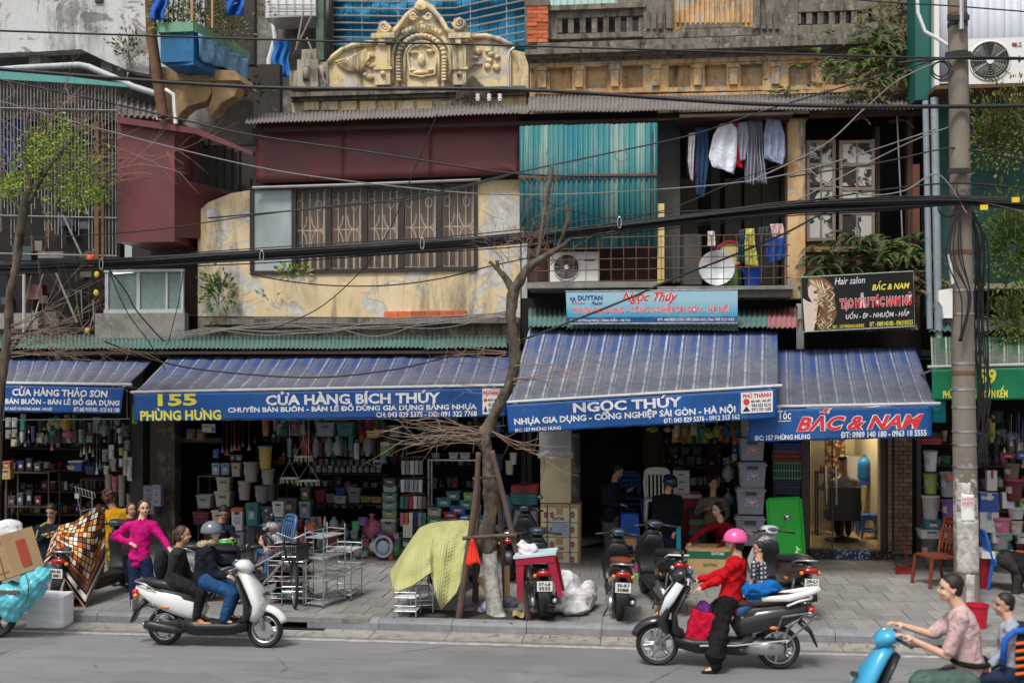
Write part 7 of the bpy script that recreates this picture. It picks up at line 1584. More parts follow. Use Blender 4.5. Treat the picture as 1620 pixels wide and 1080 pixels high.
for P in([(64,832),(73,826)],[(60,838),(57,850)],[(66,846),(96,838)],[(70,851),(94,843)]):
 b=MB();p,q=W(*P[0],Ym-.14 if P[0][1]>840 else Ym-.1),W(*P[1],Ym-.14 if P[0][1]>840 else Ym-.1);b.tube([p,q],.012,6);b.build('stripe',LIM,t_)
b=MB();c=W(77,842,Ym-.3);b.bx(c.x-.035,c.x+.035,c.y-.01,c.y,c.z-.02,c.z+.07);b.build('phone',BLACKP,label='black phone held by the man in the lime striped jacket',cat='phone')
Ye=17.9
person('man in a dark navy sweater sitting and eating from a green tray',PJ(Ye,0,head=(354,811),neck=(350,828,.05),pelvis=(344,872),shL=(334,834),elL=(331,856,-.1),wrL=(345,862,-.3),shR=(366,836),elR=(372,856,-.1),wrR=(368,852,-.32),hipL=(338,874),knL=(338,872,-.42),anL=(338,905,-.42),toeL=(338,910,-.56),hipR=(358,874),knR=(373,868,-.38),anR=(377,902,-.36),toeR=(379,908,-.5),curl=.8),(.35,-1,0),.98,'tan',(.01,.014,.03),(.02,.04,.09),(.03,.03,.03),'short',pitch=.6)
tr=thing('food_tray','bright green oval tray with bowls held by the eating man','tray',W(356,860,Ye-.42));p=W(356,858,Ye-.42)
b=MB();b.lathe([(0,0),(.15,0),(.18,.025),(.17,.03),(.14,.012),(0,.012)],p,20,sx=1.1);o=b.build('plate',PL,tr,smooth=True);o.color=(.08,.55,.08,1)
b=MB();b.lathe([(0,.013),(.04,.013),(.06,.06),(0,.055)],p,14);b.build('bowl',WHITE,tr,smooth=True)
stool('dark red stool under the eating man',(X(345,Ye),Ye+.02,.13),.34,.38,(.2,.01,.01));bucket('dark water basin on the ground beside the eating man',G(392,905),.16,.2,(.05,.06,.08),handle=False)
Yc=17.0
pchair('grey blue plastic armchair holding the woman in the purple top',(X(430,Yc),Yc+.1,.13),-PI/2+.7,(.05,.12,.25),1.05,.5,slats=5)
person('dark haired woman in a mauve top sitting in the grey blue chair',PJ(Yc,.16,head=(418,855),neck=(424,873),pelvis=(428,915),shL=(424,880),elL=(410,893),wrL=(392,902),shR=(430,878),elR=(416,890),wrR=(398,898),hipL=(424,918),knL=(392,908),anL=(386,940),toeL=(376,946),hipR=(428,918),knR=(396,906),anR=(390,938),toeR=(380,944)),(-1,-.15,0),.93,'light',(.13,.08,.12),(.012,.012,.014),(.03,.03,.03),'bob')
Yr=S1 .location.y
t_,h,Hm,J,ax,Tm=person('woman in black padded coat and grey cap riding the white scooter',PJ(Yr,.15,head=(336,843),neck=(328,862),pelvis=(322,917),shL=(328,873),elL=(340,906),wrL=(356,910),shR=(333,871),elR=(352,890),wrR=(368,888),hipL=(326,918),knL=(368,937),anL=(355,977),toeL=(366,985),hipR=(330,915),knR=(374,930),anR=(362,968),toeR=(374,978),curl=.9),(1,.05,0),.98,'light',(.013,.015,.022),(.02,.07,.17),(.02,.02,.02),'bob',loose=2.2,wr=.014,hem=.08)
helmet(t_,h,Hm,(.13,.15,.18),brim=.075,name='cap_helmet')
b=MB();c=J['neck'];b.tube([c+Vector((.1*math.cos(a*PI/8)+.01,.1*math.sin(a*PI/8),.03+.02*math.cos(a*PI/8)))for a in range(16)],.045,8,closed=True);blob('fur_collar',b,M('beige_fur',(.42,.33,.2),.95,var=.3,bump=1,bsc=90),t_,.012,1,wr=.02,wsc=40)
t_,h,Hm,J,ax,Tm=person('young woman with ponytail in a dark sweatshirt riding pillion on the white scooter',PJ(Yr,.15,head=(291,846),neck=(283,868),pelvis=(276,918),shL=(280,876),elL=(270,906),wrL=(286,918),shR=(288,874),elR=(296,904),wrR=(306,914),hipL=(280,920),knL=(318,936),anL=(311,975),toeL=(325,988),hipR=(284,917),knR=(322,930),anR=(316,968),toeR=(330,980)),(1,.1,0),.93,'tan',(.03,.03,.033),(.018,.018,.02),None,'tail',HAIRB,loose=1.5)
for s in 'LR':
 an,toe=J['an'+s],J['toe'+s];b=MB();d=(toe-an).normalized();d.z=0;b.loft([(-.05,0,.035,.008,0),(.05,0,.03,.008,0),(.13,0,.042,.008,0),(.19,0,.025,.008,0)],10,M=Matrix.Translation(an+Vector((0,0,-.075))));b.build('flip_flop',M('tan_sole',(.5,.25,.12),.7)if s=='L' else bpy.data.materials['tan_sole'],t_,smooth='all')
b=MB();c=J['neck'].lerp(J['pelvis'],.5)+Vector((-.2,0,0));b.ball(c,(.1,.13,.2),12,8);blob('backpack',b,CLOTH,None,.015,1,wr=.01,color=(.02,.02,.022,1));bpk=COL.objects[-1]
tag(bpk,'black backpack on the pillion rider of the white scooter','backpack')
Yp=S2 .location.y
t_,h,Hm,J,ax,Tm=person('woman in red coat, black wide trousers and pink helmet riding the black scooter',PJ(Yp,.16,head=(1162,857),neck=(1166,882),pelvis=(1155,950),shL=(1163,892),elL=(1140,915),wrL=(1112,928),shR=(1172,890),elR=(1140,908),wrR=(1108,916),hipL=(1152,952),knL=(1140,985),anL=(1132,1052,-.3),toeL=(1116,1062,-.3),hipR=(1154,950),knR=(1116,975),anR=(1124,1010),toeR=(1110,1018),curl=.9),(-1,.05,0),1.0,'light',(.48,.008,.015),(.014,.013,.014),(.015,.015,.015),'bob',loose=2.3,wr=.018,hem=.14)
helmet(t_,h,Hm,(.75,.1,.3),brim=.05)
b=MB()
for i in range(7):cap(b,J['hipL'].lerp(J['anL']+Vector((0,0,.12)),i/6),J['knR'].lerp(J['anL']+Vector((.0,.1,.12)),i/6),.085+.007*i,.075)
blob('wide_trouser_leg',b,CLOTH,t_,.014,3,wr=.022,wsc=7,color=(.014,.013,.014,1))
person('small child in a checked shirt sitting behind the woman in the red coat',PJ(Yp,.11,head=(1200,868,.15),neck=(1200,884,.12),pelvis=(1206,945),shL=(1194,894),elL=(1190,915),wrL=(1184,935),shR=(1205,892),elR=(1206,915),wrR=(1196,932),hipL=(1198,948),knL=(1170,968),anL=(1190,1002),toeL=(1178,1010),hipR=(1205,946),knR=(1178,964),anR=(1198,996),toeR=(1186,1004)),(-1,-.1,0),.72,'tan',(.5,.5,.5),(.03,.09,.2),(.08,.13,.25),'short',leg=.5,sleeve=.45,topm=(lambda t:(t.out(t.mix(t.math('MAXIMUM',t.math('GREATER_THAN',t.math('SINE',t.math('MULTIPLY',t.n('SeparateXYZ',{0:t.obj()}).outputs[0],130)),.1),t.math('GREATER_THAN',t.math('SINE',t.math('MULTIPLY',t.n('SeparateXYZ',{0:t.obj()}).outputs[2],130)),.1)),(.45,.47,.5),(.03,.035,.06)),.9)))(NT('checked_cloth')))
b=MB();b.ball(W(1195,932,Yp-.05),(.2,.16,.11),14,8);b.ball(W(1216,928,Yp),(.16,.14,.09),12,8);b.ball(W(1205,948,Yp-.02),(.12,.12,.1),12,8)
blob('blue_jacket',b,CLOTH,None,.014,1,wr=.03,wsc=9,color=(.01,.13,.42,1));tag(COL.objects[-1],'bright blue jacket bundled on the child behind the red coated woman','jacket')
b=MB();b.rbox(-.16,.16,-.12,.12,0,.42,.05);b2=MB();Mt=Matrix.Translation(W(1102,1020,Yp))@Matrix.Rotation(.25,4,'Y');b2 .v=[tuple(Mt@Vector(v))for v in b.v];b2 .f=b.f
blob('school_bag',b2,CLOTH,None,.014,2,wr=.012,color=(.55,.01,.04,1));tag(COL.objects[-1],'red school bag standing on the footboard of the black scooter','bag')
b=MB();b.ball(W(1113,962,Yp-.02),(.1,.08,.1),12,8);blob('purple_bag',b,CLOTH,None,.014,1,wr=.02,color=(.16,.04,.22,1));tag(COL.objects[-1],'small purple bag hanging above the red school bag','bag')
Yb=10.35
t_,h,Hm,J,ax,Tm=person('man in pale pink t-shirt and green shorts riding the light blue scooter',PJ(Yb,.2,head=(1502,931),neck=(1518,963),pelvis=(1535,1072),shL=(1520,978),elL=(1498,1037),wrL=(1445,1012),shR=(1505,980),elR=(1475,1003),wrR=(1432,990),hipL=(1530,1078),knL=(1452,1078),anL=(1470,1160),toeL=(1445,1172),hipR=(1535,1075),knR=(1458,1072),anR=(1476,1150),toeR=(1450,1160),curl=.6),(-1,-.05,0),1.08,'light',(.55,.38,.37),(.08,.13,.1),(.03,.03,.03),'short',sleeve=.42,leg=.55,loose=1.4,fat=1.08)
b=MB();c=J['pelvis']+Vector((0,0,.16));b.tube([c+Vector((.155*math.cos(a*PI/8),.21*math.sin(a*PI/8),0))for a in range(16)],.026,6,closed=True);b.build('waist_bag',CLOTH,label='black waist belt bag round the pink shirt man',cat='belt',smooth='all').color=(.015,.015,.016,1)
t_,h,Hm,J,ax,Tm=person('boy in a pale grey shirt riding behind the pink shirt man at the right edge',PJ(Yb,.16,head=(1587,957,.05),neck=(1598,983),pelvis=(1602,1065),shL=(1600,996),elL=(1588,1030),wrL=(1568,1050),shR=(1600,994),elR=(1586,1026),wrR=(1566,1044),hipL=(1598,1068),knL=(1548,1072),anL=(1556,1140),toeL=(1540,1150),hipR=(1602,1066),knR=(1550,1068),anR=(1560,1134),toeR=(1545,1144)),(-1,-.15,0),.9,'tan',(.36,.38,.45),(.02,.03,.06),(.03,.03,.03),'short',loose=1.3)
b=MB();Mt=Matrix.Translation(W(1628,1075,Yb-.02));b.rbox(-.17,.16,-.16,.16,0,.5,.08);b.v=[tuple(Mt@Vector(v))for v in b.v];bp2=blob('school_backpack',b,CLOTH,None,.016,2,wr=.012,color=(.02,.025,.05,1));tag(bp2,'dark backpack with bright blue rim and orange bands at the right edge','backpack')
b=MB();b.tube([W(1586,1050,Yb-.2),W(1590,1012,Yb-.2),W(1604,998,Yb-.19),W(1630,996,Yb-.18)],.03,8);b.build('blue_strap',M('royal_strap',(.01,.09,.4),.7),bp2,smooth='all')
for k in range(5):b=MB();b.tube([W(1606,1018+k*12,Yb-.2),W(1640,1014+k*12,Yb-.19)],.014,6);b.build('orange_band',M('orange_band',(.6,.12,.02),.7)if k==0 else bpy.data.materials['orange_band'],bp2)
Ya=19.2
t_,h,Hm,J,ax,Tm=person('man in black hooded jacket and navy cap standing behind the black scooter',PJ(Ya,0,head=(1060,764),neck=(1056,782,.04),pelvis=(1054,838),shL=(1038,790),elL=(1036,816),wrL=(1042,838,-.1),shR=(1074,790),elR=(1076,816),wrR=(1068,838,-.1),hipL=(1047,842),knL=(1047,870),anL=(1047,900),toeL=(1047,905,-.14),hipR=(1062,842),knR=(1063,870),anR=(1064,900),toeR=(1064,905,-.14)),(.5,-1,0),1.0,'light',(.012,.012,.014),(.02,.03,.06),(.03,.03,.03),'short',pitch=.4,loose=2.2)
helmet(t_,h,Hm,(.01,.02,.05),brim=.08,name='baseball_cap')
person('man in dark navy jacket and grey trousers standing in the dark doorway',PJ(20.0,0,head=(978,746),neck=(971,764,.03),pelvis=(966,818),shL=(955,772,-.1),elL=(958,796,-.15),wrL=(980,798,-.2),shR=(974,770,.15),elR=(980,790,.1),wrR=(992,778,0),hipL=(960,822),knL=(961,848),anL=(962,876),toeL=(968,880,-.05),hipR=(972,822),knR=(973,848),anR=(974,876),toeR=(981,880,-.05)),(1,-.35,0),1.0,'tan',(.015,.018,.03),(.14,.14,.13),(.03,.03,.03),'short',pitch=.4,loose=1.8)
person('woman in a grey brown cardigan seated behind the red sweater woman',PJ(19.6,0,head=(1129,766),neck=(1128,786,.03),pelvis=(1126,834),shL=(1109,793),elL=(1102,812),wrL=(1114,806,-.2),shR=(1146,793),elR=(1152,814),wrR=(1140,826,-.2),hipL=(1120,838),knL=(1114,836,-.35),anL=(1114,868,-.35),toeL=(1114,872,-.45),hipR=(1134,838),knR=(1138,836,-.35),anR=(1138,868,-.35),toeR=(1138,872,-.45)),(.35,-1,0),.97,'tan',(.15,.12,.09),(.03,.03,.04),(.03,.03,.03),'bob',loose=1.5)
person('woman in a dark red sweater leaning over the cardboard box',PJ(18.85,0,head=(1134,806),neck=(1140,824,.08),pelvis=(1148,862,.4),shL=(1122,834,-.02),elL=(1104,846,-.12),wrL=(1093,858,-.22),shR=(1156,834,.05),elR=(1150,852,-.1),wrR=(1134,868,-.38),hipL=(1140,866,.42),knL=(1140,884,.38),anL=(1140,902,.45),toeL=(1140,908,.35),hipR=(1156,866,.42),knR=(1156,884,.38),anR=(1156,902,.45),toeR=(1156,908,.35),curl=.3),(-.75,-.7,0),.95,'light',(.22,.008,.015),(.015,.015,.018),(.03,.03,.03),'bob',pitch=.15,loose=1.2)
person('customer with a shaved nape sitting in the salon barber chair',PJ(21.15,0,head=(1334,732),neck=(1336,752),pelvis=(1334,806),shL=(1318,762),elL=(1314,784),wrL=(1318,796,.2),shR=(1354,762),elR=(1356,784),wrR=(1352,796,.2),hipL=(1327,808),knL=(1326,808,.42),anL=(1326,840,.42),toeL=(1326,845,.55),hipR=(1342,808),knR=(1342,808,.42),anR=(1342,840,.42),toeR=(1342,845,.55)),(-.5,1,0),.95,'tan',(.3,.3,.28),(.03,.03,.03),(.03,.03,.03),'none',loose=1.9,pitch=.3)
b=MB();c=W(1333,726,21.15);b.ball(c+Vector((0,0,.02)),(.085,.09,.06),14,8);blob('crop_hair',b,HAIR,None,.011,1);tag(COL.objects[-1],'black cropped hair on top of the salon customer','hair');hr=COL.objects[-1];pr=[o for o in COL.objects if o.get('label','').startswith('customer with')][0]
hr.location=MM[pr.name].inverted()@hr.location;hr.parent=pr;MM[hr.name]=MM[pr.name];del hr['label'];del hr['category']
person('woman in black flowered clothes bending forward on the blue chair at the right edge',PJ(17.3,.0,head=(1634,902,-.1),neck=(1622,888),pelvis=(1590,882),shL=(1616,896,-.16),elL=(1628,920,-.2),wrL=(1640,940,-.2),shR=(1616,888,.16),elR=(1630,912,.2),wrR=(1642,934,.2),hipL=(1590,886,-.1),knL=(1612,905,-.12),anL=(1606,940,-.12),toeL=(1618,946,-.12),hipR=(1590,884,.1),knR=(1614,903,.12),anR=(1608,936,.12),toeR=(1620,942,.12)),(.8,-.3,0),1.0,'tan',(.015,.014,.018),(.04,.035,.03),(.03,.03,.03),'bob',loose=1.9,pitch=.8)
# ================= TREES, PLANTS, POLE, CABLES, COVERS =================
t=NT('tree_bark');nz=t.noise(7,9,.7,t.map((1,1,.35)));c=t.mix(t.ramp(nz,.35,.65),(.045,.035,.027),(.19,.155,.12));c=t.mix(t.ramp(t.noise(3,6),.55,.7,0,.7),c,(.1,.11,.07));t.bump(nz,1,.04);BARK=t.out(c,.95,0,.1)
WWASH=M('whitewash',(.6,.59,.55),.9,var=.15,dirt=.55,dcol=(.14,.11,.08),dsc=9,bump=.6)
TWIG=M('dry_twig',(.22,.15,.11),.85,var=.3)
def leafm(n,a,b2):
 t=NT(n);t.out(t.mix(t.ramp(t.noise(9,3),.3,.7),a,b2),.5,0,.3);t.p.inputs['Transmission Weight'].default_value=0;t.p.inputs['Subsurface Weight'].default_value=.0;return t.m
LEAF1=leafm('bright_leaf',(.12,.2,.02),(.27,.36,.05));LEAF2=leafm('dark_leaf',(.02,.06,.015),(.07,.13,.03));LEAF3=leafm('creeper_leaf',(.08,.1,.02),(.19,.2,.05));LEAF4=leafm('deep_creeper_leaf',(.05,.1,.02),(.15,.22,.04))
def smooth_path(ps,n):
 out=[]
 for i in range(len(ps)-1):
  p0,p1,p2,p3=ps[max(i-1,0)],ps[i],ps[i+1],ps[min(i+2,len(ps)-1)]
  for j in range(n):t_=j/n;out.append([.5*((2*b)+(c-a)*t_+(2*a-5*b+4*c-d)*t_*t_+(3*b-a-3*c+d)*t_**3)for a,b,c,d in zip(p0,p1,p2,p3)])
 out.append(list(ps[-1]));return out
def bark(name,pix,Y,parent,m=BARK,n=16,amp=.3):
 P=[[*W(p[0],p[1],Y+(p[3]if len(p)>3 else 0)),p[2]*(.38 if p[2]<20 else.36)*Y/F]for p in pix];P=smooth_path(P,6);b=MB();b.tube([q[:3]for q in P],[max(.004,q[3])for q in P],n)
 L=len(P)
 for i in range(L):
  c=Vector(P[i][:3]);r=P[i][3]
  for k in range(n):
   v=Vector(b.v[i*n+k]);d=v-c;w=noise.noise(v*9)*.45+noise.noise(v*24)*.55;b.v[i*n+k]=tuple(c+d*(1+amp*w*2))
 return b.build(name,m,parent,smooth='all')
def twig(b,p,d,L,r,depth,bend=.5,up=0):
 p=Vector(p);d=Vector(d).normalized();pts=[p]
 for i in range(5):
  d=(d+Vector((R.gauss(0,.13),R.gauss(0,.13),R.gauss(0,.13)+up*.1))*bend*1.5).normalized();p=p+d*L/5;pts.append(p)
 b.tube(pts,[r*(1-.15*i)for i in range(6)],4 if depth else 3)
 if depth:
  for k in range(3):i=R.choice([2,3,4,5]);twig(b,pts[i],d+Vector((R.gauss(0,.6),R.gauss(0,.6),R.gauss(0,.6))),L*.6,r*.6,depth-1,bend,up)
def leaf(b,p,d,s_,w=.4):
 d=Vector(d).normalized();sd=d.orthogonal().normalized();sd=(Matrix.Rotation(R.uniform(0,6.3),3,d)@sd)
 n_=d.cross(sd)*.15*s_;k=b.pts([p,p+d*s_*.5+sd*s_*w/2+n_,p+d*s_,p+d*s_*.5-sd*s_*w/2+n_]);b.face((k,k+1,k+2));b.face((k,k+2,k+3))
Yt=14.95
ct=thing('street_tree','pruned bare street tree with whitewashed base propped by wooden poles','tree',W(783,970,Yt))
bark('whitewashed_base',[(787,978,46),(783,960,38),(778,920,34),(775,880,32),(774,872,33)],Yt,ct,WWASH,amp=.1)
bark('trunk',[(774,873,33),(770,845,38),(776,810,30),(777,780,34),(772,745,24),(770,715,24),(765,695,34),(775,670,26),(790,640,24),(808,605,22),(814,570,24),(812,530,22),(808,490,24),(815,455,26)],Yt,ct,n=18,amp=.28)
bark('limb',[(812,462,22),(800,440,13),(786,424,10),(774,414,6)],Yt,ct);bark('limb',[(787,425,8),(787,412,9)],Yt,ct)
bark('limb',[(815,458,22),(835,425,17),(858,408,15),(885,392,9),(902,378,6)],Yt,ct);bark('limb',[(850,412,10),(856,370,10),(866,310,9),(874,262,8)],Yt,ct);bark('limb',[(882,393,6),(898,350,9),(896,327,8)],Yt,ct)
b=MB()
for k in range(16):twig(b,W(758+R.uniform(-6,10),690+R.uniform(-12,12),Yt-.1),(-1,R.gauss(-.2,.3),R.gauss(.05,.2)),R.uniform(.4,1.15),.009,1,.35)
for k in range(5):twig(b,W(778,682,Yt-.1),(1,-.2,R.gauss(-.2,.3)),R.uniform(.4,.9),.008,1,.5)
for k in range(6):twig(b,W(812,598+R.uniform(-20,10),Yt-.1),(1,-.2,R.gauss(.2,.15)),R.uniform(.5,1.3),.008,1,.4)
for k in range(7):twig(b,W(800,560+R.uniform(-10,60),Yt-.1),(-1,-.2,R.gauss(.1,.2)),R.uniform(.5,1.1),.007,1,.4)
for k in range(16):twig(b,W(790+R.uniform(0,90),400+R.uniform(0,30),Yt),(R.gauss(0,1),-.2,.9),R.uniform(.3,.9),.006,2,.5)
for k in range(9):twig(b,W(868+R.gauss(0,4),R.uniform(270,360),Yt),(R.gauss(0,1),-.2,.8),R.uniform(.3,.7),.005,1,.5)
b.build('twigs',TWIG,ct,kind='stuff')
pr_=thing('tree_props','rough wooden poles lashed around the trunk as tree supports','support',W(780,978,Yt))
PRP=M('prop_wood',(.1,.065,.05),.9,var=.35,bump=.8,dirt=.2)
for pix,dy in(([(725,984,16),(738,890,15),(752,790,13),(757,715,11)],-.35),([(752,952,14),(753,860,12),(757,770,10)],.5),([(838,985,12),(824,905,12),(800,800,12),(778,712,11)],-.3),([(800,955,12),(795,860,11),(785,760,10)],.5),([(748,757,7),(792,753,7)],-.2),([(732,851,9),(770,848,8),(818,846,9)],-.38)):
 bark('prop_pole' if len(pix)>2 and pix[0][1]>900 else 'cross_pole',pix,Yt+dy,pr_,PRP,9,.12)
b=MB();b.grid(lambda u,v:W(747+(-11+25*u)*v**.8+(1-v)*(u-.5)*3,852+40*v+2*math.sin(u*7)*v,Yt-.5-.05*math.sin(u*PI)*v+.015*math.sin(u*17)),14,10,.004);b.build('red_plastic_bag',M('red_film',(.75,.04,.02),.4,var=.15,bump=.4),label='bright red plastic bag tied to the tree support',cat='bag',smooth='all')
lt=thing('leafy_street_tree','street tree at the left edge with one bright green leaf cluster and bare twigs','tree',W(4,960,15.5))
bark('trunk',[(-8,1000,26),(-8,860,24),(-4,700,22),(2,600,22),(14,530,22),(14,470,16),(24,430,16),(30,380,18),(38,330,20),(46,290,14),(40,240,8),(44,180,5)],15.5,lt,n=14)
for P in([(46,320,12),(62,290,9),(80,262,7),(110,225,4),(140,180,3)],[(52,300,9),(66,270,7),(66,225,5),(70,190,3)],[(10,560,14),(35,530,7),(60,500,4),(100,480,3)],[(36,340,10),(15,300,6),(-10,260,5)]):bark('limb',P,15.5,lt,n=8)
b=MB()
for k in range(20):twig(b,W(R.uniform(20,60),R.uniform(200,330),15.5),(R.choice([-1,1])*R.uniform(.3,1.2),R.gauss(0,.4),R.uniform(.2,1.3)),R.uniform(.6,1.5),.009,2,.4,.3)
for k in range(8):twig(b,W(60,300,15.5),(1,R.gauss(0,.3),R.uniform(-.1,.8)),R.uniform(1,1.7),.009,2,.3)
for k in range(17):twig(b,W(18,520+R.uniform(-15,50),15.4),(1,R.gauss(-.1,.3),R.uniform(-.15,.5)),R.uniform(.6,1.6),.008,2,.35)
b.build('twigs',TWIG,lt,kind='stuff')
b=MB();cl=[(105,205,20),(75,225,20),(60,240,22),(95,250,25),(125,250,20),(50,262,18),(110,285,24),(135,290,20),(90,300,22),(150,310,10),(20,285,14),(60,225,18),(120,320,14),(8,300,12)]
for k in range(2500):
 x,y,s_=cl[R.randrange(len(cl))];p=W(R.gauss(x,s_*.9),R.gauss(y,s_*.7),15.4+R.gauss(0,.28));leaf(b,p,(R.gauss(0,.8),R.gauss(-.2,.6),R.gauss(-.1,.5)),R.uniform(.04,.085),.5)
b.build('foliage',LEAF1,lt,kind='stuff')
def fern(label,px,py,Y,n,L,m,name='fern',spread=1,droop=1.2,lf=.09,dirx=0):
 t_=thing(name,label,'plant',W(px,py,Y));o=W(px,py,Y);b=MB();s2=MB()
 for k in range(int(n*1.7)):
  base=o+Vector((R.gauss(0,.28*spread),R.gauss(0,.08),R.gauss(0,.12*spread)));a=R.uniform(-PI,PI);d=Vector((math.cos(a)+dirx,-abs(math.sin(a))*.8-.2,R.uniform(.3,1.1))).normalized();p=base;ll=L*R.uniform(.6,1.1);pts=[p]
  for i in range(9):d=(d+Vector((0,-.02,-.16*droop))).normalized();p=p+d*ll/9;pts.append(p)
  s2 .tube(pts,.004,3)
  for i in range(1,10):
   for sg in(-1,1):
    sd=d.cross(Vector((0,0,1))).normalized()*sg
    for q in(0,.5):leaf(b,pts[i]-(pts[i]-pts[i-1])*q,sd+(pts[i]-pts[i-1]).normalized()*.7+Vector((0,0,-.2)),lf*1.2*(1.15-i/10),.34)
 s2 .build('stems',TWIG,t_,kind='stuff');b.build('fronds',m,t_,kind='stuff');return t_
FG=leafm('fern_leaf',(.05,.11,.02),(.15,.25,.06));FG2=leafm('dry_fern',(.12,.13,.05),(.22,.2,.08))
fern('large fern clump spilling over the mouldy cornice by the teal column',1395,100,20.3,85,.75,FG,spread=2.0);fern('drier pale fern hanging below the large clump on the tin roof',1375,135,20.0,26,.55,FG2,spread=1.8);fern('dry brown creeper hanging at the top of the balustrade right end',1425,20,20.4,34,.6,FG2,spread=1.5,droop=2)
fern('dark fern mass growing below the peeling shutters',1345,415,20.0,50,.5,LEAF2,spread=2.0);fern('light green palm like fern above the black salon board',1425,405,19.7,40,.5,FG,spread=1.2);fern('pale fern right of the black salon board',1468,455,19.4,30,.4,FG2,spread=1.1);fern('tall fern tuft in front of the peeling shutter lower panes',1352,385,19.6,12,.45,LEAF2,spread=.6)
fern('small fern sprouting under the ochre parapet panels',1235,142,20.6,10,.25,FG,spread=.5,lf=.05)
def bush(label,px,py,Y,rx,rz,n,m,ls=.09,name='wall_shrub'):
 t_=thing(name,label,'plant',W(px,py,Y));o=W(px,py,Y);b=MB();s2=MB()
 for k in range(min(9,max(3,n//25))if name!='creeper' else 0):twig(s2,o-Vector((0,0,rz*.7)),(R.gauss(0,.6),-.4,1),rz*1.5,.008,0)
 for k in range(n*2 if name=='creeper' else n):
  v=Vector((R.gauss(0,.5),R.gauss(0,.35),R.gauss(0,.55)));p=o+Vector((v.x*rx,v.y*.3,v.z*rz));leaf(b,p,v+Vector((0,-.3,.2)),ls*R.uniform(.6,1.2),.55)
 if name=='creeper':
  for k in range(9):twig(s2,o+Vector((R.gauss(0,rx*.4),0,rz*.9)),(R.gauss(0,.3),0,-1),rz*1.7,.006,0)
 s2 .build('stems',TWIG,t_,kind='stuff');b.build('leaves',m,t_,kind='stuff');return t_
bush('leafy shrub rooted in the left corner of the yellow wall',345,462,20.05,.28,.34,190,FG,.12)
for k,(x,y)in enumerate(((452,430),(478,432),(425,470))):bush(['left','right','smallest'][k]+' thin stemmed sapling growing on the ledge under the long window',x,y,20.0,.14,.1,26 if k<2 else 8,LEAF1,.12,'sapling')
for k,(x,y,rx)in enumerate(((262,18,.3),(275,32,.25),(320,20,.35),(345,30,.4),(365,40,.35),(300,12,.25),(395,10,.5),(390,150,.5),(205,80,.3))):bush(['potted plant on the left rail of the planter balcony','low plant against the mint green balcony rim','feathery plant in the middle of the planter balcony','largest bushy plant on the planter balcony','drooping plant at the right end of the planter balcony','tall plant behind the balcony timber post','yellow green shrub on the grey house wall','dark small tree beside the balcony bracket','grass tuft growing from the stained white wall'][k],x,y,[19,18.9,19.2,19.4,19.8,19.3,23,21,19.9][k],rx,.3,150,[LEAF1,FG,FG2,FG,FG2,LEAF1,LEAF3,LEAF2,FG2][k],.09,'potted_plant' if k<6 else 'wall_plant')
for k,(x,y,rx,rz,n)in enumerate(((1600,200,.6,.6,750),(1605,380,.45,.6,900),(1598,500,.3,.35,330),(1568,215,.25,.35,220))):bush(['upper olive creeper on the teal wall below the air conditioner','dense bright creeper on the teal wall at the right edge','lowest creeper hanging over the dark recess at right','thin creeper strand nearest the pole on the teal wall'][k],x,y,18.7,rx,rz,n,LEAF3 if k in(0,3)else LEAF4,.085,'creeper')
bush('dark leafy twigs inside the iron cage beside the red metal room',168,270,19.3,.25,.6,120,LEAF2,.1)
b=MB();b.grid(lambda u,v:W(240+22*u+3*math.sin(v*6),-10+42*v,18.7+.08*math.sin(u*9+v*3)),12,12,.01);b.build('blue_tarp_scrap',M('vivid_tarp',(.01,.1,.45),.5,var=.3),smooth='all',label='crumpled vivid blue tarp left of the planter balcony',cat='tarp')
b=MB();b.grid(lambda u,v:W(358+28*u,-5+30*v,19.3+.1*math.sin(u*9+v*5)),12,12,.01);b.build('blue_bag',bpy.data.materials['vivid_tarp'],smooth='all',label='dark blue plastic bundle on the planter balcony right end',cat='bag')
Yp_=16.3;pl=thing('utility_pole','tall weathered concrete utility pole with torn posters and cable clamps','pole',G(1530,955))
t=NT('pole_concrete');nz=t.noise(2.5,9,.7,t.map((1,1,.3)));c=t.mix(t.ramp(nz,.35,.65),(.155,.13,.105),(.24,.21,.175));z=t.n('SeparateXYZ',{0:t.obj()}).outputs[2];w=t.ramp(t.math('ADD',t.noise(11,9,.75),t.math('MULTIPLY',t.math('ABSOLUTE',t.math('SUBTRACT',z,1.35)),-.25)),.42,.47);c=t.mix(t.math('MULTIPLY',w,.8),c,(.5,.49,.46));t.bump(t.noise(25,8,.7),.6,.01);PCM=t.out(c,.9,0,.2)
b=MB();g0=W(1530,955,Yp_);g1=W(1513,-80,Yp_);b.tube([g0 .lerp(g1,i/12)for i in range(13)],[.172-.045*i/12 for i in range(13)],20);b.v=[(x,y,z)for x,y,z in b.v];b.build('shaft',PCM,pl,smooth=True)
def ring(y,r,tk,m,h=.03):
 u=(955-y)/1035;c=g0 .lerp(g1,u);b=MB();b.lathe([(r,-h),(r+tk,-h),(r+tk,h),(r,h)],c,20);return b.build('strap',m,pl,smooth=True)
for y,m in((575,STEEL),(590,RUST),(616,STEEL),(644,STEEL),(682,STEEL),(703,STEEL),(738,STEEL),(497,STEEL),(460,STEEL),(400,RUST),(272,RUST),(40,BLACKP),(87,BLACKP),(26,RUST)):ring(y,.172-.045*(955-y)/1035,.006,m,.015 if m is STEEL else.03)
for y,w_ in((28,34),(86,40),(270,34)):b=MB();bxp(b,1517-w_/2,y-4,1517+w_/2,y+4,Yp_-.22,.05);b.build('bracket',BLACKP,pl)
b=MB();b.tube([W(1520,-30,Yp_-.2),W(1521,47,Yp_-.2)],.035,8);b.build('top_conduit',STEEL,pl,smooth=True)
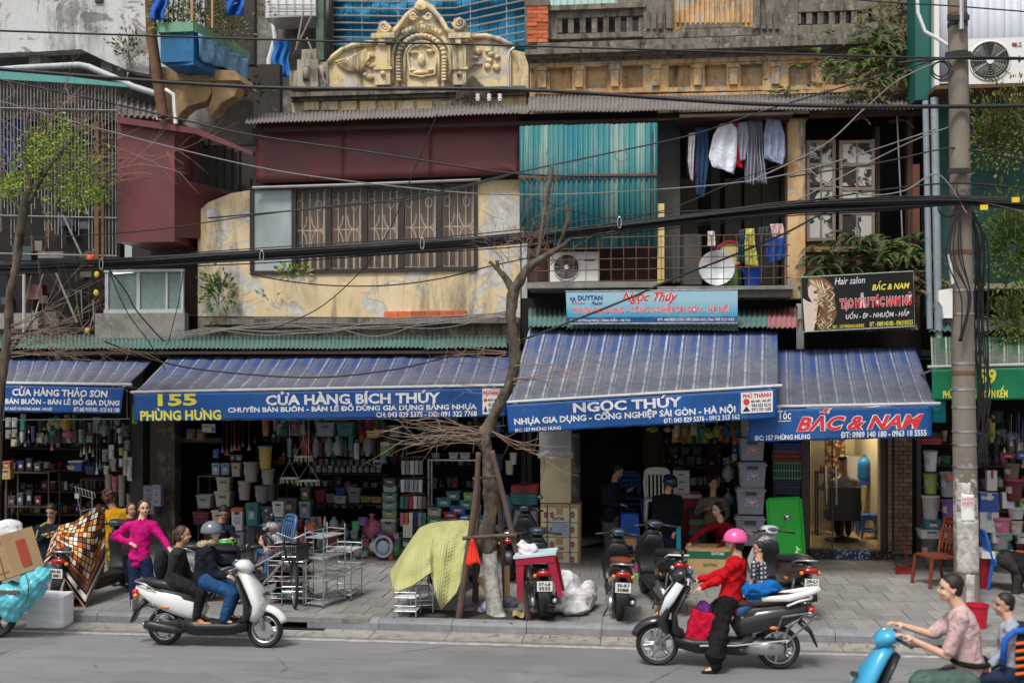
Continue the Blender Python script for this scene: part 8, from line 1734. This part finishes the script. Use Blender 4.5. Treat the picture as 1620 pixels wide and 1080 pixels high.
PST=M('torn_poster',(.6,.58,.54),.8,var=.1,dirt=.75,dcol=(.2,.18,.16),dsc=7)
def poster(nm,y0,y1,a0,a1,off=.004,m=PST):
 b=MB();
 def f(u,v):
  y=y0+(y1-y0)*v+(4*noise.noise(Vector((u*5,v*3,y0)))if v in(0,1)else 0);c=g0 .lerp(g1,(955-y)/1035);r=.172-.045*(955-y)/1035+off;a=a0+(a1-a0)*u+.12*noise.noise(Vector((v*6,y0,u)));return c+Vector((math.cos(a)*r,math.sin(a)*r,0))
 b.grid(f,14,14,-.001);return b.build(nm,m,pl,smooth='all')
poster('poster',780,822,-2.2,-1.1,.006,WHITE);poster('poster',820,905,-2.7,-.5);poster('poster',905,960,-1.9,-1.2);poster('poster',762,790,-2.6,-1.4)
q=quadmap(W(1521,800,Yp_-.19),W(1541,800,Yp_-.19),W(1541,784,Yp_-.19),W(1521,784,Yp_-.19),.006);text('KHOAN CẮT BÊ TÔNG',pl,q,0,1,.55,.95,LR,.02);text('0912 345 778',pl,q,.05,.9,.05,.4,LR,.02)
jb=thing('junction_box','white plastic junction box hanging left of the concrete pole','box',W(1496,503,16.2));b=MB();wallpoly(b,[(1485,459),(1507,456),(1507,503),(1493,503),(1491,485),(1485,476)],16.15,.12);b.build('case',WHITE,jb);b=MB();wallpoly(b,[(1500,402),(1504,402),(1510,448),(1506,450)],16.15,.05);b.build('white_tag',WHITE,jb)
def cable(label,pix,Y,r=.011,m=CABLE,group=None,name='overhead_cable',n=6,jig=0,Y2=None):
 P=[[*W(p[0],p[1]+(R.gauss(0,jig)if jig else 0),(Y if Y2 is None else Y+(Y2-Y)*i/(len(pix)-1)))]for i,p in enumerate(pix)];P=smooth_path(P,7);b=MB();b.tube(P,r,5)
 return b.build(name,m,label=label,cat='cable',group=group,smooth='all')
main=[(-60,424),(60,421),(200,416),(420,403),(620,392),(820,377),(1000,357),(1240,330),(1400,322),(1515,318),(1600,322),(1720,330)]
for k in range(26):
 o_=R.gauss(0,4.5);cable('black cable in the thick bundle sagging across the whole street front',[(x,y+o_*(1-.55*(x>1400))+R.gauss(0,1.3)+(4 if k%3==0 else 0)*math.sin(x/300+k))for x,y in main],16.05+R.gauss(0,.05),R.choice([.009,.013,.018,.022]),group='cables of the thick black bundle')
CB=[('thick upper cable running along the roofline from left to right',[(-60,105),(400,138),(815,142),(1200,165),(1500,169),(1700,165)],16.1,.03,CABLE),('highest thin cable crossing in front of the stucco pediment',[(-60,47),(400,62),(830,73),(1200,84),(1480,92),(1700,94)],16.1,.016,CABLE),('cable descending from the upper left cage across the red room',[(-40,118),(160,160),(290,190),(400,214),(600,243),(820,275),(1040,279)],16.3,.015,CABLE),('pale cable crossing the red room down to the window band',[(0,160),(200,215),(410,265),(600,292),(800,308),(1040,300),(1250,275),(1480,205)],16.4,.01,CABLEG),('grey cable with a coil rising from the red panel to the pole top',[(330,345),(570,323),(700,302),(810,275),(975,240),(1100,212),(1210,175),(1360,130),(1480,95)],16.3,.012,CABLE),('thin cable from the left trunk rising to the roof insulator',[(0,380),(220,366),(400,341),(560,322),(640,318),(760,290),(815,275)],16.5,.01,CABLE),('thin cable just above the bundle over the window band',[(300,400),(420,392),(560,383),(700,375),(830,362),(1000,340),(1180,330)],16.2,.009,CABLE),('low sagging cable under the window band',[(395,433),(450,444),(530,452),(620,451),(700,440),(780,420),(900,395)],16.3,.01,CABLE),('black drop cable slanting across the pale blue signboard',[(825,538),(900,510),(1000,470),(1060,443),(1150,408),(1240,370),(1340,325),(1500,318)],16.4,.017,CABLE),('black cable lying low over the long awning',[(165,540),(240,568),(330,586),(490,597),(620,585),(710,564)],16.8,.014,CABLE),('thin drop wire hanging from the roof past the window band',[(692,180),(655,270),(610,375),(560,440),(500,490),(430,520)],17.5,.009,CABLE),('slanting cable from the laundry to the pole top',[(1180,290),(1300,232),(1370,170),(1425,125),(1500,92)],16.4,.011,CABLEG),('slanting cable from the column to the pole bracket',[(1220,340),(1350,270),(1440,225),(1505,200)],16.4,.01,CABLEG),('cable curving along the right house up to the pole',[(1250,280),(1300,272),(1400,256),(1480,238),(1520,235),(1600,250),(1700,275)],16.2,.012,CABLE),('white loop cable hanging between shutters and pole',[(1280,268),(1310,290),(1370,308),(1430,302),(1475,276),(1500,290),(1530,338),(1525,315),(1620,335)],16.0,.01,CABLEG),('cable above the bundle running right from the shutters to the pole',[(1100,345),(1250,322),(1400,300),(1515,290),(1640,300)],16.1,.013,CABLE),('thin cable from the turquoise screen to the right',[(830,310),(960,345),(1060,330),(1180,280),(1290,245)],16.6,.008,CABLE),('top right wire leaving the concrete pole',[(1300,-5),(1420,5),(1510,10),(1700,25)],16.1,.01,CABLE),('straight cable leaving the pole in front of the air conditioner',[(1420,100),(1510,92),(1600,92),(1720,96)],16.0,.018,CABLE),('thin wire falling past the lit window to the left awning',[(172,425),(185,460),(205,500),(235,540),(262,585)],16.8,.008,CABLE),('second wire falling past the lit window to the eave',[(172,425),(200,462),(215,490),(245,525),(260,540)],16.9,.012,CABLE),('wire crossing the dark post down to the green eave',[(290,430),(282,480),(265,545)],17,.007,CABLE)]
for l,p,y,r_,m in CB:cable(l,p,y,r_,m)
for k in range(8):cable('grey cable draped along the ledge over the green eave',[(255,540-k),(330,524+R.gauss(0,3)),(420,518+R.gauss(0,5)),(520,522+R.gauss(0,7)),(600,514+R.gauss(0,7)),(700,506+R.gauss(0,6)),(805,492+k)],19.75,.008,CABLEG,'grey cables on the ledge')
for k in range(11):x=1548+R.gauss(0,9);cable('black cable hanging in the vertical bunch behind the concrete pole',[(1528+R.gauss(0,6),318),(x,380),(x+R.gauss(0,7),500),(1552+R.gauss(0,8),620),(1548+R.gauss(0,12),740)],16.7,R.choice([.01,.014]),group='vertical cables behind the pole')
for k in range(5):cable('cable winding down the front of the concrete pole',[(1520,320),(1512+R.gauss(0,10),400),(1535+R.gauss(0,8),470),(1520+R.gauss(0,8),540)],16.0,.01,group='cables winding on the pole')
for k,(x,y,rr_)in enumerate(((983,246,10),(1490,112,17),(1488,110,13),(1536,302,22),(1545,310,16),(1500,330,15))):
 b=MB();b.tube([W(x+rr_*math.cos(a*.45)*(1+.04*math.sin(a)),y+rr_*.9*math.sin(a*.45),16.1+.01*a)for a in range(28)],.009,5);b.build('cable_coil',CABLE if k else CABLEG,label=['small grey coil on the cable before the turquoise screen','larger black coil left of the pole top','smaller coil inside the black coil at the pole top','widest coil in the knot on the pole','inner coil in the knot on the pole','coil at the left of the pole knot'][k],cat='coil',smooth='all')
for k,(x,y)in enumerate(((414,405),(668,385),(980,352),(160,418))):
 b=MB();b.tube([W(x+3*math.cos(a*.4),y+9*math.sin(a*.4),15.95)for a in range(16)],.007,5,closed=True);b.build('cable_clip',STEEL,label=['white clip on the bundle before the frosted pane','white clip on the bundle before the fifth window pane','white clip on the bundle before the turquoise screen','white clip on the bundle above the lit window'][k],cat='clip')
for k,(x,y)in enumerate(((1607,316),(1557,328))):b=MB();bxp(b,x-6,y-4,x+6,y+4,15.95,.02);b.build('yellow_tag',flat('tag_yellow',(.7,.5,.02))if k==0 else bpy.data.materials['tag_yellow'],label=['yellow cable tag at the right edge','yellow cable tag just right of the pole'][k],cat='tag')
def ipl(P,u):f=u*(len(P)-1);i=min(int(f),len(P)-2);f-=i;return[a*(1-f)+b_*f for a,b_ in zip(P[i],P[i+1])]
t=NT('patchwork_quilt');uv=t.uv();s_=t.n('SeparateXYZ',{0:uv});u,v=s_.outputs[0],s_.outputs[1];U=t.math('MULTIPLY',u,15);V=t.math('MULTIPLY',v,15)
cell=t.n('CombineXYZ',{0:t.math('FLOOR',U),1:t.math('FLOOR',V)}).outputs[0];wn=t.n('TexWhiteNoise',{'Vector':cell}).outputs['Value']
rp=t.n('ValToRGB',{'Fac':wn});cr=rp.color_ramp;cr.interpolation='CONSTANT';cols=[(0,(.62,.6,.55)),(.27,(.5,.12,.02)),(.45,(.12,.06,.045)),(.68,(.6,.38,.12)),(.85,(.6,.38,.25))]
while len(cr.elements)<5:cr.elements.new(.5)
for e,(p_,c_)in zip(cr.elements,cols):e.position=p_;e.color=(*c_,1)
g=lambda a:t.math('LESS_THAN',t.math('ABSOLUTE',t.math('SUBTRACT',t.math('FRACT',a),.5)),.41)
c=t.mix(t.math('MULTIPLY',g(U),g(V)),(.015,.01,.008),rp.outputs[0]);rb=t.n('ValToRGB',{'Fac':v});cr=rb.color_ramp;cr.interpolation='CONSTANT'
st=[(0,(0,0,0)),(.74,(.45,.1,.02)),(.76,(.1,.05,.04)),(.84,(.03,.01,.01)),(.87,(.62,.6,.56)),(.93,(.02,.01,.01)),(.975,(.5,.28,.15))]
while len(cr.elements)<7:cr.elements.new(.5)
for e,(p_,c_)in zip(cr.elements,st):e.position=p_;e.color=(*c_,1)
c=t.mix(t.math('GREATER_THAN',v,.74),c,rb.outputs[0]);t.bump(t.math('MULTIPLY',g(U),g(V)),.6,.01);QM=t.out(c,.95,0,.05)
TB=[(84,842,.1),(96,830,.1),(118,824,.0),(140,809,.1),(158,797,.3),(166,812,.45)];BBt=[(68,893,-.4),(84,882,-.5),(100,912,-.5),(118,940,-.5),(134,963,-.45),(166,892,.1)]
def qf(u,v):
 a,c_=ipl(TB,u),ipl(BBt,u);x,y,d=[p*(1-v)+q_*v for p,q_ in zip(a,c_)];bul=math.sin(PI*v)*math.sin(PI*u)
 return W(x+3*math.sin(v*9+u*4)*bul,y-10*bul*(1-u),15.1+d-.18*bul+.06*math.sin(u*15+v*4)*v+.03*math.sin(v*12+u*9))
b=MB();b.grid(qf,60,60,-.02);b.build('patchwork_quilt',QM,smooth='all',label='brown and orange patchwork quilt draped over the left black scooter',cat='quilt')
t=NT('yellow_quilt_cloth');uv=t.uv();s_=t.n('SeparateXYZ',{0:uv});a_=t.math('SINE',t.math('MULTIPLY',s_.outputs[0],190));b_=t.math('SINE',t.math('MULTIPLY',s_.outputs[1],150));hh=t.math('ADD',t.math('MULTIPLY',a_,.5),t.math('MULTIPLY',b_,.6));t.bump(hh,.45,.01)
c=t.mix(t.ramp(t.noise(3,6),.3,.7),(.36,.36,.14),(.45,.45,.22));c=t.mix(t.ramp(hh,-1,.2,.35,0),c,(.3,.3,.08));YQ=t.out(c,.95,0,.05)
TB2=[(652,850,.6),(664,834,.7),(680,827,.6),(698,824,.5),(714,823,.4),(730,822,.35),(742,823,.3)];BB2=[(617,903,.1),(622,938,-.35),(652,926,-.4),(683,904,-.35),(686,926,-.5),(699,964,-.55),(722,936,-.45),(745,880,-.1)]
def yf(u,v):
 a,c_=ipl(TB2,u),ipl(BB2,u);w_=v**1.15;x,y,d=[p*(1-w_)+q_*w_ for p,q_ in zip(a,c_)];bul=math.sin(PI*v)*math.sin(PI*u)
 return W(x-8*bul*(1-u)*1.2,y-7*bul,15.0+d-.22*bul+.06*math.sin(u*24+v*2)*v**1.2+.05*math.sin(u*9-v*5)*v+.05*noise.noise(Vector((u*7,v*6,2))))
b=MB();b.grid(yf,80,50,-.02);b.build('yellow_quilt',YQ,smooth='all',label='pale yellow green quilt thrown over a parked motorbike left of the tree',cat='quilt')
def rack(label,px,py,w,d,hs,rz=0,H=None,stuff=False):
 p=G(px,py);t_=thing('wire_rack',label,'rack',p,rz);H=H or hs[-1]+.12
 for sx in(0,1):
  for sy in(0,1):b=MB();b.tube([(sx*w,sy*d,.02),(sx*w,sy*d,H)],.009,6);b.build('leg',STEEL,t_,world=False,smooth=True);b=MB();b.ball((sx*w,sy*d,.015),.016,6,5);b.build('foot',BLACKP,t_,world=False)
 for z in hs:
  b=MB()
  for zz in(z,z+.07):b.tube([(0,0,zz),(w,0,zz),(w,d,zz),(0,d,zz)],.006,5,closed=True)
  n_=9
  for k in range(n_):b.tube([(w*k/n_,0,z),(w*k/n_,d,z)],.003,3)
  for k in range(6):b.tube([(0,d*k/6,z),(w,d*k/6,z)],.003,3)
  b.build('basket_tier',STEEL,t_,world=False,kind=None);b=MB();b.bx(.01,w-.01,.01,d-.01,z+.004,z+.008);b.build('tier_sheet',M('pale_film',(.5,.52,.54),.3,alpha=.35)if 'pale_film' not in bpy.data.materials else bpy.data.materials['pale_film'],t_,world=False)
  if stuff:
   for k in range(14):b=MB();b.rbox(-.03,.03,-.025,.025,0,.05,.01);b.v=[(x+w*R.random(),y+d*R.random(),q+z+.01)for x,y,q in b.v];o=b.build('clothes_pin',PL,t_,world=False);o.color=(*CN[R.choice(['red','teal','green','white','orange','blue','lavender','white'])],1)
rack('tallest four tier chrome wire rack in the middle of the pavement',483,959,.3,.55,(.05,.36,.68,.97),-.3,1.12)
rack('lower chrome wire rack just right of the tallest rack',516,948,.38,.45,(.08,.4,.7),-.1,.82)
rack('chrome wire rack filled with coloured clothes pins beside the bicycle',424,957,.55,.4,(.1,.34,.56,.76),.05,.88,True)
rack('rounded chrome dish rack between the bicycle and the tallest rack',446,958,.3,.4,(.2,.62),.1,.75)
rack('small low wire rack standing under the yellow quilt edge',623,978,.3,.3,(.1,.28),.0,.42);rack('second low wire rack behind the one under the yellow quilt',650,972,.3,.5,(.12,.3),.3,.45)
def lump(name,label,cat,parts,col,wr=.02,m=None,wsc=8,voxel=.016):
 b=MB()
 for c_,r_ in parts:b.ball(c_,r_,14,8)
 o=blob(name,b,m or CLOTH,None,voxel,1,wr=wr,wsc=wsc,color=(*col,1));tag(o,label,cat);return o
FILM=M('shiny_film',oc=True,rough=.25,var=.25,bump=.8,bsc=12)
cbx=thing('cardboard_carton','big tilted brown carton tied with green straps on the left cargo load','carton',W(24,915,13.3));Mt=Matrix.Translation(W(22,876,13.4))@Matrix.Rotation(-.32,4,'Y')@Matrix.Rotation(-.55,4,'Z')
b=MB();b.bx(-.62,.22,-.2,.22,-.27,.27,Mt);b.build('body',CARD,cbx)
for x in(-.32,.02):b=MB();b.tube([Mt@Vector(p)for p in((x,-.206,-.276),(x+.03,-.206,.276),(x+.03,.226,.276),(x,.226,-.276))],.007,4,closed=True);b.build('strap',LIM if False else M('green_strap',(.05,.1,.03))if 'green_strap' not in bpy.data.materials else bpy.data.materials['green_strap'],cbx)
for z in(.16,.2,-.2):b=MB();b.bx(-.1,.18,-.204,-.201,z,z+.012,Mt);b.build('printed_line',M('faded_red_print',(.4,.07,.04))if 'faded_red_print' not in bpy.data.materials else bpy.data.materials['faded_red_print'],cbx)
b=MB();b.bx(.222,.226,-.05,.08,-.2,.15,Mt);b.bx(-.6,-.45,-.204,-.201,.1,.22,Mt);b.build('red_print',bpy.data.materials['faded_red_print'],cbx)
lump('white_sack','white plastic sack on top of the tilted carton at the left edge','sack',[(W(-10,838,13.4),(.42,.2,.12)),(W(12,832,13.4),(.2,.15,.09)),(W(-20,850,13.4),(.3,.2,.1))],(.6,.6,.62),.02,FILM)
lump('cyan_bundle','shiny cyan plastic wrapped bundle hanging under the carton at left','bundle',[(W(20,945,13.35),(.34,.22,.22)),(W(52,925,13.3),(.2,.2,.2)),(W(64,912,13.3),(.14,.16,.14)),(W(-10,950,13.4),(.3,.2,.22)),(W(18,965,13.35),(.18,.16,.16))],(.12,.5,.6),.035,FILM,4.5)
b=MB();b.tube([W(40+5*math.sin(a*.3),905+5*a,13.07+.012*abs(a-5))for a in range(11)],.008,5);cy=[o for o in COL.objects if o.name=='cyan_bundle'][0];b.build('cord',bpy.data.materials['green_strap'],cy)
b=MB();Mt=Matrix.Translation((X(80,14.08),14.08,.009))@Matrix.Rotation(.1,4,'Z');b.rbox(-.26,.25,-.2,.2,.0,.43,.05,.0,0);b.v=[tuple(Mt@Vector(v))for v in b.v];o=blob('foam_package',b,M('foam_wrap',(.85,.85,.87),.35,var=.05,bump=.3,bsc=12),None,.014,1,wr=.007,wsc=6,color=(.9,.9,.92,1));tag(o,'white plastic wrapped package standing on the road by the left kerb','package')
lump('white_sheet','crumpled white plastic sheet heaped between the red table and black scooter','sheet',[(W(898,935,15.3),(.2,.2,.3)),(W(915,950,15.2),(.22,.2,.2)),(W(905,962,15.0),(.28,.2,.1)),(W(930,940,15.4),(.15,.2,.2))],(.55,.55,.54),.05,M('dirty_film',oc=True,rough=.4,var=.2,bump=.8,bsc=10,dirt=.35,dcol=(.2,.17,.14)),6)
lump('white_bag','white plastic bag standing on the red table','bag',[(W(834,872,14.5),(.13,.12,.12)),(W(826,862,14.5),(.07,.08,.08)),(W(844,866,14.5),(.07,.08,.07))],(.66,.6,.62),.025,FILM,12)
lump('lavender_bag','pale lavender plastic bag at the foot of the street tree','bag',[(W(768,960,15.15),(.07,.1,.09)),(W(762,966,15.15),(.08,.08,.05))],(.5,.45,.6),.015,FILM,12)
lump('rubbish_bag','dark translucent rubbish bags between the tree props','bag',[(W(745,962,15.3),(.14,.1,.06)),(W(730,964,15.3),(.1,.1,.05)),(W(806,955,15.4),(.12,.1,.12))],(.12,.12,.15),.02,FILM,12)
lump('vegetable_bag','clear bag of green vegetables hanging on the retro scooter','bag',[(W(1264,893,16.3),(.13,.1,.16)),(W(1268,903,16.3),(.1,.09,.1)),(W(1262,874,16.3),(.05,.04,.1))],(.2,.4,.18),.025,FILM,12)
garment('dark_teal_jacket','dark teal jacket hanging in shade just right of the tree trunk',([(798,782),(795,800),(796,835)],[(804,782),(814,805),(810,832)]),17.2,(.012,.05,.09),2,th=.12)
b=MB()
for k in range(9):b.tube([W(850-k,838+k*2,15.8),W(836-k*2,862+k,15.7)],.01,4)
fp=thing('cardboard_scrap','folded brown cardboard scrap leaning between the tree and props','cardboard',W(808,948,15.4));b=MB();bxp(b,798,895,806,950,15.4,.04);b.build('flap',CARD,fp);b=MB();wallpoly(b,[(755,915),(768,912),(772,942),(756,920)],15.4,.03);b.build('flap',CARD,fp)
b=MB();b.grid(lambda u,v:G(811+18*u,978-8*v)+Vector((0,0,.03+.02*math.sin(u*6))),6,4,.003);b.build('paper_scrap',CARD,label='brown paper scrap lying in the tree pit',cat='paper')
# ================= DENSE BACKGROUND STOCK =================
def clutter(where,x0,x1,y0,y1,rows,Y,w=(7,14),h=(8,17),pal=None,kinds=None,dark=1.0):
 pal=pal or['grey','dark grey','beige','navy','maroon','brown','teal','white','pale blue','green','cream','lavender','red','pale green','purple','orange','pink','lime','yellow','clear']
 kinds=kinds or[(storage_box,'box'),(basket_box,'tub'),(pail,'bucket'),(round_bin,'canister'),(poly_bag,'bag'),(bottle,'bottle'),(jar,'jar'),(pack,'packet'),(basin,'bowl')]
 lists={k[1]:[]for k in kinds}
 for r_ in range(rows):
  x=x0+R.uniform(0,6)
  yb=y0+(y1-y0)*(r_/(rows-1)if rows>1 else 0)
  while x<x1:
   ww,hh=R.uniform(*w),R.uniform(*h);kd=R.choice(kinds);lists[kd[1]].append((x+ww/2,yb+R.uniform(-1.5,1),ww,hh,R.choice(pal),R.choice(pal),Y+R.uniform(-.1,.2)+.04*(rows-r_)));x+=ww*R.uniform(.85,1.25)
 for fn_,nm2 in kinds:
  if lists[nm2]:goods(fn_,nm2,where,lists[nm2],Y)
HK=[(poly_bag,'hung bag'),(pack,'hung packet'),(brush,'hung brush'),(basin,'hung bowl'),(pail,'hung pot')]
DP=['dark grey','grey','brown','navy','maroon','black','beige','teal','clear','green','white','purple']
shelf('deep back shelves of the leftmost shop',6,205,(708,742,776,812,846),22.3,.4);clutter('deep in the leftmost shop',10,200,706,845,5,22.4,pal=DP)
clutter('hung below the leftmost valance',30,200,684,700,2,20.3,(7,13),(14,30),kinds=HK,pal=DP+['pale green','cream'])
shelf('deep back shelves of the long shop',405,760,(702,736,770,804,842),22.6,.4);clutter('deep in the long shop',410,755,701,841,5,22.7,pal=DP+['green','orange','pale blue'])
clutter('hung high in the long shop',412,800,682,690,2,20.3,(8,15),(14,32),kinds=HK)
clutter('hung low in the long shop',440,640,722,728,1,20.5,(7,12),(18,34),kinds=HK)
clutter('on the packed floor of the long shop',500,640,852,905,5,19.3,(8,16),(9,18),pal=['white','clear','pale blue','red','purple','green','lime','pink','orange','grey','teal','maroon','lavender'])
clutter('behind the wire racks',440,540,838,880,3,19.7,(9,18),(12,22))
clutter('under the tree in the long shop',690,830,842,880,3,19.6,(10,20),(10,18),pal=['teal','green','blue','red','lime','pale green','grey','white','navy'])
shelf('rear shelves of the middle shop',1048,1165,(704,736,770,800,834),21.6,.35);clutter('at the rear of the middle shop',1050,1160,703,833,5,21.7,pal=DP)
clutter('hung over the middle shop women',1060,1165,690,700,2,20.6,(7,13),(14,24),kinds=HK,pal=['green','yellow','lime','orange','blue','red','grey','white','dark grey'])
clutter('by the women in the middle shop',1095,1160,850,890,2,20.0,(8,14),(10,20))
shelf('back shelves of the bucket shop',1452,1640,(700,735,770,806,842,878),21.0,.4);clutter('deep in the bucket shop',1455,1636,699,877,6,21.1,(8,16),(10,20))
clutter('hung in the bucket shop front',1545,1630,700,716,2,19.8,(7,13),(20,44),kinds=HK,pal=DP+['yellow','blue'])
clutter('on the front stand of the bucket shop',1566,1625,858,885,2,18.7,(12,20),(12,22))
clutter('on the salon rear wall shelf',1292,1322,775,775,1,22.6,(5,8),(8,14),kinds=[(bottle,'flask'),(jar,'pot')])
flush()
